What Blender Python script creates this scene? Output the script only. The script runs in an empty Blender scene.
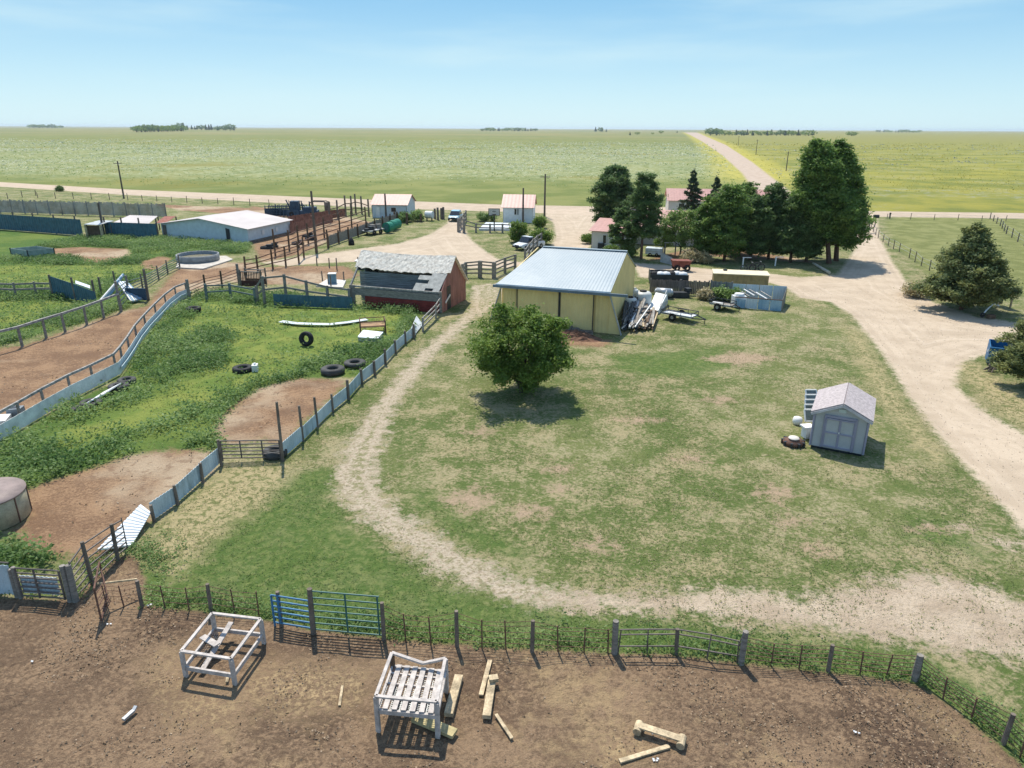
import bpy, math, random
import numpy as np
from mathutils import Vector, Matrix
R = math.radians
PI = math.pi
rnd = random.Random(7)
rng = np.random.default_rng(11)
S = bpy.context.scene
COL = S.collection

# ---------------------------------------------------------------- camera
CAMH = 15.0
F = 705.0
PITCH = math.atan(256 / F)
ROLL = R(0.28)
cd = bpy.data.cameras.new('camera')
cd.lens = F / 1024 * 36
cd.sensor_width = 36
cd.clip_start = 0.1
cd.clip_end = 60000
cam = bpy.data.objects.new('camera', cd)
COL.objects.link(cam)
cam.matrix_world = Matrix.Translation((0, 0, CAMH)) @ Matrix.Rotation(PI / 2 - PITCH, 4, 'X') @ Matrix.Rotation(ROLL, 4, 'Z')
S.camera = cam

# ---------------------------------------------------------------- sky, sun, exposure
SUN_EL, SUN_ROT = R(60), R(-16)
w = bpy.data.worlds.new("World")
S.world = w
w.use_nodes = True
wn, wl = w.node_tree.nodes, w.node_tree.links
wn.clear()
sky = wn.new('ShaderNodeTexSky')
sky.sky_type = 'NISHITA'
sky.sun_disc = False
sky.sun_elevation = SUN_EL
sky.sun_rotation = SUN_ROT
sky.altitude = 1500
sky.air_density = 1.3
sky.dust_density = 0.7
sky.ozone_density = 2.2
# thin high cloud veil
tc = wn.new('ShaderNodeTexCoord')
mp = wn.new('ShaderNodeMapping')
mp.inputs['Scale'].default_value = (1.5, 1.5, 12)
nz = wn.new('ShaderNodeTexNoise')
nz.inputs['Scale'].default_value = 1.6
nz.inputs['Detail'].default_value = 5
nz.inputs['Roughness'].default_value = 0.5
mr = wn.new('ShaderNodeMapRange')
mr.interpolation_type = 'SMOOTHSTEP'
mr.inputs['From Min'].default_value = 0.45
mr.inputs['From Max'].default_value = 0.78
mr.inputs['To Max'].default_value = 0.6
mx = wn.new('ShaderNodeMix')
mx.data_type = 'RGBA'
mx.inputs['B'].default_value = (3.2, 4.2, 4.5, 1)
bg = wn.new('ShaderNodeBackground')
bg.inputs['Strength'].default_value = 0.15
wo = wn.new('ShaderNodeOutputWorld')
wl.new(tc.outputs['Generated'], mp.inputs['Vector'])
wl.new(mp.outputs[0], nz.inputs['Vector'])
wl.new(nz.outputs['Fac'], mr.inputs['Value'])
wl.new(mr.outputs[0], mx.inputs['Factor'])
# pale blue gradient by elevation, tinted into the low sky
sx = wn.new('ShaderNodeSeparateXYZ'); wl.new(tc.outputs['Generated'], sx.inputs[0])
def _mr(a, b, c, d):
    q = wn.new('ShaderNodeMapRange'); q.interpolation_type = 'SMOOTHSTEP'
    for k_, v_ in (('From Min', a), ('From Max', b), ('To Min', c), ('To Max', d)): q.inputs[k_].default_value = v_
    wl.new(sx.outputs['Z'], q.inputs['Value']); return q
gA = _mr(-0.02, 0.20, 0.0, 1.0); low = wn.new('ShaderNodeMix'); low.data_type = 'RGBA'
low.inputs['A'].default_value = (2.55, 3.75, 4.3, 1); low.inputs['B'].default_value = (.85, 2.2, 3.5, 1)
wl.new(gA.outputs[0], low.inputs['Factor'])
gB = _mr(0.18, 0.6, 0.88, 0.0); sm_ = wn.new('ShaderNodeMix'); sm_.data_type = 'RGBA'
wl.new(gB.outputs[0], sm_.inputs['Factor']); wl.new(sky.outputs[0], sm_.inputs['A']); wl.new(low.outputs['Result'], sm_.inputs['B'])
wl.new(sm_.outputs['Result'], mx.inputs['A'])
wl.new(mx.outputs['Result'], bg.inputs[0])
wl.new(bg.outputs[0], wo.inputs[0])
sd = bpy.data.lights.new('sun', 'SUN')
sd.energy = 4.0
sd.angle = R(0.53)
sd.color = (1.0, 0.935, 0.815)
so = bpy.data.objects.new('sun', sd)
COL.objects.link(so)
sdir = Vector((math.sin(SUN_ROT) * math.cos(SUN_EL), math.cos(SUN_ROT) * math.cos(SUN_EL), math.sin(SUN_EL)))
so.rotation_euler = sdir.to_track_quat('Z', 'Y').to_euler()
so.location = (0, 0, 60)
vs = S.view_settings
vs.view_transform = 'Standard'
vs.look = 'None'
vs.exposure = 0.53
vs.gamma = 1
vs.use_curve_mapping = False
S.cycles.max_bounces = 6
S.cycles.volume_bounces = 0
S.cycles.transparent_max_bounces = 8

# ---------------------------------------------------------------- pixel of the photograph -> point on the ground
_M = np.array(cam.matrix_world.to_3x3())
def P(u, v, z=0.0):
    d = _M @ np.array([(u - 512) / F, -(v - 384) / F, -1.0])
    t = (z - CAMH) / d[2]
    return Vector((d[0] * t, d[1] * t, z))
def PP(l, z=0.0): return [P(u, v, z) for u, v in l]
def hz(u, vb, vt):                                   # height of an upright thing with its foot at (u, vb) and top at row vt
    b = P(u, vb)
    lo, hi = 0.0, 40.0
    for _ in range(40):
        m = (lo + hi) / 2
        q = _M.T @ np.array([b.x, b.y, m - CAMH])
        row = 384 + F * q[1] / q[2]
        if row > vt: lo = m
        else: hi = m
    return lo
def lerp(a, b, t): return a + (b - a) * t
def along(pts, step):                                # points every `step` metres on a polyline
    out = [pts[0].copy()]
    for a, b in zip(pts, pts[1:]):
        n = max(1, round((b - a).length / step))
        out += [lerp(a, b, k / n) for k in range(1, n + 1)]
    return out

# ---------------------------------------------------------------- materials
MATS = {}
def mat(name, col, rough=0.8, metal=0.0, var=0.25, scale=2.0, bump=0.0, col2=None, fine=18.0, spec=0.3, stretch=(1, 1, 1)):
    if name in MATS: return MATS[name]
    m = bpy.data.materials.new(name)
    m.use_nodes = True
    n, l = m.node_tree.nodes, m.node_tree.links
    b = n['Principled BSDF']
    b.inputs['Roughness'].default_value = rough
    b.inputs['Metallic'].default_value = metal
    b.inputs['Specular IOR Level'].default_value = spec
    t = n.new('ShaderNodeTexCoord')
    mp = n.new('ShaderNodeMapping'); mp.inputs['Scale'].default_value = stretch
    l.new(t.outputs['Object'], mp.inputs[0])
    a = n.new('ShaderNodeTexNoise'); a.inputs['Scale'].default_value = scale; a.inputs['Detail'].default_value = 6
    f = n.new('ShaderNodeTexNoise'); f.inputs['Scale'].default_value = fine; f.inputs['Detail'].default_value = 3
    l.new(mp.outputs[0], a.inputs['Vector']); l.new(mp.outputs[0], f.inputs['Vector'])
    ad = n.new('ShaderNodeMath'); ad.operation = 'MULTIPLY_ADD'; ad.inputs[1].default_value = 0.5
    l.new(f.outputs['Fac'], ad.inputs[0]); l.new(a.outputs['Fac'], ad.inputs[2])
    mr = n.new('ShaderNodeMapRange'); mr.inputs['From Min'].default_value = 0.55; mr.inputs['From Max'].default_value = 0.95
    l.new(ad.outputs[0], mr.inputs['Value'])
    mx = n.new('ShaderNodeMix'); mx.data_type = 'RGBA'
    c2 = col2 if col2 else tuple(c * (1 - var) for c in col)
    c1 = col if col2 else tuple(min(1, c * (1 + var * 0.5)) for c in col)
    mx.inputs['A'].default_value = (*c1, 1); mx.inputs['B'].default_value = (*c2, 1)
    l.new(mr.outputs[0], mx.inputs['Factor']); l.new(mx.outputs['Result'], b.inputs['Base Color'])
    if bump:
        bp = n.new('ShaderNodeBump'); bp.inputs['Strength'].default_value = bump; bp.inputs['Distance'].default_value = 0.02
        l.new(ad.outputs[0], bp.inputs['Height']); l.new(bp.outputs[0], b.inputs['Normal'])
    MATS[name] = m
    return m
def leafmat(name, col, col2, trans=0.25):            # colour varies leaf by leaf with the mesh's own random tint
    m = bpy.data.materials.new(name); m.use_nodes = True
    n, l = m.node_tree.nodes, m.node_tree.links
    b = n['Principled BSDF']; b.inputs['Roughness'].default_value = 0.55; b.inputs['Specular IOR Level'].default_value = 0.25
    at = n.new('ShaderNodeAttribute'); at.attribute_name = 'tint'
    mx = n.new('ShaderNodeMix'); mx.data_type = 'RGBA'
    mx.inputs['A'].default_value = (*col, 1); mx.inputs['B'].default_value = (*col2, 1)
    l.new(at.outputs['Fac'], mx.inputs['Factor']); l.new(mx.outputs['Result'], b.inputs['Base Color'])
    tr = n.new('ShaderNodeBsdfTranslucent'); l.new(mx.outputs['Result'], tr.inputs[0])
    ms = n.new('ShaderNodeMixShader'); ms.inputs[0].default_value = trans
    l.new(b.outputs[0], ms.inputs[1]); l.new(tr.outputs[0], ms.inputs[2])
    l.new(ms.outputs[0], n['Material Output'].inputs[0])
    MATS[name] = m
    return m
W_OLD = mat('weathered_wood', (0.26, 0.235, 0.205), 0.9, bump=0.4, var=0.45, scale=3, stretch=(1, 1, 6))
W_BROWN = mat('brown_wood', (0.13, 0.085, 0.055), 0.9, bump=0.4, var=0.4)
W_POST = mat('dark_post_wood', (0.19, 0.155, 0.125), 0.9, bump=0.4, var=0.4)
W_GREY = mat('silver_grey_wood', (0.33, 0.315, 0.29), 0.9, bump=0.5, var=0.5, scale=4)
W_NEW = mat('pale_lumber', (0.52, 0.41, 0.26), 0.85, bump=0.4, var=0.5, scale=4)
W_WHITE = mat('white_washed_wood', (0.50, 0.45, 0.41), 0.8, bump=0.4, var=0.3, scale=6)
M_RUST = mat('rusty_steel', (0.16, 0.085, 0.06), 0.8, var=0.4)
M_PIPE = mat('dark_pipe', (0.15, 0.125, 0.11), 0.6, var=0.4)
M_BLUE = mat('blue_gate_paint', (0.05, 0.20, 0.36), 0.5, var=0.25)
M_GREEN = mat('green_gate_paint', (0.05, 0.16, 0.14), 0.5, var=0.25)
M_TEAL = mat('teal_sheet', (0.05, 0.125, 0.17), 0.5, var=0.3)
M_TEALPIPE = mat('faded_teal_pipe', (0.13, 0.17, 0.17), 0.7, var=0.4)
M_SKY = mat('faded_blue_sheet', (0.56, 0.66, 0.70), 0.45, var=0.3, scale=1.5, col2=(0.38, 0.47, 0.51))
M_SKY2 = mat('streaked_blue_sheet', (0.50, 0.62, 0.68), 0.5, var=0.4, scale=2.2, fine=9, col2=(0.26, 0.34, 0.36), stretch=(1, 1, .25))
M_WSHEET = mat('white_sheet_metal', (0.62, 0.66, 0.68), 0.45, var=0.15)
M_GALV = mat('galvanised', (0.42, 0.44, 0.45), 0.45, 0.4, var=0.3)
M_BLACK = mat('black_rubber', (0.022, 0.022, 0.024), 0.75, var=0.5)
M_DARK = mat('dark_metal', (0.03, 0.035, 0.04), 0.5, var=0.3)
M_GLASS = mat('dark_glass', (0.02, 0.025, 0.03), 0.1, var=0.1, spec=0.6)
M_WHITE = mat('white_paint', (0.72, 0.72, 0.70), 0.6, var=0.12)
M_CREAM = mat('cream_siding', (0.62, 0.58, 0.52), 0.7, var=0.1)
M_PINK = mat('pink_metal_roof', (0.45, 0.235, 0.20), 0.5, var=0.15)
M_CONC = mat('concrete', (0.50, 0.46, 0.40), 0.9, var=0.25, bump=0.3)

# ---------------------------------------------------------------- mesh builder
class MB:
    def __init__(s): s.v, s.f = [], []
    def add(s, vs, fs):
        o = len(s.v); s.v += [tuple(v) for v in vs]; s.f += [tuple(i + o for i in f) for f in fs]; return s
    def bar(s, a, b, w, h=None, up=(0, 0, 1), roll=0):             # a straight bar of rectangular section
        a, b = Vector(a), Vector(b); h = w if h is None else h
        d = (b - a).normalized(); u = Vector(up)
        if abs(d.dot(u)) > 0.97: u = Vector((0, 1, 0))
        x = d.cross(u).normalized(); y = x.cross(d).normalized()
        if roll: x, y = x * math.cos(roll) + y * math.sin(roll), y * math.cos(roll) - x * math.sin(roll)
        vs = [p + x * (i * w / 2) + y * (j * h / 2) for p in (a, b) for i, j in ((-1, -1), (1, -1), (1, 1), (-1, 1))]
        return s.add(vs, [(0, 3, 2, 1), (4, 5, 6, 7), (0, 1, 5, 4), (1, 2, 6, 5), (2, 3, 7, 6), (3, 0, 4, 7)])
    def tube(s, a, b, r0, r1=None, n=7):
        a, b = Vector(a), Vector(b); r1 = r0 if r1 is None else r1
        d = (b - a).normalized(); u = Vector((0, 0, 1)) if abs(d.z) < 0.95 else Vector((0, 1, 0))
        x = d.cross(u).normalized(); y = x.cross(d)
        c = [(math.cos(2 * PI * k / n), math.sin(2 * PI * k / n)) for k in range(n)]
        vs = [a + (x * i + y * j) * r0 for i, j in c] + [b + (x * i + y * j) * r1 for i, j in c]
        fs = [(k, (k + 1) % n, n + (k + 1) % n, n + k) for k in range(n)]
        return s.add(vs, fs + [tuple(range(n))[::-1], tuple(range(n, 2 * n))])
    def path(s, pts, r, n=6):
        for a, b in zip(pts, pts[1:]): s.tube(a, b, r, r, n)
        return s
    def box(s, c, sx, sy, sz, rz=0):                               # c is the centre of its underside
        c = Vector(c); ca, sa = math.cos(rz), math.sin(rz)
        vs = []
        for z in (0, sz):
            for i, j in ((-1, -1), (1, -1), (1, 1), (-1, 1)):
                x, y = i * sx / 2, j * sy / 2
                vs.append((c.x + x * ca - y * sa, c.y + x * sa + y * ca, c.z + z))
        return s.add(vs, [(0, 3, 2, 1), (4, 5, 6, 7), (0, 1, 5, 4), (1, 2, 6, 5), (2, 3, 7, 6), (3, 0, 4, 7)])
    def slab(s, pts, t):                                           # flat polygon with thickness t along its normal
        pts = [Vector(p) for p in pts]; n = (pts[1] - pts[0]).cross(pts[2] - pts[0]).normalized()
        k = len(pts); lo = [p - n * t for p in pts]
        fs = [tuple(range(k)), tuple(range(k, 2 * k))[::-1]] + [(i, i + k, (i + 1) % k + k, (i + 1) % k) for i in range(k)]
        return s.add(pts + lo, fs)
    def corr(s, a, b, z0, z1, pitch=0.25, amp=0.03, th=0.02, ruff=0.0):   # upright corrugated sheet from a to b
        a, b = Vector(a), Vector(b); d = b - a; d.z = 0; L = d.length; d.normalize(); nrm = Vector((d.y, -d.x, 0))
        n = max(2, int(L / pitch * 2)); vs = []; fs = []
        for k in range(n + 1):
            t = k / n; p = a.lerp(b, t); off = amp * (1 if k % 2 else -1)
            zt = (z1[0] + (z1[1] - z1[0]) * t if isinstance(z1, tuple) else z1) + rnd.uniform(-ruff, ruff)
            for o2 in (off, off - th):
                q = p + nrm * o2
                vs += [(q.x, q.y, z0), (q.x, q.y, zt)]
        for k in range(n):
            i = 4 * k
            fs += [(i, i + 4, i + 5, i + 1), (i + 2, i + 3, i + 7, i + 6), (i + 1, i + 5, i + 7, i + 3)]
        fs += [(0, 1, 3, 2), (4 * n, 4 * n + 2, 4 * n + 3, 4 * n + 1)]
        return s.add(vs, fs)
    def ridged(s, p00, p10, p01, p11, n, amp, th=0.04):            # sloping ribbed metal roof; ribs run p0x -> p1x
        A, B, C, D = map(Vector, (p00, p10, p01, p11)); nrm = (B - A).cross(C - A).normalized()
        if nrm.z < 0: nrm = -nrm
        vs = []; fs = []
        for k in range(n * 4 + 1):
            t = k / (n * 4); o = amp if k % 4 == 1 or k % 4 == 2 else 0
            a, b = A.lerp(C, t), B.lerp(D, t)
            vs += [a + nrm * o, b + nrm * o, a - nrm * th, b - nrm * th]
        for k in range(n * 4):
            i = 4 * k
            fs += [(i, i + 1, i + 5, i + 4), (i + 2, i + 6, i + 7, i + 3), (i, i + 4, i + 6, i + 2), (i + 1, i + 3, i + 7, i + 5)]
        fs += [(0, 2, 3, 1), (16 * n, 16 * n + 1, 16 * n + 3, 16 * n + 2)]
        return s.add(vs, fs)
    def lathe(s, c, prof, n=24, axis='z', rot=None):               # prof: list of (radius, height)
        c = Vector(c); vs = []; m = len(prof)
        for k in range(n):
            a = 2 * PI * k / n
            for r, h in prof:
                p = Vector((r * math.cos(a), r * math.sin(a), h))
                if rot: p = rot @ p
                vs.append(c + p)
        fs = [(k * m + i, ((k + 1) % n) * m + i, ((k + 1) % n) * m + i + 1, k * m + i + 1) for k in range(n) for i in range(m - 1)]
        return s.add(vs, fs)
    def tyre(s, c, R0, r, wd, rot=None, n=28):
        pr = []
        for k in range(11):
            a = 2 * PI * k / 10
            x = math.cos(a); y = math.sin(a)
            pr.append((R0 - r + r * math.copysign(abs(x) ** 0.7, x), wd / 2 * math.copysign(abs(y) ** 0.6, y)))
        return s.lathe(c, pr, n, rot=rot)
    def build(s, name, m, parent=None, smooth=False):
        me = bpy.data.meshes.new(name)
        off = Vector(parent.location) if parent and parent.parent is None else Vector((0, 0, 0))
        if parent and parent.parent is not None:
            off = Vector(parent.parent.location)
        vs = [(v[0] - off.x, v[1] - off.y, v[2] - off.z) for v in s.v]
        me.from_pydata(vs, [], s.f)
        me.update()
        if smooth:
            me.polygons.foreach_set('use_smooth', [True] * len(me.polygons))
        me.materials.append(m)
        o = bpy.data.objects.new(name, me); COL.objects.link(o)
        if parent: o.parent = parent
        return o
def tag(o, label=None, cat=None, group=None, kind=None):
    if label: o['label'] = label
    if cat: o['category'] = cat
    if group: o['group'] = group
    if kind: o['kind'] = kind
    return o
def thing(name, loc, label, cat, group=None):
    o = bpy.data.objects.new(name, None); COL.objects.link(o)
    o.location = Vector(loc); o.empty_display_size = 0.3
    return tag(o, label, cat, group)
def single(name, mb, m, label, cat, group=None, smooth=False):
    c = Vector((sum(v[0] for v in mb.v) / len(mb.v), sum(v[1] for v in mb.v) / len(mb.v), min(v[2] for v in mb.v)))
    mb.v = [(v[0] - c.x, v[1] - c.y, v[2] - c.z) for v in mb.v]
    o = mb.build(name, m, None, smooth); o.location = c
    return tag(o, label, cat, group)
def copy_tree(o, parent=None):
    c = o.copy(); COL.objects.link(c); c.parent = parent
    for ch in list(o.children): copy_tree(ch, c)
    return c
# ---------------------------------------------------------------- the ground: one fine sheet, cut into its surfaces
def axis(lo, hi, d, far, g):
    a = list(np.arange(lo, hi + 1e-6, d)); x, s = hi, d
    while x < far: s *= g; x += s; a.append(x)
    x, s = lo, d
    b = []
    end = -far if lo < -20 else -60
    while x > end: s *= g; x -= s; b.append(x)
    return np.array(b[::-1] + a)
GX = axis(-62, 62, 0.36, 15000, 1.055)
GY = axis(8, 118, 0.32, 15000, 1.03)
XX, YY = np.meshgrid(GX, GY)
PX = XX.ravel(); PY = YY.ravel()
def sdf(poly):                                       # signed distance in metres, positive inside
    p = np.array([(q.x, q.y) for q in poly]); n = len(p)
    d = np.full(PX.shape, 1e9); ins = np.zeros(PX.shape, bool)
    for i in range(n):
        a, b = p[i], p[(i + 1) % n]
        e = b - a; L = e @ e
        if L < 1e-9: continue
        t = np.clip(((PX - a[0]) * e[0] + (PY - a[1]) * e[1]) / L, 0, 1)
        d = np.minimum(d, np.hypot(PX - a[0] - t * e[0], PY - a[1] - t * e[1]))
        if a[1] != b[1]:
            c = (a[1] > PY) != (b[1] > PY)
            xi = a[0] + (PY - a[1]) * (b[0] - a[0]) / (b[1] - a[1])
            ins ^= c & (PX < xi)
    return np.where(ins, d, -d)
def sdl(px, widths):                                 # signed distance to a band along a polyline
    pts = PP(px); d = np.full(PX.shape, -1e9)
    for (a, b, w0, w1) in zip(pts, pts[1:], widths, widths[1:]):
        e = np.array([b.x - a.x, b.y - a.y]); L = e @ e
        t = np.clip(((PX - a.x) * e[0] + (PY - a.y) * e[1]) / L, 0, 1)
        d = np.maximum(d, (w0 + (w1 - w0) * t) - np.hypot(PX - a.x - t * e[0], PY - a.y - t * e[1]))
    return d
def U(*a):
    o = a[0]
    for b in a[1:]: o = np.maximum(o, b)
    return o
def S_(px): return sdf(PP(px))
road_top = [(-900, 130.2), (-500, 150), (0, 182), (128, 189.5), (250, 194.5), (380, 200), (500, 204.5), (600, 206.5), (760, 208), (860, 211), (1024, 213), (1500, 218), (2600, 226)]
road_bot = [(2600, 234), (1500, 224.5), (1024, 218.5), (860, 216.5), (760, 217), (600, 215), (500, 211.5), (380, 208), (250, 201.5), (128, 195), (0, 186.5), (-500, 153.5), (-900, 131.6)]
sd_road = S_(road_top + road_bot)
sd_side = S_([(684, 132.4), (690, 135), (703, 142), (722, 155), (742, 173), (752, 187), (757, 198), (756, 209), (808, 211), (795, 196), (778, 182), (752, 162), (726, 145), (707, 137), (697, 132.6)])
sd_drive = U(
    S_([(846, 212), (876, 214), (880, 238), (893, 262), (912, 290), (935, 302), (975, 316), (1040, 325), (1150, 340), (1150, 354), (990, 352), (962, 362), (955, 385), (985, 412), (1040, 442), (1240, 530), (1240, 660), (1030, 537), (1000, 503), (955, 455), (915, 405), (880, 350), (852, 315), (830, 301), (800, 297), (785, 287), (768, 282), (710, 282), (640, 277), (632, 262), (690, 267), (760, 272), (800, 277), (838, 274), (846, 262), (856, 248), (852, 236)]),
    S_([(462, 208), (452, 214), (446, 224), (430, 234), (400, 243), (350, 250), (300, 256), (262, 262), (285, 266), (330, 262), (380, 261), (455, 264), (470, 268), (505, 268), (540, 262), (548, 252), (520, 262), (500, 260), (480, 247), (468, 236), (463, 222)]),
    S_([(548, 208), (610, 210), (603, 222), (595, 238), (586, 252), (548, 252), (556, 236), (553, 222), (545, 216)]))
sd_track = U(
    sdl([(505, 290), (478, 308), (455, 328), (425, 355), (400, 385), (380, 415), (362, 450), (355, 480), (370, 505), (405, 530), (450, 562), (500, 584), (560, 600), (640, 606)],
        [.65, .6, .6, .6, .6, .65, .9, .9, 0.75, .7, .75, .65, .5, .2]),
    S_([(470, 285), (512, 280), (508, 300), (480, 318), (468, 312)]) - 0.3,
    S_([(690, 600), (700, 596), (700, 608), (690, 610)]))
sd_tan = U(S_([(690, 590), (750, 590), (800, 600), (880, 578), (940, 572), (1000, 590), (1060, 620), (1060, 660), (960, 652), (880, 640), (820, 628), (740, 622), (690, 612), (610, 610), (560, 607), (560, 597)]), S_([(960, 540), (1010, 535), (1060, 550), (1060, 560), (1000, 548)]) - .3, S_([(930, 520), (985, 527), (960, 534)]) - .3)
sd_corral = S_([(-160, 596), (20, 598), (70, 600), (92, 578), (118, 556), (136, 556), (146, 580), (142, 604), (211, 611), (282, 622), (313, 629), (384, 638), (457, 644), (532, 648), (614, 653), (676, 654), (741, 663), (828, 672), (914, 682), (960, 712), (1004, 750), (1080, 810), (1500, 1300), (-500, 1300)])
sd_pen = U(
    S_([(24, 492), (60, 478), (95, 467), (130, 456), (165, 450), (207, 450), (217, 462), (200, 481), (176, 502), (153, 520), (120, 545), (96, 566), (70, 556), (40, 552), (15, 538), (20, 510)]),
    S_([(222, 418), (240, 400), (260, 388), (300, 378), (347, 380), (334, 396), (306, 420), (286, 445), (262, 440), (225, 445), (214, 434)]),
    S_([(-160, 425), (0, 348), (24, 346), (86, 324), (122, 311), (146, 306), (158, 290), (178, 268), (215, 262), (252, 262), (262, 266), (240, 270), (222, 284), (190, 291), (168, 304), (150, 320), (136, 345), (118, 364), (76, 388), (26, 418), (-160, 520)]),
    S_([(222, 274), (245, 268), (290, 266), (345, 266), (360, 275), (330, 284), (250, 284), (215, 280)]),
    S_([(250, 236), (262, 224), (250, 206), (330, 214), (372, 222), (330, 240), (300, 254), (262, 262), (255, 250)]),
    S_([(150, 204), (250, 208), (262, 214), (230, 214), (180, 210)]),
    S_([(38, 249), (80, 247), (128, 249), (132, 258), (100, 263), (70, 258), (40, 256)]),
    S_([(140, 262), (160, 256), (172, 258), (160, 268), (146, 270)]),
    S_([(545, 322), (600, 338), (618, 340), (606, 348), (548, 346)]) - 0.2,
    S_([(640, 262), (700, 256), (800, 262), (838, 266), (800, 258), (730, 248), (700, 246), (660, 254)]) - 0.4)
sd_lush = U(
    S_([(-100, 560), (-60, 420), (0, 442), (60, 408), (122, 378), (136, 352), (160, 318), (190, 296), (240, 288), (330, 302), (420, 310), (414, 332), (360, 376), (300, 378), (258, 388), (222, 416), (214, 436), (222, 450), (165, 449), (130, 455), (95, 466), (60, 477), (24, 490), (-20, 500)]),
    S_([(-30, 540), (10, 540), (38, 555), (60, 565), (22, 570), (-30, 570)]),
    S_([(-260, 300), (-260, 233), (0, 230), (84, 237), (160, 238), (250, 246), (244, 254), (180, 256), (120, 290), (145, 300), (86, 322), (0, 346), (-100, 385)]))
sd_strip = sdl([(150, 590), (211, 602), (282, 612), (384, 628), (457, 634), (532, 640), (614, 643), (676, 643), (741, 652), (828, 662), (914, 670), (960, 700), (1010, 740), (1100, 800)], [2.2, 1.9, 1.8, 1.7, 1.4, 1.2, 1.1, 1.0, 0.9, 0.9, 0.8, 0.8, 1.0, 1.0])
sd_low = U(S_([(170, 345), (200, 300), (300, 308), (405, 314), (395, 335), (330, 352), (290, 370), (250, 382), (215, 400), (150, 425), (95, 445), (50, 455), (60, 432), (120, 412), (180, 388), (225, 362), (232, 338), (205, 325)]),
    S_([(-100, 330), (0, 330), (40, 318), (100, 300), (40, 300), (-100, 304)]), S_([(-100, 290), (60, 290), (150, 272), (180, 262), (100, 264), (0, 264), (-100, 270)]) - .5)
sd_green = U(sd_strip, S_([(150, 588), (210, 545), (262, 500), (300, 470), (340, 470), (330, 500), (352, 528), (400, 560), (440, 585), (500, 600), (600, 612), (620, 640), (380, 625), (280, 610)]),
             S_([(880, 540), (960, 555), (1010, 575), (1010, 560), (960, 520), (900, 500)]) - 0.5, S_([(400, 490), (450, 540), (520, 565), (540, 550), (470, 520), (430, 485)]) - 0.3,
             S_([(600, 355), (720, 345), (760, 360), (700, 380), (620, 375)]) - 0.5)
sd_straw = U(S_([(150, 565), (160, 520), (215, 478), (262, 462), (300, 462), (262, 505), (222, 530), (180, 575)]),
             S_([(200, 440), (225, 455), (285, 458), (300, 470), (200, 500)]) - 0.8,
             S_([(840, 322), (862, 332), (905, 400), (950, 460), (935, 470), (880, 405), (860, 370)]) - 0.2,
             S_([(940, 360), (985, 412), (1040, 442), (1100, 430), (1010, 380), (985, 362)]) - 0.6)
sd_bare = U(*[S_([(u - a, v), (u, v - b), (u + a, v), (u, v + b)]) for u, v, a, b in
              ((560, 468, 16, 6), (530, 512, 22, 8), (775, 492, 20, 9), (815, 548, 18, 6), (740, 358, 40, 7), (935, 528, 30, 4), (470, 500, 26, 14), (690, 460, 14, 5), (560, 490, 10, 4), (790, 520, 14, 5), (640, 420, 24, 4), (720, 400, 20, 4), (480, 430, 14, 4), (600, 545, 20, 4))])
sd_praw = sdf([Vector((-20000, 20000, 0))] + PP([(-900, 130.2)] + road_top[1:-4]) + PP([(756, 209), (752, 187), (742, 173), (722, 155), (703, 142), (690, 135), (684, 131)]) + [Vector((4400, 20000, 0))])
sd_pray = sdf(PP([(697, 131), (707, 137), (726, 145), (752, 162), (778, 182), (795, 196), (803, 209), (860, 211), (1024, 213), (1500, 218), (2600, 226)]) + [Vector((20000, 150, 0)), Vector((20000, 20000, 0)), Vector((4700, 20000, 0))])
sd_past = S_([(884, 222), (896, 246), (935, 280), (1012, 296), (1200, 300), (1600, 300), (1600, 226), (1024, 219), (900, 217)])
# gentle relief
def vnoise(x, y, s, seed):
    r = np.random.default_rng(seed); T = r.random((64, 64))
    fx, fy = x / s, y / s; ix, iy = np.floor(fx).astype(int), np.floor(fy).astype(int); tx, ty = fx - ix, fy - iy
    tx, ty = tx * tx * (3 - 2 * tx), ty * ty * (3 - 2 * ty)
    g = lambda i, j: T[i % 64, j % 64]
    return (g(ix, iy) * (1 - tx) + g(ix + 1, iy) * tx) * (1 - ty) + (g(ix, iy + 1) * (1 - tx) + g(ix + 1, iy + 1) * tx) * ty - 0.5
near = np.clip((170 - PY) / 60, 0, 1)
PZ = near * (vnoise(PX, PY, 1.3, 1) * 0.05 + vnoise(PX, PY, 5, 2) * 0.10)
PZ -= np.clip(sd_drive + 0.3, 0, 0.6) * 0.08
PZ += np.clip(sd_corral, 0, 1) * vnoise(PX, PY, 0.75, 3) * 0.05 - 0.02
far_ = np.clip((PY - 900) / 3000, 0, 1)
PZ += far_ * vnoise(PX, PY, 2600, 5) * 12 * np.clip(-PX / 3000 + 0.4, 0.1, 1)
zfun_x, zfun_y = GX, GY
ZG = PZ.reshape(len(GY), len(GX))
def gz(x, y):
    i = np.clip(np.searchsorted(GX, x) - 1, 0, len(GX) - 2); j = np.clip(np.searchsorted(GY, y) - 1, 0, len(GY) - 2)
    tx = (x - GX[i]) / (GX[i + 1] - GX[i]); ty = (y - GY[j]) / (GY[j + 1] - GY[j])
    return (ZG[j, i] * (1 - tx) + ZG[j, i + 1] * tx) * (1 - ty) + (ZG[j + 1, i] * (1 - tx) + ZG[j + 1, i + 1] * tx) * ty
def fld(a, x, y):
    i = np.clip(np.searchsorted(GX, x) - 1, 0, len(GX) - 2); j = np.clip(np.searchsorted(GY, y) - 1, 0, len(GY) - 2)
    return a.reshape(len(GY), len(GX))[j, i]

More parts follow.
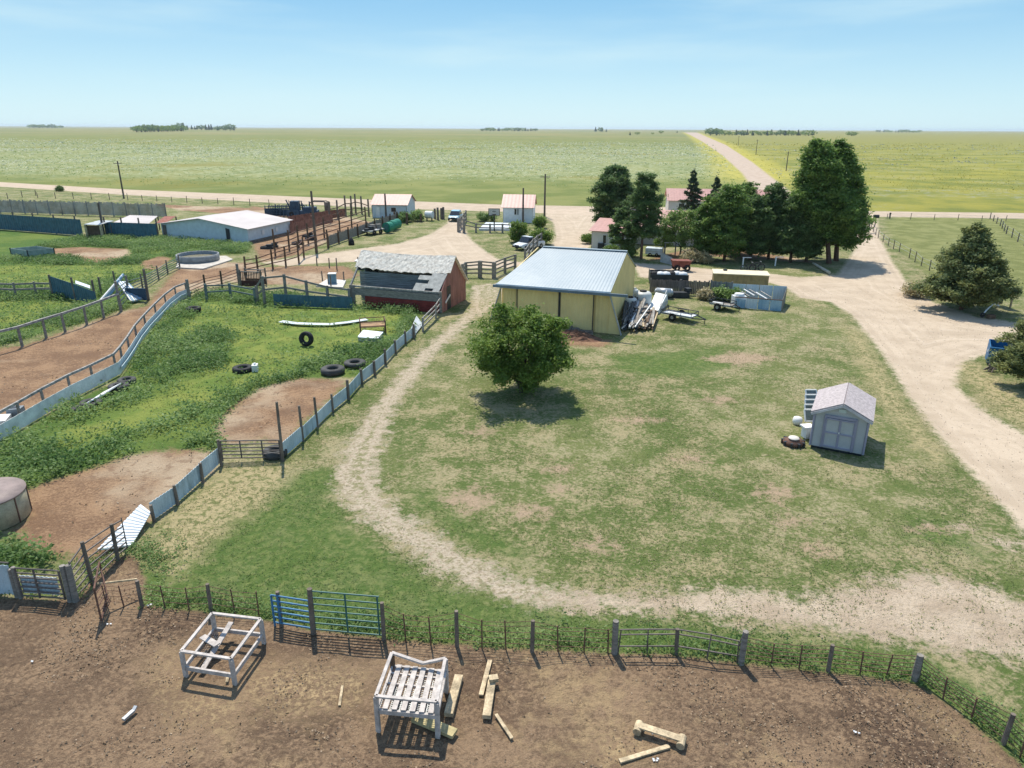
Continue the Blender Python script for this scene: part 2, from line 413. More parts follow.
# ---- node helper
class NT:
    def __init__(s, m): s.n, s.l = m.node_tree.nodes, m.node_tree.links
    def put(s, x, sock):
        if isinstance(x, (int, float)): sock.default_value = x
        elif isinstance(x, tuple): sock.default_value = (*x, 1) if len(x) == 3 and sock.type == 'RGBA' else x
        else: s.l.new(x, sock)
    def attr(s, nm): a = s.n.new('ShaderNodeAttribute'); a.attribute_name = nm; return a.outputs['Fac']
    def noise(s, vec, sc, det=4, rough=0.55, dist=0):
        a = s.n.new('ShaderNodeTexNoise'); a.inputs['Scale'].default_value = sc; a.inputs['Detail'].default_value = det
        a.inputs['Roughness'].default_value = rough; a.inputs['Distortion'].default_value = dist; s.l.new(vec, a.inputs['Vector']); return a.outputs['Fac']
    def m(s, op, a, b=0.0, c=0.0):
        q = s.n.new('ShaderNodeMath'); q.operation = op; s.put(a, q.inputs[0]); s.put(b, q.inputs[1])
        if op == 'MULTIPLY_ADD': s.put(c, q.inputs[2])
        return q.outputs[0]
    def ss(s, x, lo, hi, t0=0.0, t1=1.0):
        q = s.n.new('ShaderNodeMapRange'); q.interpolation_type = 'SMOOTHSTEP'; s.put(x, q.inputs['Value'])
        for k, v in (('From Min', lo), ('From Max', hi), ('To Min', t0), ('To Max', t1)): q.inputs[k].default_value = v
        return q.outputs[0]
    def mix(s, f, a, b):
        q = s.n.new('ShaderNodeMix'); q.data_type = 'RGBA'; s.put(f, q.inputs['Factor']); s.put(a, q.inputs['A']); s.put(b, q.inputs['B']); return q.outputs['Result']
gm = bpy.data.materials.new('ground_surface'); gm.use_nodes = True
T = NT(gm)
geo = T.n.new('ShaderNodeNewGeometry'); pos = geo.outputs['Position']
n_big = T.noise(pos, 0.09, 4); n_mid = T.noise(pos, 0.42, 5, 0.6); n_sm = T.noise(pos, 1.7, 5, 0.65); n_fine = T.noise(pos, 7.5, 5, 0.7); n_vf = T.noise(pos, 30, 3, 0.7)
n_clump = T.noise(pos, 3.2, 4, 0.7, 0.6)
# mown yard: green, olive and straw mixed at several sizes
gsum = T.m('ADD', T.m('ADD', T.m('MULTIPLY', n_mid, 1.0), T.m('MULTIPLY', n_clump, 0.8)), T.m('MULTIPLY', n_fine, 0.9))
gdry = T.ss(gsum, 1.22, 1.56)
c = T.mix(gdry, (0.10, 0.14, 0.038), (0.36, 0.30, 0.17))
c = T.mix(T.ss(T.m('ADD', n_big, T.m('MULTIPLY', n_sm, 0.4)), 0.62, 0.85), c, T.mix(gdry, (0.165, 0.185, 0.065), (0.37, 0.32, 0.19)))
c = T.mix(T.m('MULTIPLY', T.ss(n_vf, 0.5, 0.68), 0.5), c, (0.055, 0.08, 0.025))
def layer(c, sdname, colr, amp=1.0, wd=0.35, bias=0.0, gain=1.0, fine=0.5):
    d = T.m('ADD', T.attr(sdname), bias)
    wob = T.m('ADD', T.m('MULTIPLY', T.m('SUBTRACT', n_sm, 0.5), amp * 2.4), T.m('MULTIPLY', T.m('SUBTRACT', n_fine, 0.5), fine * 2))
    f = T.m('MULTIPLY', T.ss(T.m('ADD', d, wob), -wd, wd), gain)
    return T.mix(f, c, colr), f
def two(a, b, n, lo=0.4, hi=0.62): return T.mix(T.ss(n, lo, hi), a, b)
lush = two((0.08, 0.145, 0.032), (0.155, 0.205, 0.045), T.m('ADD', T.m('MULTIPLY', n_big, 0.6), T.m('MULTIPLY', n_mid, 0.4)), 0.42, 0.6)
lush = T.mix(T.ss(n_fine, 0.4, 0.7, 0, 0.5), lush, (0.05, 0.085, 0.02))
c, _ = layer(c, 'green', two((0.075, 0.13, 0.03), (0.145, 0.19, 0.05), n_clump, 0.4, 0.7), 1.0, 0.6, gain=0.8)
c, _ = layer(c, 'lush', lush, 0.6)
c, _ = layer(c, 'low', two((0.13, 0.19, 0.04), (0.215, 0.25, 0.058), n_mid), 0.9, 0.8)
c, _ = layer(c, 'past', two((0.16, 0.175, 0.058), (0.23, 0.235, 0.09), n_mid), 0.6, 0.8)
c, _ = layer(c, 'straw', two((0.40, 0.33, 0.18), (0.17, 0.18, 0.07), n_clump, 0.47, 0.6), 1.3, 0.8)
c, _ = layer(c, 'bare', two((0.43, 0.31, 0.215), (0.34, 0.255, 0.165), n_fine), 1.3, 0.5, gain=0.95, fine=1.0)
# tan pen dirt
dirt = two((0.34, 0.215, 0.125), (0.20, 0.12, 0.072), T.m('ADD', T.m('MULTIPLY', n_mid, 0.5), T.m('MULTIPLY', n_fine, 0.5)), 0.43, 0.57)
dirt = T.mix(T.ss(n_big, 0.5, 0.62), dirt, (0.43, 0.33, 0.225))
dirt = T.mix(T.ss(n_sm, 0.52, 0.62, 0, 0.55), dirt, (0.20, 0.125, 0.078))
dirt = T.mix(T.ss(n_vf, 0.55, 0.68, 0, 0.5), dirt, (0.13, 0.085, 0.055))
c, f_pen = layer(c, 'pen', dirt, 0.8, 0.35, fine=.8)
# pale sandy track, broken by grass
trk = two((0.50, 0.42, 0.31), (0.36, 0.28, 0.20), n_fine, 0.4, 0.65)
c, f_trk = layer(c, 'track', T.mix(T.ss(T.m('ADD', T.m('MULTIPLY', n_clump, .6), T.m('MULTIPLY', n_fine, .4)), 0.5, 0.58, 0, 0.6), trk, (0.20, 0.19, 0.085)), 1.2, 0.35, fine=1.0)
mid_ = T.m('MULTIPLY', T.m('MULTIPLY', T.ss(T.attr('track'), 0.5, 0.72), T.ss(n_clump, 0.42, 0.55)), f_trk)
c = T.mix(T.m('MULTIPLY', mid_, 0.75), c, (0.20, 0.20, 0.085))
tan = T.mix(T.ss(n_fine, 0.5, 0.62, 0, 0.6), two((0.52, 0.42, 0.31), (0.41, 0.32, 0.23), n_mid), (0.34, 0.27, 0.18))
c, f_tan = layer(c, 'tan', tan, 1.3, 0.5, fine=.9)
# gravel
grv = two((0.50, 0.405, 0.30), (0.42, 0.335, 0.245), n_mid, 0.4, 0.65)
grv = T.mix(T.ss(n_vf, 0.45, 0.7, 0, 0.35), grv, (0.32, 0.26, 0.20))
grv = T.mix(T.ss(T.noise(pos, 0.6, 3, 0.5, 2.5), 0.5, 0.66, 0, 0.4), grv, (0.40, 0.32, 0.23))
cx = T.n.new('ShaderNodeCombineXYZ'); T.put(T.m('ADD', T.attr('drive'), T.m('MULTIPLY', n_mid, 0.8)), cx.inputs[0])
rut = T.noise(cx.outputs[0], 1.6, 3, 0.6)
grv = T.mix(T.m('MULTIPLY', T.ss(rut, 0.5, 0.6), T.ss(n_big, 0.36, 0.6, 0.1, 0.4)), grv, (0.36, 0.285, 0.205))
grv = T.mix(T.m('MULTIPLY', T.ss(rut, 0.46, 0.38), 0.25), grv, (0.60, 0.51, 0.40))
c, f_grv = layer(c, 'drive', grv, 0.5, 0.35, fine=0.4)
# trampled corral soil
cs = two((0.275, 0.185, 0.113), (0.15, 0.098, 0.062), T.m('ADD', T.m('MULTIPLY', n_mid, 0.45), T.m('MULTIPLY', n_fine, 0.55)), 0.43, 0.57)
cs = T.mix(T.ss(T.m('ADD', T.m('MULTIPLY', n_big, 0.6), T.m('MULTIPLY', n_sm, 0.4)), 0.5, 0.62, 0, 0.8), cs, (0.36, 0.255, 0.14))
cs = T.mix(T.m('MULTIPLY', T.ss(T.noise(pos, 4.5, 4, 0.75, 1.0), 0.5, 0.58), T.ss(T.noise(pos, 0.3, 3), 0.45, 0.56, 0.12, 0.8)), cs, (0.10, 0.065, 0.042))
cs = T.mix(T.ss(n_vf, 0.52, 0.72, 0, 0.6), cs, (0.085, 0.06, 0.043))
cs = T.mix(T.ss(T.noise(pos, 60, 2, 0.6), 0.60, 0.70, 0, 0.8), cs, (0.46, 0.36, 0.23))
chn = T.m('MULTIPLY', T.ss(T.m('ADD', T.attr('churn'), T.m('MULTIPLY', n_sm, 2.0)), 0.2, 1.6), T.ss(T.m('ADD', T.m('MULTIPLY', n_fine, .6), T.m('MULTIPLY', n_clump, .4)), 0.44, 0.53))
cs = T.mix(T.m('MULTIPLY', chn, 0.8), cs, (0.085, 0.056, 0.038))
cs = T.mix(T.m('MULTIPLY', T.ss(T.m('ADD', T.attr('pale'), T.m('MULTIPLY', n_sm, 2.0)), 0.3, 2.0), T.ss(n_fine, 0.40, 0.6)), cs, (0.42, 0.30, 0.165))
c, f_cor = layer(c, 'corral', cs, 0.15, 0.12, fine=0.2)
# prairie
sp = T.n.new('ShaderNodeSeparateXYZ'); T.l.new(pos, sp.inputs[0])
yy = sp.outputs['Y']
nA = T.noise(pos, 0.012, 4, 0.6); nB = T.noise(pos, 0.05, 5, 0.65); nC = T.noise(pos, 0.35, 5, 0.75); nD = T.noise(pos, 1.1, 4, 0.8)
pg = T.mix(T.ss(nB, 0.4, 0.6), (0.135, 0.165, 0.045), (0.205, 0.215, 0.07))
band = T.m('MULTIPLY', T.ss(T.m('ADD', yy, T.m('MULTIPLY', nA, 70)), 240, 290), T.ss(T.m('ADD', yy, T.m('MULTIPLY', nA, 500)), 1150, 600))
spk = T.ss(T.m('ADD', T.m('MULTIPLY', nC, 0.6), T.m('MULTIPLY', nD, 0.4)), 0.46, 0.60)
pw = T.mix(T.m('MULTIPLY', T.m('MULTIPLY', band, spk), 0.8), pg, (0.42, 0.44, 0.29))
pw = T.mix(T.m('MULTIPLY', T.ss(nA, 0.55, 0.64), 0.6), pw, (0.20, 0.18, 0.04))
pw = T.mix(T.ss(yy, 600, 1900), pw, T.mix(T.ss(T.noise(pos, 0.004, 4), 0.4, 0.62), (0.17, 0.185, 0.065), (0.245, 0.22, 0.09)))
c, _ = layer(c, 'praw', pw, 0.8, 1.0)
py_ = T.mix(T.ss(nB, 0.38, 0.6), (0.155, 0.175, 0.04), (0.27, 0.25, 0.05))
py_ = T.mix(T.m('MULTIPLY', T.m('MULTIPLY', T.ss(nC, 0.5, 0.62), T.ss(T.noise(pos, 0.025, 3), 0.46, 0.58)), 0.8), py_, (0.27, 0.28, 0.21))
py_ = T.mix(T.ss(yy, 420, 1500), py_, (0.22, 0.21, 0.06))
c, _ = layer(c, 'pray', py_, 0.8, 1.0)
# yellow bloom along the side road
yb = T.m('MULTIPLY', T.ss(T.attr('side'), -16, -3), T.m('MULTIPLY', T.ss(yy, 200, 250), T.ss(nC, 0.38, 0.5)))
c = T.mix(T.m('MULTIPLY', yb, 0.85), c, (0.40, 0.35, 0.07))
edge = T.m('MULTIPLY', T.ss(T.attr('road'), -9, -2), T.ss(T.m('ADD', T.attr('praw'), T.attr('pray')), -1000, -990))
rdc = two((0.50, 0.40, 0.30), (0.44, 0.35, 0.26), n_mid)
c, f_r1 = layer(c, 'road', rdc, 0.5, 0.6)
c, f_r2 = layer(c, 'side', T.mix(T.ss(n_mid, 0.4, 0.6), (0.46, 0.37, 0.29), (0.40, 0.31, 0.24)), 0.5, 0.8)
bsdf = T.n['Principled BSDF']
T.put(c, bsdf.inputs['Base Color']); bsdf.inputs['Roughness'].default_value = 0.95; bsdf.inputs['Specular IOR Level'].default_value = 0.12
hgt = T.m('ADD', T.m('ADD', T.m('MULTIPLY', n_fine, 0.07), T.m('MULTIPLY', n_vf, 0.02)), T.m('MULTIPLY', n_clump, 0.10))
rgh = T.m('SUBTRACT', 1.0, T.m('MULTIPLY', f_grv, 0.75))
rgh = T.m('MULTIPLY', rgh, T.ss(yy, 260, 130, 0.15, 1))
bp = T.n.new('ShaderNodeBump'); bp.inputs['Distance'].default_value = 1.0; T.put(rgh, bp.inputs['Strength']); T.put(hgt, bp.inputs['Height'])
T.l.new(bp.outputs[0], bsdf.inputs['Normal'])

# cut the sheet
nx, ny = len(GX), len(GY)
ii, jj = np.meshgrid(np.arange(nx - 1), np.arange(ny - 1))
q0 = (jj * nx + ii).ravel(); quads = np.stack([q0, q0 + 1, q0 + nx + 1, q0 + nx], 1)
def fc(a): return a[quads].mean(1)
reg = np.zeros(len(quads), int)
for k, a in enumerate((sd_past, sd_lush, sd_praw, sd_pray, sd_pen, U(sd_track, sd_tan), sd_drive, sd_corral, sd_road, sd_side), 1): reg[fc(a) > 0] = k
names = {0: 'ground', 1: 'pasture', 2: 'weedy_ground', 3: 'prairie', 4: 'yellow_prairie', 5: 'pen_dirt', 6: 'dirt_track', 7: 'gravel_driveway', 8: 'corral_ground', 9: 'dirt_road', 10: 'side_road'}
V = np.stack([PX, PY, PZ], 1)
dzx = np.gradient(ZG, GX, axis=1).ravel(); dzy = np.gradient(ZG, GY, axis=0).ravel()
NRM = np.stack([-dzx, -dzy, np.ones_like(dzx)], 1); NRM /= np.linalg.norm(NRM, axis=1)[:, None]
sd_churn = U(S_([(830, 688), (900, 690), (955, 725), (990, 775), (900, 775), (850, 730)]), S_([(300, 640), (380, 645), (370, 665), (320, 665)]), S_([(270, 680), (330, 670), (370, 690), (330, 740), (260, 730)]), S_([(150, 608), (200, 620), (175, 650), (130, 640)]), S_([(480, 655), (520, 658), (505, 680), (470, 672)]))
sd_pale = U(S_([(150, 650), (178, 640), (190, 700), (150, 690)]), S_([(255, 660), (370, 665), (370, 700), (300, 720), (240, 700)]), S_([(880, 684), (925, 700), (980, 740), (1020, 775), (985, 775), (930, 720)]), S_([(600, 720), (650, 730), (640, 768), (580, 768)]), S_([(160, 690), (250, 690), (240, 730), (170, 720)]))
ATT = dict(low=sd_low, churn=sd_churn, pale=sd_pale, tan=sd_tan, green=sd_green, lush=sd_lush, past=sd_past, straw=sd_straw, bare=sd_bare, pen=sd_pen, track=sd_track, drive=sd_drive, corral=sd_corral, praw=sd_praw, pray=sd_pray, road=sd_road, side=sd_side)
def np_mesh(name, v, f, m, smooth=True):
    me = bpy.data.meshes.new(name); k = f.shape[1]
    me.vertices.add(len(v)); me.vertices.foreach_set('co', v.astype(np.float32).ravel())
    me.loops.add(f.size); me.loops.foreach_set('vertex_index', f.astype(np.int32).ravel())
    me.polygons.add(len(f)); me.polygons.foreach_set('loop_start', np.arange(0, f.size, k, dtype=np.int32))
    me.update(calc_edges=True)
    me.polygons.foreach_set('use_smooth', np.full(len(f), smooth))
    me.materials.append(m)
    return me
for k, nm in names.items():
    f = quads[reg == k]
    if not len(f): continue
    u, inv = np.unique(f, return_inverse=True)
    me = np_mesh(nm, V[u], inv.reshape(f.shape), gm)
    me.normals_split_custom_set_from_vertices(NRM[u].tolist())
    for an, ar in ATT.items():
        at = me.attributes.new(an, 'FLOAT', 'POINT'); at.data.foreach_set('value', np.clip(ar[u], -60, 60).astype(np.float32))
    o = bpy.data.objects.new(nm, me); COL.objects.link(o); o['kind'] = 'structure'

# ---------------------------------------------------------------- haze over the plain
hm = bpy.data.materials.new('haze_air'); hm.use_nodes = True
hn = hm.node_tree.nodes; hl = hm.node_tree.links; hn.clear()
ho = hn.new('ShaderNodeOutputMaterial'); pv = hn.new('ShaderNodeVolumePrincipled')
pv.inputs['Color'].default_value = (0.80, 0.90, 1.0, 1); pv.inputs['Density'].default_value = 0.00006; pv.inputs['Anisotropy'].default_value = 0.2
hl.new(pv.outputs[0], ho.inputs['Volume'])
b = MB(); b.box((0, 7000, -20), 32000, 18000, 52)
hz_o = b.build('haze', hm); hz_o['kind'] = 'stuff'; hz_o['label'] = 'thin pale haze over the plain'
# ================================================================ buildings
def V3(p, z): return Vector((p.x, p.y, z))
def quad_wall(mb, a, b, z0, z1, th=0.12, inward=None):          # wall slab from a to b; thickness goes to the left of a->b
    a, b = V3(a, 0), V3(b, 0); d = (b - a).normalized(); n = Vector((-d.y, d.x, 0)) * th
    z1a, z1b = z1 if isinstance(z1, tuple) else (z1, z1)
    vs = [V3(a, z0), V3(b, z0), V3(b, z1b), V3(a, z1a), V3(a + n, z0), V3(b + n, z0), V3(b + n, z1b), V3(a + n, z1a)]
    return mb.add(vs, [(0, 1, 2, 3), (4, 7, 6, 5), (0, 4, 5, 1), (3, 2, 6, 7), (0, 3, 7, 4), (1, 5, 6, 2)])

# ---- yellow machine barn
Y_WALL = mat('yellow_steel_siding', (0.76, 0.585, 0.255), 0.55, var=0.12, scale=0.8)
Y_ROOF = mat('blue_grey_steel_roof', (0.25, 0.31, 0.345), 0.5, var=0.18, scale=0.35, fine=3, stretch=(1, 1, 1), col2=(0.33, 0.38, 0.40), spec=0.4)
TRIM = mat('slate_trim', (0.13, 0.18, 0.22), 0.5, var=0.2)
fr = P(608, 333.5); br = P(633, 299)
side = (br - fr); u = Vector((side.y, -side.x, 0)).normalized()      # u points right along the front
if u.x < 0: u = -u
Lf = 8.7
fl = fr - u * Lf; fl = V3(fl, 0)
bl = br - u * 6.7 ; bl = V3(bl, 0)
he, hr = 3.45, 5.35
rt = thing('machine_barn', lerp(fl, br, 0.5), 'yellow steel barn with a pale blue metal roof and flared front wings', 'barn')
mid_r = lerp(fr, br, 0.52); mid_l = lerp(fl, bl, 0.52)
mw = MB()
mw.corr(fl, fr, 0.0, he, 0.3, 0.018, 0.08); mw.build('wall', Y_WALL, rt); mw = MB()
mw.corr(br, bl, 0.0, he - 0.4, 0.3, 0.018, 0.08)
mw.build('wall', Y_WALL, rt)
for a, m_, b_ in ((fr, mid_r, br), (bl, mid_l, fl)):
    hb1, hb2 = (he, he - 0.4) if a is fr else (he - 0.4, he)
    mg = MB(); mg.corr(a, m_, 0.0, (hb1 + 0.05, hr - 0.06), 0.3, 0.018, 0.08); mg.corr(m_, b_, 0.0, (hr - 0.06, hb2 + 0.05), 0.3, 0.018, 0.08); mg.build('gable_wall', Y_WALL, rt)
fo = -side.normalized() * 0.55
e0 = V3(fl - u * 0.35 + fo, he - 0.08); e1 = V3(fr + u * 0.12 + fo, he - 0.08)
r0 = V3(mid_l + u * 0.5, hr); r1 = V3(mid_r + u * 0.12, hr)
k0 = V3(bl - u * 0.3 - fo * .4, he - 0.45); k1 = V3(br + u * 0.12 - fo * .4, he - 0.45)
m1 = MB(); m1.ridged(r0, e0, r1, e1, 34, 0.012); m1.ridged(r0, k0, r1, k1, 34, 0.012)
roof = m1.build('roof', Y_ROOF, rt)
m1 = MB(); m1.bar(r0 + Vector((0, 0, .05)), r1 + Vector((0, 0, .05)), 0.35, 0.05); m1.build('ridge_cap', Y_ROOF, roof)
m1 = MB(); m1.bar(V3(fl - u * 0.55 + fo * 1.15, he - 0.2), V3(fr + u * 1.45 + fo * 1.15, he - 0.24), 0.14, 0.2); m1.build('track_beam', TRIM, rt)
m1 = MB(); m1.bar(e0 + Vector((0, 0, -.02)), e1 + Vector((0, 0, -.02)), 0.06, 0.14); m1.build('fascia', M_WSHEET, rt)
for sgn, base in ((1, fr), (-1, fl)):                              # flared yellow wings in the plane of the front
    q = base + u * (1.05 * sgn); off = fo * 0.15
    m1 = MB(); m1.slab([V3(base + off, 0.02), V3(q + off, 0.02), V3(base + u * .05 * sgn + off, he - 0.1)], 0.05); m1.build('wing', Y_WALL, rt)
    m1 = MB(); m1.bar(V3(q + fo * .3, 0), V3(base + u * -.05 * sgn + fo * .3, he - 0.15), 0.2, 0.07); m1.build('corner_trim', M_GALV, rt)
for t0, t1 in ((0.15, 0.545), (0.555, 0.86)):                      # sliding door leaves
    a = lerp(fl, fr, t0) + fo * 0.28; b_ = lerp(fl, fr, t1) + fo * 0.28
    m1 = MB(); m1.corr(a, b_, 0.1, he - 0.25, 0.3, 0.02, 0.05); dr = m1.build('sliding_door', Y_WALL, rt)
    for p in (a, b_): m1 = MB(); m1.bar(V3(p + fo * .05, 0.1), V3(p + fo * .05, he - 0.28), 0.07, 0.05); m1.build('door_edge', M_DARK, dr)
m1 = MB()                                                          # rubble of a concrete sill before the door
for k in range(9):
    p = lerp(fl, fr, 0.52 + 0.04 * k) + fo * (1.0 + 0.5 * rnd.random())
    m1.box(V3(p, 0), 0.5 + 0.3 * rnd.random(), 0.4, 0.25 + 0.3 * rnd.random(), rnd.uniform(-.4, .4))
single('broken_concrete', m1, mat('grey_rubble', (0.22, 0.19, 0.16), 0.95, var=0.5, bump=0.5), 'grey broken concrete chunks heaped before the yellow barn door', 'rubble')
b = MB(); cpt = lerp(fl, fr, 0.72) + fo * 3.4
nn = 26
for j in range(nn + 1):
    for i in range(nn + 1):
        x, y = (i / nn - .5) * 2, (j / nn - .5) * 2; r = min(1, math.hypot(x, y))
        b.v.append((cpt.x + u.x * x * 2.6 + y * u.y * -1.2, cpt.y + u.y * x * 2.6 + y * 1.3, -0.06 + 0.5 * (1 - r * r) ** 1.5 * (0.6 + 0.8 * rnd.random())))
b.f = [(j * (nn + 1) + i, j * (nn + 1) + i + 1, (j + 1) * (nn + 1) + i + 1, (j + 1) * (nn + 1) + i) for j in range(nn) for i in range(nn)]
single('dirt_heap', b, mat('brown_earth', (0.20, 0.105, 0.065), 0.95, var=0.4, bump=0.4), 'low heap of brown earth dug up at the yellow barn door', 'dirt heap', smooth=False)

# ---- old red barn, half its roof gone
RED = mat('red_boards', (0.20, 0.035, 0.03), 0.85, var=0.45, scale=2, stretch=(1, 1, 5), bump=0.4)
REDF = mat('faded_red_boards', (0.29, 0.145, 0.125), 0.9, var=0.35, scale=2, bump=0.2, stretch=(1, 1, .3))
SHING = mat('weathered_shingles', (0.88, 0.81, 0.70), 0.95, scale=4.5, fine=18, col2=(0.50, 0.44, 0.37), bump=0.3)
DBOARD = mat('blue_grey_boards', (0.19, 0.225, 0.235), 0.9, var=0.5, scale=2, stretch=(.3, 1, 8), bump=0.5)
a = P(352, 305); bq = P(442, 313); d = (bq - a).normalized(); nb = Vector((-d.y, d.x, 0)); L = (bq - a).length
Dp = 5.5; z_e, z_r = 1.75, 4.4
A, B_, C_, D_ = a, bq, bq + nb * Dp, a + nb * Dp
Ms, Me = lerp(A, D_, .5), lerp(B_, C_, .5)
rt = thing('old_red_barn', lerp(A, C_, .5), 'old red board barn with grey shingles and half its front roof gone', 'barn')
m1 = MB(); quad_wall(m1, lerp(A, B_, .16) - nb * .08, B_ - nb * .08, 0.0, 0.95, .06); m1.build('front_wall', RED, rt)
m1 = MB(); quad_wall(m1, lerp(A, B_, .0) - nb * .05, B_ - nb * .05, 0.98, 1.6, .05); m1.build('weathered_boards', W_OLD, rt)
m1 = MB()
for k in range(11): quad_wall(m1, D_ + Vector((0, 0, 0)), C_, .02 + .19 * k, .19 + .19 * k + rnd.uniform(-.02, .01), .06)
m1.build('back_wall', DBOARD, rt)
m1 = MB()
for k in range(16):
    quad_wall(m1, lerp(A, Ms, .62), lerp(B_, Me, .62), .05 + .17 * k, .2 + .17 * k, .05 + rnd.random() * .03)
m1.build('inner_partition', DBOARD, rt)
m1 = MB(); quad_wall(m1, B_, lerp(B_, Me, .42), .0, (z_e, z_e + .42 * (z_r - z_e)), .09); quad_wall(m1, lerp(B_, Me, .42), lerp(B_, Me, .74), 2.05, (z_e + .42 * (z_r - z_e), z_e + .74 * (z_r - z_e)), .09)
quad_wall(m1, lerp(B_, Me, .74), Me, .0, (z_e + .74 * (z_r - z_e), z_r), .09); quad_wall(m1, Me, C_, .0, (z_r, z_e), .09); m1.build('gable_wall', REDF, rt)
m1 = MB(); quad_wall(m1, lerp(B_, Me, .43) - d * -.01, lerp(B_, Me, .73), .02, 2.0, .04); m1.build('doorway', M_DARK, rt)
m1 = MB(); m1.bar(V3(lerp(B_, Me, .25) + d * .06, .75), V3(lerp(B_, Me, .62) + d * .08, 1.25), .05, .16); m1.build('white_board', M_WHITE, rt)
m1 = MB(); quad_wall(m1, Ms, D_, 0, (z_r, z_e), .08); m1.build('far_gable', DBOARD, rt)
up = Vector((0, 0, 1))
def RP(t, s): return V3(lerp(A, B_, t), 0) + (Ms - A) * s + up * (z_e + (z_r - z_e) * s)      # on the front slope
m1 = MB()                                                     # sagging shingled upper roof, curled at its left end
n1, n2 = 40, 8
for side_ in (0, 1):
    base_i = len(m1.v)
    for i in range(n1 + 1):
        for j in range(n2 + 1):
            t = -0.03 + 1.06 * i / n1; s = (0.5 + 0.5 * j / n2) if side_ == 0 else (1 + 1.03 * j / n2)
            sag = -0.16 * math.sin(min(1, max(0, t)) * PI) * 1.0 + rnd.uniform(-.02, .02)
            if side_ == 0 and j == 0: s += rnd.uniform(-.02, .025)
            z = z_e + (z_r - z_e) * (s if s <= 1 else 2 - s)
            p = V3(lerp(A, B_, t), 0) + (Ms - A) * s
            m1.v.append((p.x, p.y, z + .1 + sag))
    m1.f += [(base_i + i * (n2 + 1) + j, base_i + (i + 1) * (n2 + 1) + j, base_i + (i + 1) * (n2 + 1) + j + 1, base_i + i * (n2 + 1) + j + 1) for i in range(n1) for j in range(n2)]
ro = m1.build('roof', SHING, rt); sm = ro.modifiers.new('thick', 'SOLIDIFY'); sm.thickness = .07
m1 = MB()                                                     # board patch with square holes
gx = [.72, .755, .80, .845, .89, .93, 1.0]; gy = [0.0, .08, .2, .3, .42, .5]
holes = {(1, 4), (2, 4), (1, 2), (2, 2), (3, 0), (4, 0), (0, 2)}
for i in range(6):
    for j in range(5):
        if (i, j) in holes: continue
        if i == 0 and j == 4: continue
        m1.slab([RP(gx[i] + (.5 - gy[j]) * -.06, gy[j]) + up * .06, RP(gx[i + 1] + (.5 - gy[j]) * -.06, gy[j]) + up * .06, RP(gx[i + 1] + (.5 - gy[j + 1]) * -.06, gy[j + 1]) + up * .06, RP(gx[i] + (.5 - gy[j + 1]) * -.06, gy[j + 1]) + up * .06], .03)
m1.build('roof_boards', mat('pale_roof_boards', (.50, .48, .43), .9, var=.3, scale=3), rt)
for t in (0, .33, .66): m1 = MB(); m1.bar(RP(t, 0), RP(t, .52), .09, .14); 
for t in (0.0,):
    m1 = MB(); m1.bar(RP(t, -.02), RP(t, .55), .12, .16); m1.build('rafter', W_GREY, rt)
m1 = MB(); m1.bar(RP(0, 0) , RP(1, 0), .14, .14); m1.build('eave_beam', W_GREY, rt)
for t in (0, .03, .99): m1 = MB(); m1.bar(V3(lerp(A, B_, t), 0), RP(t, 0) + up * .1, .22); m1.build('post', W_OLD, rt)
for t in (.15, .5, .8): m1 = MB(); m1.bar(V3(lerp(Ms, Me, t) - nb * .3, 0), V3(lerp(Ms, Me, t) - nb * .3, 2.6), .12); m1.build('inner_post', W_GREY, rt)
m1 = MB(); m1.bar(V3(lerp(A, B_, .02), .8), V3(lerp(A, B_, .13) , 1.6), .06, .12); m1.build('brace', W_GREY, rt)

# ---- grey garden shed
SHED = mat('grey_shed_siding', (0.42, 0.425, 0.43), 0.7, var=0.1)
SHTRIM = mat('violet_grey_trim', (0.30, 0.29, 0.37), 0.7, var=0.1)
SHROOF = mat('mauve_shingles', (0.43, 0.38, 0.375), 0.95, var=0.3, scale=8, fine=26, bump=0.5)
a = P(809.5, 446.5); bq = P(862.5, 456.5); d = (bq - a).normalized(); nb = Vector((-d.y, d.x, 0)); W_ = (bq - a).length; Dp = 3.1
he, hr = 1.9, 2.48
A, B_, C_, D_ = a, bq, bq + nb * Dp, a + nb * Dp; M0, M1 = lerp(A, B_, .5), lerp(D_, C_, .5)
rt = thing('garden_shed', lerp(A, C_, .5), 'small grey shed with double doors and a mauve shingle roof on the lawn', 'shed')
m1 = MB(); up12 = Vector((0, 0, .12))
for p, q, z in ((A, M0, (he, hr)), (M0, B_, (hr, he)), (B_, C_, he), (C_, M1, (he, hr)), (M1, D_, (hr, he)), (D_, A, he)): quad_wall(m1, p, q, .1, z, .07)
m1.build('wall', SHED, rt)
m1 = MB(); m1.box(lerp(A, C_, .5) + Vector((0, 0, -.02)), W_ - .1, Dp - .1, .14, math.atan2(d.y, d.x)); m1.build('floor_skid', M_DARK, rt)
ov = .16; m1 = MB()
sl = (hr - he) / (W_ / 2)
for sgn in (-1, 1):
    top0 = V3(M0 - nb * ov, hr + .07); top1 = V3(M1 + nb * ov, hr + .07)
    ee0 = V3(M0 - nb * ov + d * sgn * (W_ / 2 + ov), he - sl * ov + .07); ee1 = V3(M1 + nb * ov + d * sgn * (W_ / 2 + ov), he - sl * ov + .07)
    m1.slab([top0, ee0, ee1, top1] if sgn < 0 else [top0, top1, ee1, ee0], .06)
ro = m1.build('roof', SHROOF, rt)
m1 = MB()
for sgn in (-1, 1): m1.bar(V3(M0 - nb * (ov + .03), hr + .0), V3(M0 - nb * (ov + .03) + d * sgn * (W_ / 2 + ov), he - sl * ov), .03, .12)
m1.build('rake_trim', mat('pale_rake', (.5, .48, .5), .7), rt)
f0 = -nb * .025
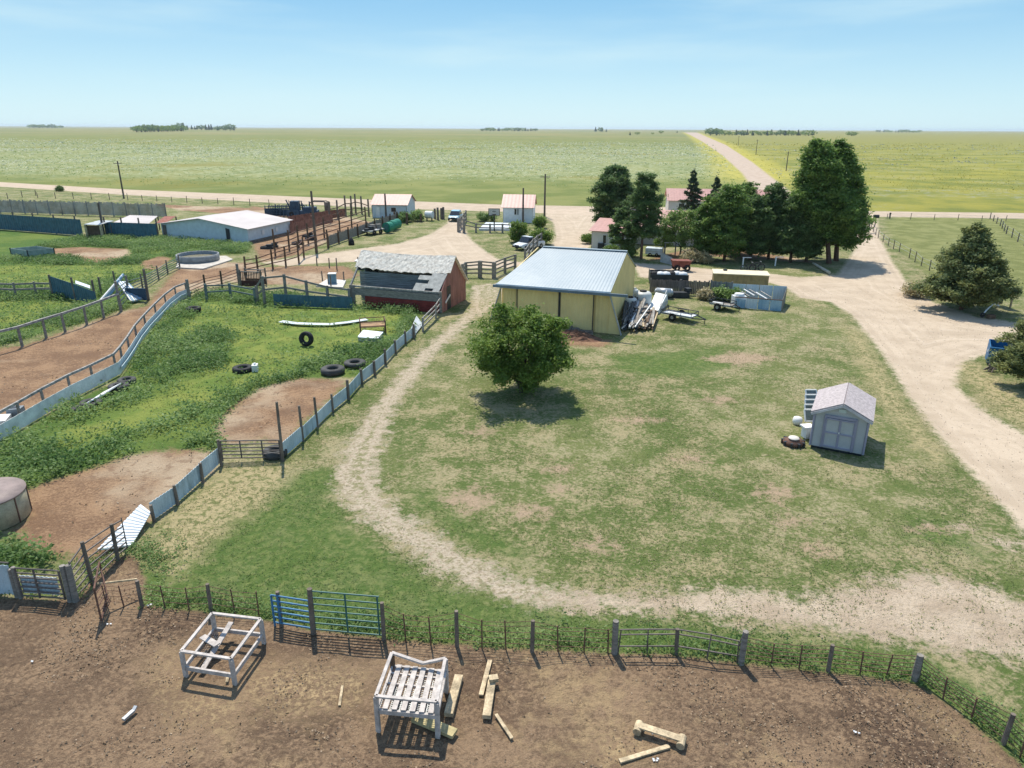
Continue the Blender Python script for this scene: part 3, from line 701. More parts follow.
for s0, s1 in ((.235, .495), (.505, .765)):
    m1 = MB(); quad_wall(m1, lerp(A, B_, s0) + f0 * 1.5, lerp(A, B_, s1) + f0 * 1.5, .16, 1.72, .03); dr = m1.build('door', SHED, rt)
    m1 = MB(); q0, q1 = lerp(A, B_, s0) + f0 * 2.2, lerp(A, B_, s1) + f0 * 2.2
    for p, q in ((V3(q0, .18), V3(q0, 1.72)), (V3(q1, .18), V3(q1, 1.72)), (V3(q0, .95), V3(q1, .95)), (V3(q0, .22), V3(q1, .22)), (V3(q0, 1.68), V3(q1, 1.68))): m1.bar(p, q, .07, .03 if abs(p.z - q.z) > .1 else .07)
    m1.build('door_trim', SHTRIM, dr)
m1 = MB()
for s_ in (.215, .785): m1.bar(V3(lerp(A, B_, s_) + f0 * 2, .12), V3(lerp(A, B_, s_) + f0 * 2, 1.82), .12, .03)
m1.bar(V3(lerp(A, B_, .2) + f0 * 2, 1.8), V3(lerp(A, B_, .8) + f0 * 2, 1.8), .03, .12)
for q in (A, B_, ): m1.bar(V3(q + f0, .1), V3(q + f0, he - .02), .09, .05)
m1.build('door_casing', SHTRIM, rt)
m1 = MB(); quad_wall(m1, lerp(A, B_, .43) + f0 * 1.4, lerp(A, B_, .57) + f0 * 1.4, 2.08, 2.24, .03); m1.build('gable_vent', mat('pale_vent', (.5, .56, .55), .6), rt)
m1 = MB(); m1.bar(V3(lerp(A, B_, .5) + f0 * 3.4, .98), V3(lerp(A, B_, .5) + f0 * 3.4, 1.06), .05); m1.build('latch', M_WHITE, rt)

# ---- gabled buildings further back
def gable_house(name, label, cat, a, b, depth, he, hr, wall, roofm, wins=(), ov=.3, ridge='along', base=0.0, ribs=0):
    a, b = V3(a, 0), V3(b, 0); d = (b - a).normalized(); nb = Vector((-d.y, d.x, 0)); c, e = b + nb * depth, a + nb * depth
    rt = thing(name, lerp(a, c, .5), label, cat)
    m1 = MB(); mh = MB()
    if ridge == 'along':
        g = [(a, b, he), (c, e, he)]; hips = [(b, c), (e, a)]; r0, r1 = lerp(a, e, .5), lerp(b, c, .5)
        rd, ed, W_ = d, nb, depth
    else:
        g = [(b, c, he), (e, a, he)]; hips = [(a, b), (c, e)]; r0, r1 = lerp(a, b, .5), lerp(e, c, .5)
        rd, ed, W_ = nb, d, (b - a).length
    for p, q, z in g: quad_wall(m1, p, q, 0, z, .1)
    for p, q in hips: quad_wall(m1, p, lerp(p, q, .5), 0, (he, hr - .03), .1); quad_wall(m1, lerp(p, q, .5), q, 0, (hr - .03, he), .1)
    m1.build('wall', wall, rt)
    m1 = MB(); sl = (hr - he) / (W_ / 2)
    for sgn in (-1, 1):
        t0 = V3(r0 - rd * ov, hr + .05); t1 = V3(r1 + rd * ov, hr + .05)
        q0 = V3(r0 - rd * ov + ed * sgn * (W_ / 2 + ov), he - sl * ov + .05); q1 = V3(r1 + rd * ov + ed * sgn * (W_ / 2 + ov), he - sl * ov + .05)
        m1.ridged(t0, q0, t1, q1, max(6, int((r1 - r0).length / .5)), .006)
    ro = m1.build('roof', roofm, rt)
    for k, (s0, s1, z0, z1, kind) in enumerate(wins):
        m1 = MB(); quad_wall(m1, lerp(a, b, s0) - nb * .04, lerp(a, b, s1) - nb * .04, z0, z1, .03)
        o = m1.build('door' if kind == 'd' else 'window', M_WHITE if kind == 'd' else M_GLASS, rt)
        m1 = MB()
        p, q = lerp(a, b, s0) - nb * .06, lerp(a, b, s1) - nb * .06
        for x, y in ((V3(p, z0), V3(p, z1)), (V3(q, z0), V3(q, z1)), (V3(p, z0), V3(q, z0)), (V3(p, z1), V3(q, z1))): m1.bar(x, y, .07)
        m1.build('frame', M_WHITE, o)
    return rt, d, nb
BLUEW = mat('pale_blue_siding', (0.52, 0.58, 0.62), 0.7, var=0.12)
W_BLU = mat('cool_white_siding', (0.74, 0.76, 0.77), 0.7, var=0.1)  # one even, faintly bluish white
gable_house('garage', 'small pale blue garage with pink roof behind the green tubs', 'garage', P(372.5, 217.5), P(407, 218), 7, 2.3, 3.7, BLUEW, M_PINK, ((.12, .22, .0, 1.9, 'd'), (.55, .7, 1.0, 1.8, 'w')), .3)
gable_house('pump_house', 'small white outbuilding with pink roof behind the basketball hoop', 'outbuilding', P(503, 222.5), P(532.5, 223), 6.5, 2.6, 4.3, W_BLU, M_PINK, ((.38, .46, 1.3, 2.3, 'w'), (.48, .53, 1.3, 2.3, 'w')), .3)
gable_house('farmhouse', 'cream farmhouse with pink roof half hidden behind the pines', 'house', P(616, 243), P(716, 247), 8.5, 2.5, 4.2, M_CREAM, M_PINK, ((.2, .26, 1, 2, 'w'), (.4, .46, 1, 2, 'w'), (.6, .64, 0, 2.1, 'd'), (.8, .86, 1, 2, 'w')), .4)
gable_house('farmhouse_annex', 'cream house wing with pink roof and white door beyond the yellow barn', 'house wing', P(591, 249.5), P(621, 251.5), 10, 2.5, 3.5, M_CREAM, M_PINK, ((.38, .5, .9, 2.0, 'w'), (.66, .9, .0, 2.1, 'd')), .35)
gable_house('bunkhouse', 'long cream bunkhouse with pink roof behind the spruces near the road', 'house', P(668, 214), P(768, 216), 8, 2.6, 4.3, M_CREAM, M_PINK, ((.1, .16, 1, 2, 'w'), (.6, .66, 1, 2, 'w')), .4)
# ---- long white cattle barn
a = P(163, 237.5); bq = P(249, 243.5); d = (bq - a).normalized()
nb_ = (P(291, 233.5) - bq); Dp = nb_.length; nb = nb_.normalized()
A, B_ = a, bq; C_, D_ = bq + nb_, a + nb_
rt = thing('cattle_barn', lerp(A, C_, .5), 'long low white barn with a faded whitish pink metal roof', 'barn')
he, hr = 2.0, 3.0; M0, M1 = lerp(A, B_, .48), lerp(D_, C_, .48)
WBARN = mat('pale_blue_white_siding', (0.55, 0.62, 0.65), 0.7, var=0.12); PALEROOF = mat('faded_pinkish_roof', (0.52, 0.46, 0.43), 0.5, var=0.15, scale=.3)
m1 = MB()
for p, q, z in ((A, M0, (he, hr)), (M0, B_, (hr, he)), (B_, C_, he), (C_, M1, (he, hr)), (M1, D_, (hr, he)), (D_, A, he)): quad_wall(m1, p, q, 0, z, .1)
m1.build('wall', WBARN, rt)
m1 = MB()
for sgn, E0, E1 in ((-1, A, D_), (1, B_, C_)):
    o = (E0 - M0).normalized() * .4; r0 = V3(M0 - nb * .4, hr + .06); r1 = V3(M1 + nb * .4, hr + .06)
    m1.ridged(r0, V3(E0 + o - nb * .4, he - .02), r1, V3(E1 + o + nb * .4, he - .02), 26, .008)
m1.build('roof', PALEROOF, rt)
m1 = MB(); q0, q1 = lerp(A, B_, .76) - nb * .12, lerp(A, B_, .80) - nb * .12; m1.slab([V3(q0, 0), V3(q1, 0), V3(q1, 1.8), V3(q0, 1.9)], .06); m1.build('door', M_DARK, rt)
m1 = MB(); quad_wall(m1, lerp(A, B_, .02) - nb * .1, lerp(A, B_, .06) - nb * .1, 0, 1.8, .06); m1.build('corner_door', W_POST, rt)
for t in (.3, .62): m1 = MB(); quad_wall(m1, lerp(B_, C_, t) + d * .12, lerp(B_, C_, t + .05) + d * .12, .8, 1.4, .04); m1.build('window', M_WHITE, rt)
m1 = MB(); quad_wall(m1, B_ + d * .13, C_ + d * .13, 0.0, .35, .04); m1.build('footing', W_POST, rt)
# low roofs west of it
def lowroof(name, label, cat, px, z0, z1, m, posts=True):
    p = PP(px); rt = thing(name, lerp(p[0], p[2], .5), label, cat)
    q = [V3(p[0], z0), V3(p[1], z0), V3(p[2], z1), V3(p[3], z1)]
    mm = MB(); mm.ridged(q[3], q[0], q[2], q[1], 12, .03); mm.build('roof', m, rt)
    for x in q: mm = MB(); mm.bar(V3(x, 0), x - Vector((0, 0, .03)), .14); mm.build('post', W_POST, rt)
lowroof('lean_to', 'pale pinkish roofed lean-to behind the right teal wall', 'lean-to', [(113, 237), (150, 238), (160, 230), (132, 229)], 1.9, 2.1, PALEROOF)
lowroof('rusty_lean_to', 'rusty red roofed lean-to at the corner of the long white barn', 'lean-to', [(158, 237), (168, 237), (178, 231), (167, 231)], 2.0, 2.2, mat('rust_red_roof', (.33, .12, .08), .7, var=.4))

# ================================================================ fences
def post_mb(p, h, r, sq=False, lean=0.03, z0=-.05):
    m1 = MB(); q = V3(p, h) + Vector((rnd.uniform(-lean, lean), rnd.uniform(-lean, lean), 0))
    if sq: m1.bar(V3(p, z0), q, r * 2, r * 2, up=(0.2, 1, 0))
    else: m1.tube(V3(p, z0), q, r * 1.04, r * .92, 8)
    return m1
def wire_fence(name, label, cat, pts, kinds, hs, rails, rail_r, rail_m, post_m=W_POST, thin_m=M_RUST, pr=.065, mesh=False, group=None, sq=False, jit=.015, railname='rail', start=0, stop=None):
    rt = thing(name, pts[0], label, cat, group)
    for p, k, h in zip(pts, kinds, hs):
        if k == '-': continue
        if k == 'W': post_mb(p, h, pr, sq).build('post', post_m, rt)
        elif k == 'B': post_mb(p, h, pr * 1.5, sq).build('post', W_OLD, rt)
        else: post_mb(p, h, .022, False, .05).build('steel_post', thin_m, rt)
    for f in rails:
        m1 = MB(); pp = [V3(p, h * f + rnd.uniform(-jit, jit)) for p, h in zip(pts, hs)]
        for p, q in zip(pp, pp[1:]): m1.bar(p, q, rail_r if not isinstance(rail_r, tuple) else rail_r[0], rail_r if not isinstance(rail_r, tuple) else rail_r[1])
        m1.build(railname, rail_m, rt)
    if mesh:
        m1 = MB()
        for p, q, h1, h2 in zip(pts, pts[1:], hs, hs[1:]):
            n = max(2, int((q - p).length / .3))
            for k in range(n):
                x = lerp(p, q, k / n); h = lerp(h1, h2, k / n); m1.bar(V3(x, .05), V3(x, h * .85), .005)
        m1.build('mesh_wires', rail_m, rt)
    return rt
# front corral fence, three stretches around the gates
def px_fence(lst): return [P(u_, v_) for u_, v_, t, k in lst], [k for *_, k in lst], [hz(u_, v_, t) for u_, v_, t, k in lst]
F1 = [(107, 607, 585, 'T'), (124, 607, 586, 'T'), (142, 606, 581, 'W'), (165, 607, 586, 'T'), (189, 609, 588, 'T'), (211, 610, 584, 'W'), (235, 613, 590, 'T'), (259, 616, 592, 'T')]
p, k, h = px_fence(F1); wire_fence('wire_fence', 'short rusty wire fence stretch between the bent red gate and blue gate', 'fence', p, k, h, (.25, .5, .75, .95), .012, M_RUST, mesh=True)
F2 = [(384, 640, 602, 'W'), (406, 642, 614, 'T'), (431, 644, 616, 'T'), (457, 646, 611, 'W'), (482, 648, 620, 'T'), (506, 649, 621, 'T'), (532, 651, 620, 'W'), (558, 651, 626, 'T'), (584, 652, 627, 'T'), (608, 653, 629, 'T'), (614.5, 653, 621, 'B')]
p, k, h = px_fence(F2); wire_fence('wire_fence', 'rusty wire fence between the green panel gate and the thick grey post', 'fence', p, k, h, (.2, .4, .6, .8, .95), .012, M_RUST, mesh=True)
F3 = [(618, 653, 629, 'T'), (647, 653, 629, 'T'), (676, 653, 629, 'W'), (707, 658, 634, 'T'), (737, 662, 641, 'T'), (741, 663, 631, 'B')]
p, k, h = px_fence(F3); wire_fence('pipe_fence', 'dark pipe panels between the two thick grey posts', 'fence panel', p, k, h, (.3, .78, .98), .032, M_PIPE, thin_m=M_PIPE)
F4 = [(741, 663, 636, '-'), (771, 666, 643, 'T'), (799, 669, 645, 'T'), (828, 671, 645, 'W'), (860, 674, 651, 'T'), (886, 677, 654, 'T'), (914, 680, 655, 'B'), (917, 680, 657, 'W'), (943, 699, 678, 'T'), (971, 719, 697, 'T'), (1003, 744, 714, 'W'), (1020, 758, 730, 'T'), (1048, 782, 752, 'T'), (1080, 808, 775, 'W')]
p, k, h = px_fence(F4); wire_fence('wire_fence', 'rusty wire fence turning the right front corner of the corral', 'fence', p, k, h, (.18, .34, .5, .66, .82, .96), .015, M_RUST, mesh=True)
def gate(name, label, a, b, h, n, m, r=.03, z0=.15, ups=(0, .5, 1), cat='gate', bend=None, railm=None):
    rt = thing(name, a, label, cat); m1 = MB()
    for t in ups: q = lerp(a, b, t); m1.tube(V3(q, z0 if 0 < t < 1 else 0), V3(q, h), r * 1.15)
    m1.build('frame', m, rt)
    for k in range(n):
        z = z0 + (h - z0) * k / (n - 1); m1 = MB(); m1.tube(V3(a, z), V3(b, z), r); m1.build('crossbar', railm or m, rt)
    return rt
def wpost(name, label, u_, vb, vt, r=.09, m=W_POST, group=None, sq=False):
    mm = post_mb(P(u_, vb), hz(u_, vb, vt), r, sq); return single(name, mm, m, label, 'post', group)
gate('tube_gate', 'bright blue tube gate in the front corral fence', P(275, 626), P(312, 632), hz(275, 626, 595), 6, M_BLUE, .03, ups=(0, .17, 1))
gate('panel_gate', 'wide dark green tube gate next to the blue gate', P(315, 633), P(382, 639), hz(315, 633, 591), 7, M_GREEN, .025, ups=(0, .5, .97))
wpost('gate_post', 'dark wooden post splitting the bright blue gate from the green one', 313.5, 633, 588.5)
wpost('gate_post', 'dark wooden post standing by the left end of the bright blue gate', 281.5, 626, 592, .07)
# bent red gate
rt = thing('bent_gate', P(102, 623), 'bent rusty red gate sagging beside the corner of the corral', 'gate')
a, bq = P(102, 623), P(108, 600); m1 = MB()
for q, r_, s_ in ((V3(a, .1), V3(a, 1.3), .03), (V3(a, 1.3), V3(bq, 1.5), .03), (V3(bq, .2), V3(bq, 1.5), .03), (V3(a, .1), V3(bq, .2), .03)): m1.tube(q, r_, s_)
m1.build('frame', M_RUST, rt)
for k in range(5): m1 = MB(); m1.path([V3(a, .2 + .22 * k), V3(lerp(a, bq, .5) + Vector((.2, 0, 0)), .3 + .22 * k), V3(bq, .3 + .24 * k)], .018); m1.build('crossbar', M_RUST, rt)
m1 = MB(); m1.bar(V3(P(103, 608), .95), V3(P(140, 594), .6), .05); m1.build('loose_rail', W_NEW, rt)
# left front corner
rt = thing('sheeted_gate', P(22, 600), 'pipe gate backed with blue sheet metal at the lower left', 'gate')
a, bq = P(23, 599), P(66, 602); m1 = MB(); H_ = hz(23, 599, 568)
for t in (0, .42, 1): m1.tube(V3(lerp(a, bq, t), .1), V3(lerp(a, bq, t), H_), .035)
m1.build('frame', M_PIPE, rt)
for k in range(7): m1 = MB(); z = .15 + (H_ - .15) * k / 6; m1.tube(V3(a, z), V3(bq, z), .028); m1.build('crossbar', M_PIPE, rt)
m1 = MB(); off = Vector((0, .08, 0)); m1.corr(a + off, lerp(a, bq, .86) + off, .2, H_ - .35, .16, .015); m1.build('sheet', M_SKY, rt)
a, bq = P(-70, 592), P(16, 597); m1 = MB(); m1.corr(a, bq, .1, 1.25, .16, .02)
rt = thing('sheet_fence', a, 'pale blue corrugated sheet fence at the lower left edge', 'fence'); m1.build('sheet', M_SKY, rt)
for t in (.1, .45, .8): post_mb(lerp(a, bq, t) + Vector((0, .15, 0)), 1.4, .08).build('post', W_OLD, rt)
m1 = MB(); m1.tube(V3(a, 1.3) + off, V3(bq, 1.3) + off, .03); m1.build('rail', M_PIPE, rt)
wpost('corner_post', 'left of the weathered twin posts beside the sheeted gate', 17.5, 597, 569, .075, W_OLD); wpost('corner_post', 'right of the weathered twin posts beside the sheeted gate', 21.5, 598, 567, .075, W_OLD)
wpost('corner_post', 'thick leaning grey corner post nearest the sheeted pipe gate', 71, 601, 566, .1, W_OLD); wpost('corner_post', 'thick grey corner post where the slanted pipe fence starts', 76, 601, 565.5, .1, W_OLD)
F5 = [(78, 600, 566, '-'), (93, 585, 548, 'W'), (94, 584, 539, 'T'), (119, 560, 530, 'W'), (117, 562, 533, 'T'), (126, 552, 531, 'T')]
p, k, h = px_fence(F5); h[0] = 1.5; hh = [1.5] * len(h); hh[1] = h[1]; hh[2] = h[2]
wire_fence('pipe_fence', 'slanted rusty pipe fence climbing from the corner posts', 'fence', [P(78, 600), P(93, 585), P(118, 560), P(128, 551)], 'TWWT', [1.5, 1.75, 1.5, 1.4], (.12, .28, .44, .6, .76, .95), .04, M_PIPE, thin_m=M_PIPE, pr=.07)
m1 = MB(); a, bq, c_, d_ = P(98, 556), P(132, 548), P(153, 522), P(143, 516)
for k in range(1): m1.ridged(V3(a, .25), V3(bq, .1), V3(d_, .55), V3(c_, .45), 14, .03)
single('fallen_sheet', m1, M_WSHEET, 'white corrugated sheet lying slanted at the end of the blue fence', 'metal sheet')
# blue sheet fence up the yard
def sheet_fence(name, label, px, tops, posts, m, hs=.8, pitch=.2):
    pts = PP(px); rt = thing(name, pts[0], label, 'fence')
    for i, (a, b_) in enumerate(zip(pts, pts[1:])):
        m1 = MB(); m1.corr(a, b_, .04, (hs + rnd.uniform(-.05, .05), hs + rnd.uniform(-.05, .05)), pitch, .02); m1.build('sheet', M_SKY2 if i % 3 == 1 else m, rt)
    for (u_, vb, vt) in posts: post_mb(P(u_, vb), hz(u_, vb, vt), .07 if vb > 400 else .09).build('post', W_POST, rt)
    return rt
sheet_fence('sheet_fence', 'pale blue sheet metal fence climbing past the brown pen', [(153.5, 521), (177, 504), (202, 481), (221, 463)], None, [(154.5, 522, 505), (178, 505, 485), (203, 482, 463), (221.5, 465, 440)], M_SKY, .85)
sheet_fence('sheet_fence', 'faded blue sheet metal fence along the sandy track toward the red barn', [(284, 458), (303, 441), (318, 426), (333, 411), (349, 398), (362, 383), (375, 373), (386, 363), (396, 352), (406, 343), (416, 335)], None,
            [(283, 461, 402), (303, 441, 406), (317.5, 427, 397), (333, 412, 394), (348.5, 399, 380), (362, 384, 369), (375, 375, 361), (385.5, 364, 349), (395.5, 353, 340), (405.5, 344, 331), (414, 338, 324)], M_SKY, .78)
gate('pipe_gate', 'dark pipe gate between the two blue sheet metal fences', P(223, 461), P(281, 460), hz(223, 461, 441), 6, M_PIPE, .03, ups=(0, .33, .7, 1))
m1 = MB(); a, bq, c_, d_ = P(409, 341), P(414, 337), P(423, 326), P(417, 323); m1.ridged(V3(a, .5), V3(bq, .1), V3(d_, .6), V3(c_, .15), 6, .02)
single('tilted_sheet', m1, M_WSHEET, 'white metal sheet tilted at the top end of the blue fence', 'metal sheet')
wire_fence('corner_fence', 'grey rail fence linking the blue fence to the red barn corner', 'fence', PP([(423, 331), (436, 318), (443, 311)]), 'WWW', [1.1, 1.2, 1.6], (.3, .6, .92), (.06, .12), W_GREY, W_GREY, sq=True)
# white sheet wall with a rail above, sweeping up the left pen
cur = [(-40, 466), (0, 442), (26, 426.5), (50, 412), (76, 397), (98, 386), (121, 374), (127, 366), (134, 355), (141, 343), (150, 331), (160, 320), (170, 309), (180, 301), (190, 297)]
pts = PP(cur); rt = thing('white_sheet_wall', pts[5], 'white and blue sheet metal wall curving up beside the brown alley', 'wall')
for i, (a, b_) in enumerate(zip(pts, pts[1:])):
    m1 = MB(); m1.corr(a, b_, .02, .82, .5, .012); m1.build('sheet', mat('bluish_white_sheet', (.72, .73, .70), .5, var=.25) if i < 6 else M_WSHEET, rt)
m1 = MB()
for a, b_ in zip(pts[6:], pts[7:]): m1.bar(V3(a, .45) + Vector((.2, -.1, 0)), V3(b_, .45) + Vector((.2, -.1, 0)), .04, .2)
m1.build('band', M_SKY, rt)
off = Vector((-.45, .35, 0)); pts2 = [q + off for q in pts]
wire_fence('rail_fence', 'single top rail fence curving behind the white sheet wall', 'fence', pts2, 'W' * len(pts2), [1.25] * len(pts2), (.97,), (.10, .14), W_GREY, W_OLD, pr=.08, jit=.03)
wire_fence('pipe_fence', 'brown pipe and post fence curving up to the feeder gate', 'fence', PP([(190, 301), (206, 292), (222.5, 289), (239.5, 284.5)]), 'BWWB', [2.0, 1.7, 1.8, 2.1], (.15, .3, .45, .6, .75), .05, M_RUST, W_BROWN, pr=.1)
wire_fence('rail_fence', 'heavy grey top rail fence along the far side of the alley', 'fence', PP([(-60, 372), (-20, 358), (22.5, 347), (46.5, 338.5), (65.5, 332.5), (87, 325), (104, 318), (121.5, 311)]), 'W' * 8, [1.55] * 8, (.96,), (.14, .16), W_GREY, W_OLD, pr=.1, mesh=True)
wire_fence('pipe_fence', 'dull teal pipe fence running from the blue scrap to the round tank', 'fence', PP([(121, 311), (130, 299), (143, 290), (159, 280), (168, 274), (180, 268)]), 'BBWWWW', [2.6, 2.2, 1.6, 1.5, 1.5, 1.5], (.15, .3, .45, .6, .75), .06, M_TEALPIPE, W_POST, pr=.08)
wpost('tall_post', 'tall dark post standing at the right of the blue scrap', 148.5, 300, 269, .13); wpost('tall_post', 'thin tall post between the blue scrap and the teal pipe fence', 116, 288, 271, .08); wpost('tall_post', 'dark post between the teal wall piece and blue scrap', 101.5, 294, 277, .1)
wire_fence('rail_fence', 'old two rail wooden fence in the weedy left pasture', 'fence', PP([(-30, 296), (-8, 297), (16.5, 298), (37, 297), (53, 297)]), 'WWWWW', [1.45] * 5, (.88, .55), (.1, .16), W_OLD, W_OLD, pr=.1)
# near the red barn
wire_fence('rail_fence', 'tall grey board rail fence behind the low teal wall', 'fence', PP([(258, 303), (265, 303.5), (286.5, 300), (308, 302), (328.5, 303), (350, 306)]), 'WWWWWW', [1.6, 2.5, 2.4, 2.0, 1.6, 1.6], (.5, .93), (.08, .16), W_OLD, W_OLD, pr=.1, sq=True)
a, bq = P(274, 305.5), P(353, 309); m1 = MB(); m1.corr(a, bq, .02, 1.05, .3, .02); single('teal_wall', m1, M_TEAL, 'low teal sheet wall left of the red barn', 'wall')
wire_fence('rail_fence', 'teal grey rail fence crossing the green pen to the feeder', 'fence', PP([(207, 300), (231, 298), (256, 303)]), 'WWW', [1.5, 1.4, 1.4], (.5, .88), (.07, .12), M_TEALPIPE, M_TEALPIPE, pr=.09, sq=True)
wire_fence('board_fence', 'dark board fence zigzagging right of the red barn', 'fence', PP([(463, 280), (466, 277), (480, 277), (494, 278), (505, 273), (515, 269.5)]), 'WWBBWW', [1.7, 1.6, 1.75, 1.7, 1.7, 1.7], (.25, .5, .75, .95), (.06, .15), W_OLD, W_OLD, pr=.13, sq=True)
wire_fence('board_fence', 'whitish grey board fence slanting beside the parked pickup', 'fence', PP([(525, 264), (529, 258), (533, 253), (537, 249), (541, 246.5)]), 'WWWWW', [1.8] * 5, (.3, .6, .92), (.06, .16), W_GREY, W_OLD, pr=.12, sq=True)
wire_fence('board_fence', 'low dark rail fence in front of the white slab and hoop', 'fence', PP([(458.5, 231.5), (464, 232.5), (476, 232.5), (490, 233), (502.5, 233), (512, 233.5)]), 'BBWWWW', [2.0, 2.1, 1.4, 1.4, 1.4, 1.4], (.55, .9), (.08, .16), W_OLD, W_OLD, pr=.12, sq=True)
wire_fence('board_fence', 'short dark post row beside the blue car', 'fence', PP([(458.5, 231), (461, 228), (464, 224), (466, 221)]), 'WWWW', [1.8] * 4, (.3, .6, .9), (.08, .16), W_OLD, W_OLD, pr=.12, sq=True)
# the round corral posts and plank fence of the north-west yards
wire_fence('corral_fence', 'tall brown post and rail corral fence left of the light pole', 'fence', PP([(246, 275), (258, 271.5), (273, 269), (286, 266.5), (299, 263), (304, 257.5), (316.5, 253), (328, 248)]), 'W' * 8, [2.0, 1.8, 2.2, 2.3, 2.5, 2.5, 2.6, 2.4], (.3, .55, .8), (.06, .1), M_RUST, W_BROWN, pr=.11)
wire_fence('corral_fence', 'inner brown post fence beside the long white barn', 'fence', PP([(275.5, 256), (289.5, 250.5), (299, 247.5), (308.5, 244), (324.5, 238.5), (340, 233), (352, 229), (366, 224)]), 'W' * 8, [3.3, 2.6, 2.9, 2.8, 3.0, 2.8, 2.8, 2.8], (.25, .5, .75), (.07, .12), M_RUST, W_BROWN, pr=.12)
rt = thing('plank_fence', P(328, 247), 'grey upright plank fence running up toward the garage', 'fence')
a, bq = P(328, 247), P(397, 222.5); m1 = MB(); n = 120
for k in range(n):
    p, q = lerp(a, bq, k / n), lerp(a, bq, (k + .75) / n); quad_wall(m1, p, q, .1, 1.45 + rnd.uniform(-.12, .1), .04)
m1.build('planks', W_OLD, rt)
for k in range(9): post_mb(lerp(a, bq, k / 8) + Vector((0.1, -.12, 0)), 1.8, .12).build('post', W_BROWN, rt)
wire_fence('corral_fence', 'dark post row behind the rusty yard near the garage', 'fence', PP([(330, 222), (338, 219), (346, 216), (352, 215), (356, 214), (362, 214), (369, 216)]), 'W' * 7, [3.4, 3.2, 3.6, 3.4, 3.6, 3.2, 3.0], (.3, .6), (.1, .14), W_BROWN, W_POST, pr=.16)
for k, (q, t) in enumerate((((291, 234), (333, 223)), ((289, 226), (345, 217)))):
    a, bq = P(*q), P(*t); m1 = MB(); m1.corr(a, bq, .1, 1.5, .5, .04, ruff=.06)
    single('rusty_panel_fence', m1, mat('rust_brown_sheet', (.27, .13, .09), .8, var=.4), ('rusty brown panel fence touching the long white barn corner', 'rear rusty brown panel fence below the blue machinery')[k], 'fence')
# windbreak, teal walls
a, bq = P(-60, 211.5), P(166.5, 217.8); rt = thing('windbreak_fence', lerp(a, bq, .5), 'long grey slatted windbreak fence in the far left pasture', 'fence')
m1 = MB(); n = 260
for k in range(n):
    p, q = lerp(a, bq, k / n), lerp(a, bq, (k + .62) / n); quad_wall(m1, p, q, .15, 2.3 + rnd.uniform(-.15, .2), .05)
m1.build('slats', mat('blue_grey_slats', (.30, .31, .31), .9, var=.5, scale=.6), rt)
for k in range(19): post_mb(lerp(a, bq, k / 18) + Vector((0, .1, 0)), 2.5, .1).build('post', W_OLD, rt)
for i, (q, t, lab) in enumerate((((-60, 225), (83.5, 236), 'long dark teal sheet wall at the left edge'), ((106, 236.8), (158, 238.8), 'dark teal sheet wall between the hut and long white barn'))):
    a, bq = P(*q), P(*t); rt = thing('teal_wall', lerp(a, bq, .5), lab, 'wall'); m1 = MB(); m1.corr(a, bq, .05, 2.35 if i == 0 else 2.1, .5, .03); m1.build('sheet', M_TEAL, rt)
    for k in range(8 if i == 0 else 4): post_mb(lerp(a, bq, k / (7.3 if i == 0 else 3)) + Vector((0, .25, 0)), 2.8, .12).build('post', W_POST, rt)
rt = thing('loading_hut', P(95, 238), 'small open hut with a pale roof between the two teal walls', 'hut'); a, bq = P(88, 238), P(103, 238.5)
d = (bq - a).normalized(); nb = Vector((-d.y, d.x, 0))
for p in (a, bq, a + nb * 2.5, bq + nb * 2.5): m1 = MB(); m1.bar(V3(p, 0), V3(p, 1.9), .28); m1.build('post', W_NEW, rt)
m1 = MB(); m1.slab([V3(a - nb * .3, 1.95), V3(bq - nb * .3, 1.95), V3(bq + nb * 2.8, 2.15), V3(a + nb * 2.8, 2.15)], .08); m1.build('roof', M_GALV, rt)
m1 = MB(); quad_wall(m1, a + nb * .15, bq + nb * .15, .1, 1.75, .05); m1.build('front_board', W_BROWN, rt)
a, bq = P(53.5, 297), P(78, 300.5); m1 = MB(); m1.corr(a, bq, .02, (2.0, 1.5), .3, .02); m1.corr(bq, P(97, 304), .02, (1.5, 1.1), .3, .02)
rt = thing('teal_windbreak', a, 'leaning dark teal wall piece in the weeds left of the blue scrap', 'wall'); m1.build('sheet', M_TEAL, rt)
for q in (P(53.5, 297), P(76, 300), P(96, 303)): post_mb(q, 2.1, .1).build('post', W_POST, rt)
m1 = MB(); m1.slab([V3(P(79, 300), 1.55), V3(P(93, 302), 1.25), V3(P(93, 300), 1.35), V3(P(79, 298), 1.65)], .05); m1.build('cap_sheet', M_WSHEET, rt)
# far pasture and road fences (thin, many posts)
def road_fence(name, label, px, step, h=1.2, pr=.07, m=W_POST, rails=(.5, .9), rm=M_GALV):
    pts = along(PP(px), step)[:100]
    return wire_fence(name, label, 'fence', pts, 'W' * len(pts), [h * rnd.uniform(.85, 1.15) for _ in pts], rails, .02, rm, m, pr=pr)
road_fence('wire_fence', 'thin post and wire fence along the near side of the road at left', [(38, 198), (128, 200), (250, 205.5), (330, 209), (372, 212)], 4.2, 1.3, .07)
road_fence('wire_fence', 'post and wire fence at the far left meeting the road fence', [(-40, 200), (8, 199), (36, 195.5)], 4.0, 1.4, .08)
road_fence('wire_fence', 'post and wire fence along the road at the right', [(887, 219), (1030, 221.5), (1300, 226)], 4.2, 1.0, .055)
road_fence('wire_fence', 'post and wire fence curving down between driveway and right pasture', [(869, 226), (878, 238), (888, 246), (899, 252), (909, 258), (921, 266), (938, 276), (950, 282)], 3.4, 1.1, .055)
road_fence('wire_fence', 'short post fence from the road into the right pasture', [(990, 219), (1000, 226), (1006, 234), (1024, 246), (1080, 268)], 4, 1.2, .08)
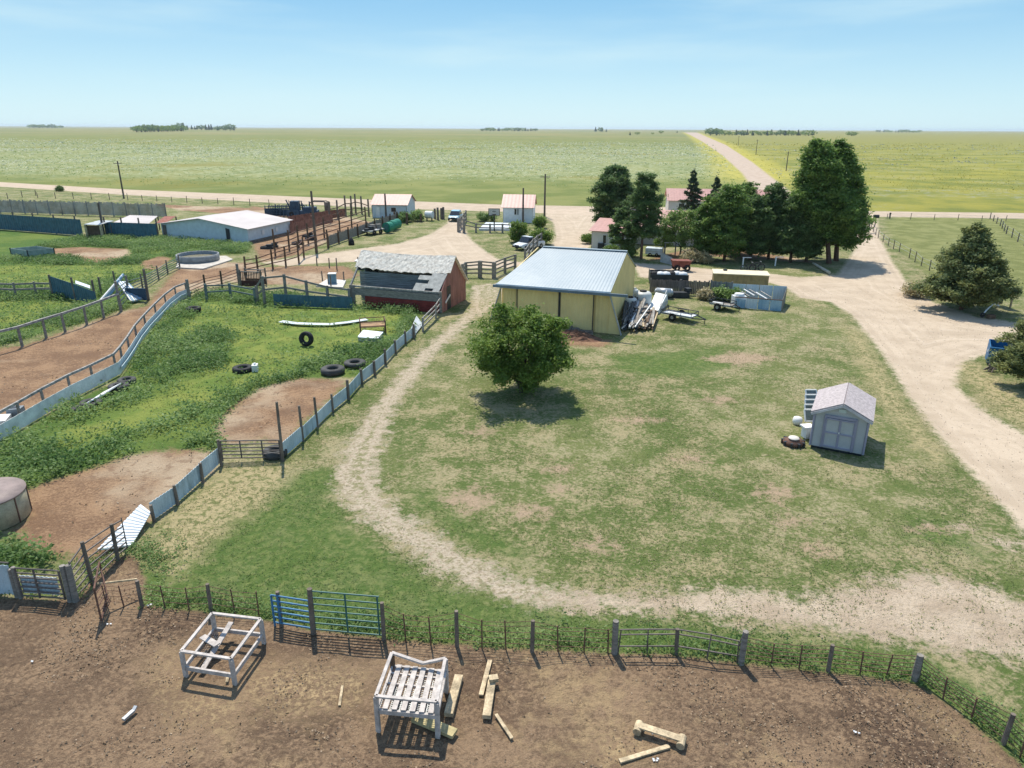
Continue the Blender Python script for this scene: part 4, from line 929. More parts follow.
# ================================================================ things in the corral
def crate(label, gc, h, deck_z, slats, diag=False, name='wooden_hay_rack'):
    NL, NR, FR, FL = PP(gc); rt = thing(name, lerp(NL, FR, .5), label, 'hay rack')
    for q in (NL, NR, FR, FL): m1 = MB(); m1.bar(V3(q, -.02), V3(q, h - .04), .12, .08, up=(.3, 1, 0)); m1.build('leg', W_BROWN if (q is FL and slats) else W_WHITE, rt)
    for k, (a, b_) in enumerate(((NL, NR), (NR, FR), (FR, FL), (FL, NL))):
        zz = h if not (diag and k == 2) else None
        if zz: m1 = MB(); m1.bar(V3(a, h - .0), V3(b_, h + .0), .09, .05); m1.build('top_rail', W_WHITE, rt)
        else:
            mid = lerp(a, b_, .42); m1 = MB(); m1.bar(V3(a, h), V3(mid, h - .25), .09, .06); m1.bar(V3(mid, h - .25), V3(b_, h), .09, .06); m1.build('top_rail', W_WHITE, rt)
        m1 = MB(); m1.bar(V3(a, deck_z - .05), V3(b_, deck_z - .05), .06, .13); m1.build('lower_rail', W_WHITE, rt)
    for k in range(slats):
        t = (k + .9) / (slats + .6); m1 = MB(); m1.bar(V3(lerp(NL, NR, t), deck_z + .05), V3(lerp(FL, FR, t), deck_z + .05), .14, .03); m1.build('slat', W_WHITE, rt)
    if slats:
        for t in (.28, .58, .82): m1 = MB(); m1.bar(V3(lerp(NL, FL, t), deck_z - .0), V3(lerp(NR, FR, t), deck_z - .0), .05, .05); m1.build('cross_piece', W_WHITE, rt)
        m1 = MB()
        for k in range(18): t = (k + .5) / 18; m1.bar(V3(lerp(NL, NR, t), deck_z - .04), V3(lerp(FL, FR, t), deck_z - .04), .012)
        for k in range(26): t = (k + .5) / 26; m1.bar(V3(lerp(NL, FL, t), deck_z - .04), V3(lerp(NR, FR, t), deck_z - .04), .012)
        m1.build('wire_floor', M_GALV, rt)
    return rt, (NL, NR, FR, FL)
r1, g1 = crate('empty white wooden rack frame without slats in the corral', [(186, 676), (235, 684), (264, 643), (216, 637)], hz(186, 676, 651), .35, 0)
m1 = MB(); m1.bar(V3(P(201, 675), .08), V3(P(233, 634), .45), .16, .04); r1_ = single('loose_plank', m1, W_WHITE, 'long white plank leaning inside the empty white rack frame', 'plank')
m1 = MB(); m1.bar(V3(P(204, 646), .36), V3(P(219, 656), .40), .2, .04); single('loose_plank', m1, W_WHITE, 'short white board lying across inside the empty white rack frame', 'plank')
m1 = MB()
NL, NR, FR, FL = g1
for k in range(14): t = .25 + .6 * k / 14; m1.bar(V3(lerp(NL, FL, t) + Vector((.04, 0, 0)), .32), V3(lerp(NL, FL, t) + Vector((.34, 0, 0)), .31), .012)
for k in range(5): o = Vector((.05 + .07 * k, 0, .33)); m1.bar(lerp(NL, FL, .25) + o, lerp(NL, FL, .85) + o, .012)
m1.build('wire_strip', M_DARK, r1)
m1 = MB(); m1.bar(V3(P(227, 683), .03), V3(P(229, 675), .1), .08, .03); single('loose_plank', m1, W_NEW, 'stub of plank at the near right foot of the empty white rack', 'plank')
crate('white slatted wooden rack with a sagging back rail in the corral', [(378.5, 731), (438, 737), (446.5, 692), (394, 686)], hz(378.5, 731, 696), hz(378.5, 731, 696) * .62, 6, True)
def plank(label, q, t, wd, th, z=0.0, m=W_NEW, name='plank', cat='plank', z2=None):
    m1 = MB(); m1.bar(V3(P(*q), z + th / 2), V3(P(*t), (z2 if z2 is not None else z) + th / 2), wd, th); return single(name, m1, m, label, cat)
plank('thick pale timber lying just right of the slatted white rack', (459, 678), (448.5, 717), .24, .13, name='timber')
plank('narrow pale board furthest back among the loose lumber', (490, 661), (481, 696), .13, .05)
plank('thick pale timber with a block on its far end', (492, 683), (486.5, 719), .22, .13, name='timber')
m1 = MB(); m1.box(V3(P(493.5, 684), .135), .26, .2, .12, .2); single('wood_block', m1, W_NEW, 'small wooden block sitting on the far end of a timber', 'block')
plank('thin pale stick lying diagonally right of the timbers', (496, 715), (512, 739), .09, .04, name='stick', cat='stick')
plank('pale plank poking out from under the slatted white rack', (414, 719), (455, 736), .28, .1, .02, mat('mossy_lumber', (.50, .42, .22), .85, var=.3))
plank('short thin stick lying left of the slatted white rack', (342.5, 686), (339.5, 706), .07, .03, name='stick', cat='stick')
plank('thin pale board in front of the roller plank', (619.5, 762), (669, 747), .12, .05)
a, bq = P(638, 731), P(681, 745); rt = thing('roller_plank', lerp(a, bq, .5), 'pale plank with a stubby round log at each end', 'plank')
m1 = MB(); m1.bar(V3(a, .2), V3(bq, .2), .2, .05); m1.build('board', W_NEW, rt)
d = (bq - a).normalized(); nb = Vector((-d.y, d.x, 0))
for q in (a, bq): m1 = MB(); m1.tube(V3(q - nb * .17, .11), V3(q + nb * .17, .11), .11, .11, 12); m1.build('log_end', W_NEW, rt)
# scraps and clods
for k, (u_, v_, lab) in enumerate(((654, 734, 'crumpled white paper scrap above the thin board'), (650.5, 730.5, 'little white scrap next to the roller plank'), (655, 761, 'torn white rag right of the thin board'), (856, 733, 'white rag lying in the right side of corral'), (148.5, 606, 'white rag at the foot of the wire fence post'), (107, 625.5, 'tiny pale scrap right of the bent red gate'), (31.5, 661.5, 'small white scrap in the bare left corral'))):
    p = P(u_, v_); m1 = MB()
    for j in range(4 if k in (2, 3, 4) else 2): q = p + Vector((rnd.uniform(-.08, .08), rnd.uniform(-.05, .05), 0)); m1.slab([V3(q, .03), V3(q + Vector((.06, rnd.uniform(-.02, .02), 0)), .04), V3(q + Vector((.05, .04, 0)), .03), V3(q + Vector((0, .04, 0)), .05)], .012)
    single('paper_scrap', m1, M_WHITE, lab, 'scrap', 'white scraps littering the corral')
m1 = MB(); p = P(123.5, 721); m1.bar(V3(p, .04), V3(p + Vector((.12, .3, 0)), .05), .1, .07); m1.bar(V3(p + Vector((.12, .28, 0)), .05), V3(p + Vector((.14, .42, 0)), .1), .09, .05)
single('old_shoe', m1, M_GALV, 'pale old shoe shaped scrap lying in the left corral', 'shoe')

# ================================================================ tyres
def flat_tyre(label, u_, v_, R0, z=.0, tilt=None, m=M_BLACK, wd=.24):
    m1 = MB(); m1.tyre((0, 0, 0), R0, R0 * .28, wd, rot=tilt.to_matrix() if tilt else None)
    o = m1.build('tyre', m, None, True); p = P(u_, v_)
    zmin = min(v[2] for v in m1.v); o.location = V3(p, z - zmin); return tag(o, label, 'tyre', 'old tyres lying about the pens')
from mathutils import Euler
T_GREY = mat('dusty_rubber', (.07, .07, .068), .85, var=.4)
flat_tyre('black tyre lying at the top left of the green pen', 194, 311.5, .62, wd=.4)
flat_tyre('black tyre standing upright in the middle of the green pen', 307, 346, .55, tilt=Euler((R(80), 0, R(-15))), wd=.38)
flat_tyre('big tyre lying below the curving white wall in green weeds', 243, 371, .66, wd=.32, m=M_BLACK)
flat_tyre('large tractor tyre lying nearest the brown patch and blue fence', 333, 373, .78, wd=.4, m=T_GREY)
flat_tyre('large grey tyre lying just above the tractor tyre by blue fence', 355, 365, .74, wd=.28, m=T_GREY)
flat_tyre('black tyre lying on the ground inside the pipe gate', 275.5, 456, .58, wd=.4, m=T_GREY)
flat_tyre('upper of the two tyres touching the end of the straight white wall', 127, 382, .55, wd=.25, m=T_GREY)
flat_tyre('lower of the two tyres touching the end of the straight white wall', 119, 388, .6, wd=.25, m=T_GREY)
flat_tyre('tyre below the white slab lying beside the straight white wall', 91, 404, .6, wd=.2, m=T_GREY)
flat_tyre('half buried tyre in weeds at the lowest end of the wall row', 80.5, 409, .5, wd=.2, m=T_GREY, z=-.06)
m1 = MB(); a, bq = P(95, 403), P(114, 391); nb = Vector((.25, .55, 0)); m1.slab([V3(a - nb, .1), V3(bq - nb, .12), V3(bq + nb, .3), V3(a + nb, .28)], .06); single('white_slab', m1, M_WHITE, 'white slab lying between tyres beside the straight white wall', 'slab')
m1 = MB(); m1.box(P(255.5, 371), .35, .5, .45, .2); m1.tube(V3(P(255.5, 371), .45), V3(P(255.5, 371), .55), .08); single('white_jug', m1, M_WHITE, 'white plastic jug standing next to the big tyre', 'jug')
# feeder, overturned box, long strip
c0 = P(371, 334); rt = thing('bale_feeder', c0, 'rusty framed feeder with brown boards standing in tall weeds', 'feeder')
a, bq = P(361, 335), P(386, 333.5); d = (bq - a).normalized(); nb = Vector((-d.y, d.x, 0)) * 1.3
for q in (a, bq, a + nb, bq + nb): m1 = MB(); m1.bar(V3(q, 0), V3(q, 1.05), .07); m1.build('leg', M_RUST, rt)
m1 = MB()
for z in (.65, 1.0):
    for x, y in ((a, bq), (bq, bq + nb), (bq + nb, a + nb), (a + nb, a)): m1.bar(V3(x, z), V3(y, z), .05)
m1.build('frame', M_RUST, rt)
m1 = MB(); m1.slab([V3(a, .6), V3(bq, .6), V3(bq + nb, .62), V3(a + nb, .62)], .06); m1.build('tray', mat('hay_brown', (.36, .23, .13), .9, var=.4), rt)
a, bq = P(357.5, 341.5), P(378, 343); d = (bq - a).normalized(); nb = Vector((-d.y, d.x, 0)) * 1.1; m1 = MB(); m1.slab([V3(a, .35), V3(bq, .35), V3(bq + nb, .55), V3(a + nb, .6)], .06)
rt = thing('sheet_box', a, 'pale blue white metal topped box in front of the rusty feeder', 'box'); m1.build('lid', M_WSHEET, rt); m1 = MB(); m1.slab([V3(a + nb * .1, .01), V3(bq + nb * .1, .01), V3(bq + nb * .9, .01), V3(a + nb * .9, .01)][::-1], .28); m1.build('body', M_GALV, rt)
pts = PP([(281, 323), (296, 325), (308, 325.5), (330, 326), (348, 324), (367, 321)]); m1 = MB()
for x, y in zip(pts, pts[1:]): m1.bar(V3(x, .14), V3(y, .14), .55, .04)
single('metal_strip', m1, M_WSHEET, 'long bent whitish metal strip lying across the green pen', 'metal strip')
# stock tank lower left
c0 = P(-9, 519); Rr = 1.38; rt = thing('water_tank', c0, 'round tan tank with a brown lid at the left edge', 'tank'); h = 1.15
m1 = MB(); m1.lathe(c0, [(Rr * .985, .0), (Rr, .02), (Rr, h - .03), (Rr * .98, h)], 40); m1.build('wall', mat('tan_tank_wall', (.42, .37, .25), .8, var=.35, scale=2), rt, True)
m1 = MB(); m1.lathe(c0, [(.01, h + .12), (Rr * .5, h + .08), (Rr + .04, h + .02), (Rr + .04, h - .04), (Rr * .97, h - .05)], 40); m1.build('lid', mat('mauve_brown_lid', (.26, .20, .18), .6, var=.25), rt, True)
m1 = MB()
for k in range(8): an = -2.3 + k * 2 * PI / 8 + .55; q = c0 + Vector((math.cos(an), math.sin(an), 0)) * (Rr + .012); m1.bar(V3(q, .0), V3(q, h - .04), .04, .04)
m1.build('strap', M_RUST, rt)
# alley: grey box, white tray
m1 = MB(); a = P(17, 416); m1.box(a, .7, .55, .5, .2); rt = thing('feed_box', a, 'small grey box standing behind the rail in the brown alley', 'box'); m1.build('body', mat('blue_grey_paint', (.22, .25, .27), .7), rt)
m1 = MB(); m1.box(a + Vector((-.05, 0, .5)), .5, .3, .02, .2); m1.build('dark_hole_plate', M_DARK, rt)  # dark plate laid on top, standing in for a shaded opening
m1 = MB(); m1.box(P(1, 423), .8, 1.1, .3, .35); single('white_tray', m1, M_WHITE, 'white tray at the far left behind the rail', 'tray')

# ================================================================ garden shed neighbours
rt = thing('window_stack', P(806, 421), 'stack of old window frames leaning by the garden shed', 'window frames')
for k in range(5):
    q0 = P(805 + k * .3, 424 - 5.2 * k); m1 = MB()
    a = V3(q0, .15); bq = a + Vector((.62, .0, 0)); t = Vector((0, .35, .55))
    for x, y in ((a, bq), (bq, bq + t), (bq + t, a + t), (a + t, a)): m1.bar(x, y, .07)
    o = m1.build('sash', M_WHITE, rt); m1 = MB(); m1.slab([a, bq, bq + t, a + t], .02); m1.build('pane', mat('dusty_glass', (.16, .19, .17), .2, spec=.6), o)
m1 = MB(); m1.lathe(P(797, 424), [(.01, 0), (.22, .02), (.26, .2), (.22, .38), (.01, .42)], 14); single('white_drum', m1, M_WHITE, 'white rounded drum beside the window frames', 'drum', smooth=True)
m1 = MB(); m1.box(P(807, 437), .45, .45, .55, .2); m1.box(P(806, 437) + Vector((0, 0, .57)), .6, .5, .08, .2); rt = single('white_cooler', m1, M_WHITE, 'white lidded box against the left wall of the garden shed', 'box')
m1 = MB(); m1.lathe(P(793, 444), [(.02, .0), (.5, .02), (.52, .2), (.25, .24), (.25, .3), (.02, .32)], 20); rt = thing('cable_reel', P(793, 444), 'round brown reel with a pale cap left of the garden shed', 'reel')
m1.build('drum', M_RUST, rt, True); m1 = MB(); m1.lathe(P(793, 444) + Vector((0, 0, .33)), [(.01, .06), (.24, .05), (.27, 0)], 16); m1.build('cap', M_CREAM, rt, True)
m1 = MB()
for k in range(9): an = k * 2 * PI / 9; q = P(793, 444) + Vector((math.cos(an), math.sin(an), 0)) * .5; m1.box(q, .16, .1, .22, an)
m1.build('spokes', M_DARK, rt)

# ================================================================ barn side scrap
def drum(name, label, u_, v_, r, h, m, lidm=None, cat='tank'):
    p = P(u_, v_); rt = thing(name, p, label, cat); m1 = MB(); m1.lathe(p, [(.01, 0), (r * .95, .01), (r, .06), (r, h * .85), (r * .8, h * .97), (r * .35, h), (.01, h)], 18); m1.build('body', m, rt, True)
    m1 = MB(); m1.lathe(p + Vector((0, 0, h)), [(.01, .1), (r * .4, .1), (r * .42, 0)], 14); m1.build('lid', lidm or M_BLACK, rt, True); return rt
PLW = mat('milky_plastic', (.62, .62, .58), .45, var=.2)
drum('spray_tank', 'large milky tank with a wide black lid at the yellow barn wall', 642, 308, .78, 1.5, PLW)
drum('spray_tank', 'smaller milky tank with a black lid closest to yellow barn', 630, 311, .55, 1.2, PLW)
drum('gas_bottle', 'small round white gas bottle behind the milky tanks', 634.5, 299, .33, .95, M_WHITE, M_GALV, 'gas bottle')
a = P(650, 312); rt = thing('white_camper_shell', a, 'white rounded box shell tilted among the barn side scrap', 'shell')
m1 = MB(); m1.slab([V3(P(648, 312), .2), V3(P(658, 314), .3), V3(P(666, 305), .95), V3(P(655, 303), 1.0)], .25); m1.build('roof', M_WHITE, rt); m1 = MB(); m1.slab([V3(P(657, 314), .28), V3(P(659, 314), .0), V3(P(668, 304), .1), V3(P(666, 303), 1.2)], .06); m1.build('side', PLW, rt)
rt = thing('pipe_heap', P(634, 322), 'jumbled heap of grey pipes and beams beside the yellow barn', 'scrap heap')
for k in range(44):
    u0 = rnd.uniform(621, 637); v0 = rnd.uniform(322, 333); u1 = u0 + rnd.uniform(3, 16); v1 = v0 - rnd.uniform(8, 24)
    m1 = MB(); a, bq = P(u0, v0), P(u1, v1); mm_ = rnd.choice([M_GALV, M_DARK, W_GREY, M_WHITE, W_OLD, M_DARK]); m1.bar(V3(a, .08 + rnd.random() * .5), V3(bq, .3 + rnd.random() * .9), rnd.uniform(.06, .18), rnd.uniform(.05, .12)); m1.build('pipe' if mm_ in (M_GALV, M_DARK) else 'beam', mm_, rt)
for k in range(8): m1 = MB(); m1.box(V3(P(rnd.uniform(625, 640), rnd.uniform(312, 328)), .0), rnd.uniform(.3, .7), rnd.uniform(.3, .6), rnd.uniform(.3, .7), rnd.random()); m1.build('scrap_box', rnd.choice([M_DARK, W_BROWN, M_DARK, M_GALV]), rt)
rt = thing('wood_stack', P(646, 328), 'stack of weathered boards and pallets at the outer end of the scrap', 'wood stack')
for k in range(34):
    u0 = rnd.uniform(636, 653); v0 = rnd.uniform(325, 332); a = P(u0, v0); bq = P(u0 + rnd.uniform(-2, 5), v0 - rnd.uniform(9, 17)); m1 = MB(); z = .08 + .06 * (k % 9)
    m1.bar(V3(a, z), V3(bq, z + rnd.uniform(0, .12)), rnd.uniform(.1, .2), .05); m1.build('board', rnd.choice([W_OLD, W_GREY, W_BROWN, W_NEW]), rt)
for k in range(3): m1 = MB(); q = P(641, 322 - k * 3); m1.box(V3(q, .1), 1.3, .6, .5 + .1 * k, .3); m1.build('crate', W_POST if k % 2 else W_OLD, rt)
# utility trailers
def trailer(label, fa, fb, wd, deckm, hh=.5, tongue=1.0):
    a, bq = P(*fa), P(*fb); d = (bq - a).normalized(); nb = Vector((-d.y, d.x, 0)); L = (bq - a).length; c0 = lerp(a, bq, .5) + nb * wd / 2
    rt = thing('utility_trailer', c0, label, 'trailer', 'utility trailers parked on the lawn')
    m1 = MB(); m1.slab([V3(a, hh), V3(bq, hh), V3(bq + nb * wd, hh), V3(a + nb * wd, hh)], .05); m1.build('deck', deckm, rt)
    m1 = MB()
    for z in (hh + .02, hh + .3):
        for x, y in ((a, bq), (bq, bq + nb * wd), (bq + nb * wd, a + nb * wd), (a + nb * wd, a)): m1.bar(V3(x, z), V3(y, z), .05)
    for t in (0, .33, .66, 1):
        for o in (0, wd): m1.bar(V3(lerp(a, bq, t) + nb * o, hh), V3(lerp(a, bq, t) + nb * o, hh + .3), .04)
    m1.build('side_rail', M_DARK, rt)
    m1 = MB(); m1.bar(V3(bq + nb * .1, hh - .05), V3(bq + nb * wd / 2 + d * tongue, hh - .1), .07); m1.bar(V3(bq + nb * (wd - .1), hh - .05), V3(bq + nb * wd / 2 + d * tongue, hh - .1), .07); m1.bar(V3(bq + nb * wd / 2 + d * tongue * .9, .0), V3(bq + nb * wd / 2 + d * tongue * .9, hh), .05); m1.build('tongue', M_DARK, rt)
    for s_ in (-.16, wd + .16):
        w0 = V3(lerp(a, bq, .42) + nb * s_, .33); rot = Matrix.Rotation(math.atan2(d.y, d.x), 3, 'Z') @ Matrix.Rotation(PI / 2, 3, 'X')
        m1 = MB(); m1.tyre(w0, .33, .11, .2, rot=rot, n=20); o = m1.build('wheel', M_BLACK, rt, True)
        m1 = MB(); m1.tube(w0 - nb * .08, w0 + nb * .08, .16, .16, 12); m1.build('rim', M_GALV, o)
        m1 = MB(); m1.bar(V3(lerp(a, bq, .42) + nb * s_ - d * .45, .74), V3(lerp(a, bq, .42) + nb * s_ + d * .45, .74), .26, .04); m1.build('fender', M_WHITE if s_ < 0 else M_DARK, rt)
    m1 = MB(); m1.bar(V3(a + d * .0, hh + .02), V3(bq, hh + .02) , .02, .16); m1.build('side_board', M_WHITE, rt)
    m1 = MB()
    for k in range(7): q = lerp(a, a + nb * wd, k / 6); m1.bar(V3(q, hh), V3(q - d * .15, hh + .75), .03)
    m1.build('ramp', M_DARK, rt)
    return rt
trailer('light grey utility trailer on the lawn nearest the scrap pile', (660.5, 318.5), (690.5, 324), 1.35, M_WSHEET)
trailer('small brown decked utility trailer near the blue white panel bin', (709, 309), (730, 312.5), 1.25, W_OLD, tongue=.6)
# plank fence, flatbed, tan container, panel bin
def plank_fence(label, px, h, m, n=60):
    pts = PP(px); rt = thing('plank_fence', pts[0], label, 'fence'); m1 = MB()
    for a, b_ in zip(pts, pts[1:]):
        k_ = max(2, int((b_ - a).length / .16))
        for k in range(k_): quad_wall(m1, lerp(a, b_, k / k_), lerp(a, b_, (k + .9) / k_), .05, h + rnd.uniform(-.06, .06), .035)
    m1.build('planks', m, rt)
    for q in along(pts, 2.2): post_mb(q + Vector((0, .1, 0)), h + .1, .06, True).build('post', W_OLD, rt)
plank_fence('grey brown plank fence behind the silver propane tank', [(650, 293), (680, 294.5), (708, 295.5)], 1.35, mat('brownish_planks', (.17, .145, .13), .9, var=.5, scale=1.5, stretch=(3, 3, .4)))
plank_fence('bluish grey plank fence touching the pale blue panel bin', [(710, 296), (731, 298)], 1.45, mat('bluish_planks', (.20, .22, .23), .9, var=.5, scale=1.5, stretch=(3, 3, .4)))
a, bq = P(650, 285.5), P(688, 286.5); d = (bq - a).normalized(); nb = Vector((-d.y, d.x, 0)); rt = thing('loaded_flatbed', lerp(a, bq, .5), 'black flatbed loaded with white sacks behind the plank fence', 'flatbed')
m1 = MB(); m1.slab([V3(a, .75), V3(bq, .75), V3(bq + nb * 2, .75), V3(a + nb * 2, .75)], .12); m1.build('deck', M_DARK, rt)
m1 = MB(); quad_wall(m1, a, bq, .3, 1.15, .05); quad_wall(m1, a + nb * 1.95, bq + nb * 1.95, .3, 1.25, .05); quad_wall(m1, a, a + nb * 2, .3, 1.35, .05); m1.build('side_panel', M_DARK, rt)
for k in range(6):
    q = V3(lerp(a, bq, .12 + .15 * k) + nb * rnd.uniform(.6, 1.2), .95); m1 = MB(); m1.lathe(q, [(.01, -.15), (.42, -.1), (.5, .1), (.38, .32), (.01, .42)], 12); m1.build('sack', M_WHITE if k % 3 else M_BLACK, rt, True)
for t in (.2, .35, .8):
    for s_ in (0.0, 1.9): m1 = MB(); m1.tyre(V3(lerp(a, bq, t) + nb * s_, .38), .38, .12, .22, rot=Matrix.Rotation(math.atan2(d.y, d.x), 3, 'Z') @ Matrix.Rotation(PI / 2, 3, 'X'), n=16); m1.build('wheel', M_BLACK, rt, True)
a, bq = P(656, 297.5), P(671, 298.5); rt = thing('propane_tank', lerp(a, bq, .5), 'silver grey horizontal propane tank lying before the plank fence', 'tank')
m1 = MB(); m1.tube(V3(a, .55), V3(bq, .55), .4, .4, 16); m1.tube(V3(bq, .55), V3(lerp(a, bq, 1.12), .55), .4, .15, 16); m1.tube(V3(lerp(a, bq, -.12), .55), V3(a, .55), .15, .4, 16); m1.build('body', M_GALV, rt, True)
for t in (.2, .8): m1 = MB(); m1.box(lerp(a, bq, t), .15, .6, .2); m1.build('foot', M_DARK, rt)
m1 = MB(); q = P(678, 297); m1.box(q, 2.0, .7, .5, -.05); m1.box(q + Vector((.9, .1, .5)), .5, .6, .35, .3); single('black_scrap', m1, M_DARK, 'black scrap machine lying between propane tank and pink flowers', 'scrap')
a, bq = P(713, 287), P(767.5, 289.5); d = (bq - a).normalized(); nb = Vector((-d.y, d.x, 0)); rt = thing('tan_container', lerp(a, bq, .5), 'low tan box container with a cream flat roof behind panel bin', 'container')
OCH = mat('ochre_steel', (.36, .26, .12), .7, var=.3); CRM = mat('cream_roof_paint', (.74, .64, .44), .6, var=.12)
m1 = MB()
for x, y in ((a, bq), (bq, bq + nb * 2.2), (bq + nb * 2.2, a + nb * 2.2), (a + nb * 2.2, a)): m1.corr(x, y, .1, 1.35, .35, .02, .05)
m1.build('wall', OCH, rt); m1 = MB(); m1.slab([V3(a - nb * .1 - d * .1, 1.42), V3(bq - nb * .1 + d * .1, 1.42), V3(bq + nb * 2.3 + d * .1, 1.42), V3(a + nb * 2.3 - d * .1, 1.42)], .08); m1.build('roof', CRM, rt)
m1 = MB(); m1.box(V3(lerp(a, bq, .22) + nb * 1.6, 1.42), .35, .3, .15); m1.build('vent', M_DARK, rt)
rt = thing('panel_bin', P(757, 305), 'open bin of pale blue and white metal panels full of white scrap', 'bin')
PB = mat('pale_blue_panels', (.40, .52, .60), .5, var=.35, scale=.9, col2=(.58, .62, .64)); PD = mat('mid_blue_panels', (.17, .32, .45), .5, var=.4, scale=.8, col2=(.42, .52, .58))
A, B_, C_, D_ = P(733.5, 307.5), P(781, 311.5), P(785, 303), P(731, 300)
for k in range(4): m1 = MB(); x, y = lerp(D_, C_, k / 4 + .005), lerp(D_, C_, (k + 1) / 4 - .005); m1.corr(x, y, .05, 1.55, .25, .015); m1.build('back_panel', PB, rt)
for k in range(4): m1 = MB(); x, y = lerp(A, B_, k / 4 + .005), lerp(A, B_, (k + 1) / 4 - .005); m1.corr(x, y, .02, .95 if k else .8, .25, .015); m1.build('front_panel', PD if k != 1 else PB, rt)
m1 = MB(); m1.corr(B_, C_, .02, (1.0, 1.5), .25, .015); m1.build('end_panel', W_OLD, rt)
m1 = MB(); m1.bar(V3(A, .98), V3(B_, 1.0), .06); m1.build('front_rail', M_RUST, rt)
for k in range(5): m1 = MB(); x = lerp(A, D_, .3 + .5 * rnd.random()) + (B_ - A) * (.35 + .12 * k); m1.bar(V3(x, .8), V3(x - (B_ - A) * .22 + (D_ - A) * .25, 1.15), .16, .05); single('scrap_board', m1, M_WHITE if k % 2 else W_GREY, 'whitish board lying on top of the blue panel bin', 'board', 'boards on the panel bin')
m1 = MB(); x = lerp(A, B_, .14) + Vector((0, .6, 0)); m1.box(V3(x, .05), 1.1, .8, .95, .1); m1.lathe(V3(x, 1.0), [(.01, .25), (.4, .2), (.5, 0)], 10); single('old_washer', m1, M_WHITE, 'white appliance standing at the left end of panel bin', 'appliance')
# ================================================================ yards, house side
def bush_post(u_, v_): pass
for (u_, vb, vt, lab) in ((742.5, 267, 257.5, 'left'), (775, 266, 257, 'right')):
    p = P(u_, vb); h = hz(u_, vb, vt); rt = thing('clothes_pole', p, f'{lab} white clothes line pole in the shade under the trees', 'pole'); m1 = MB(); m1.bar(V3(p, 0), V3(p, h), .13); m1.build('post', M_WHITE, rt)
    m1 = MB(); m1.bar(V3(p, h) + Vector((-.1, 0, 0)), V3(p, h) + Vector((.9, 0, 0)), .08); m1.build('arm', M_WHITE, rt)
m1 = MB(); m1.tube(V3(P(813, 264.5), .15), V3(P(829, 274), .15), .13, .17, 9); single('white_log', m1, mat('bleached_log', (.52, .48, .36), .9, var=.3), 'bleached log lying on grass under the big pines', 'log')
def bicycle(label, u_, v_):
    p = P(u_, v_); rt = thing('bicycle', p, label, 'bicycle'); r = .42
    for s_ in (-.5, .5): m1 = MB(); m1.tyre(V3(p + Vector((s_, 0, 0)), r), r, .05, .07, rot=Matrix.Rotation(PI / 2, 3, 'X'), n=18); m1.build('wheel', M_BLACK, rt, True)
    m1 = MB(); m1.path([p + Vector((-.5, 0, r)), p + Vector((-.15, 0, .85)), p + Vector((.35, 0, .9)), p + Vector((-.05, 0, r)), p + Vector((-.5, 0, r))], .035); m1.path([p + Vector((.5, 0, r)), p + Vector((.35, 0, 1.0))], .035); m1.build('frame', M_DARK, rt)
    m1 = MB(); m1.tube(p + Vector((.35, -.25, 1.08)), p + Vector((.35, .25, 1.08)), .03); m1.build('handlebar', M_GALV, rt); m1 = MB(); m1.bar(p + Vector((-.3, 0, .95)), p + Vector((-.02, 0, .96)), .12, .06); m1.build('saddle', M_BLACK, rt)
bicycle('left of the two dark bicycles standing beyond the tan container', 748, 272); bicycle('right of the two dark bicycles standing beyond the tan container', 756.5, 271)
p = P(681, 270.5); rt = thing('red_wagon', p, 'rusty red wagon with dark wheels beside the brush heap', 'wagon'); m1 = MB()
m1.add([(p.x + x, p.y + y, z) for x, y, z in ((-.9, -.5, .45), (.8, -.5, .45), (.8, .6, .45), (-.9, .6, .45), (-1.15, -.6, 1.2), (.95, -.6, 1.15), (.95, .7, 1.15), (-1.15, .7, 1.2))], [(0, 3, 2, 1), (4, 5, 6, 7), (0, 1, 5, 4), (1, 2, 6, 5), (2, 3, 7, 6), (3, 0, 4, 7)]); m1.build('body', mat('rusty_red_paint', (.22, .07, .05), .7, var=.4), rt)
for x in (-.6, .55):
    for y in (-.6, .65): m1 = MB(); m1.tyre(p + Vector((x, y, .36)), .36, .12, .18, rot=Matrix.Rotation(PI / 2, 3, 'X'), n=16); m1.build('wheel', M_BLACK, rt, True)
m1 = MB(); m1.bar(p + Vector((.9, 0, .8)), p + Vector((1.3, 0, 1.25)), .5, .1); m1.build('seat', W_BROWN, rt)
a, bq = P(645, 256), P(661.5, 257); rt = thing('white_trailer', lerp(a, bq, .5), 'low white box trailer in the shade of the pines by the house', 'trailer'); d = (bq - a).normalized(); nb = Vector((-d.y, d.x, 0))
m1 = MB(); m1.slab([V3(a, 1.0), V3(bq, 1.0), V3(bq + nb * 1.4, 1.0), V3(a + nb * 1.4, 1.0)], .75); m1.build('body', mat('bluish_white', (.55, .62, .66), .5), rt); m1 = MB(); m1.bar(V3(a - nb * .02, .62), V3(bq - nb * .02, .62), .03, .08); m1.build('stripe', M_GALV, rt)
for t in (.3, .7): m1 = MB(); m1.tyre(V3(lerp(a, bq, t) + nb * .02, .2), .24, .08, .14, rot=Matrix.Rotation(PI / 2, 3, 'X'), n=14); m1.build('wheel', M_BLACK, rt, True)
p = P(600, 249); m1 = MB(); m1.box(p - Vector((0, .9, 0)), .85, .8, .95, -.1); rt = thing('cooler_unit', p - Vector((0, .9, 0)), 'dark grey cooling unit at the cream house wall', 'cooling unit'); m1.build('casing', M_DARK, rt); m1 = MB(); m1.lathe(p - Vector((0, .9, -.95)), [(.01, .06), (.32, .05), (.34, 0)], 14); m1.build('fan_guard', M_GALV, rt)
rt = thing('garden_arch', P(670, 255), 'small white timber arch at the yard gate near the red wagon', 'arch')
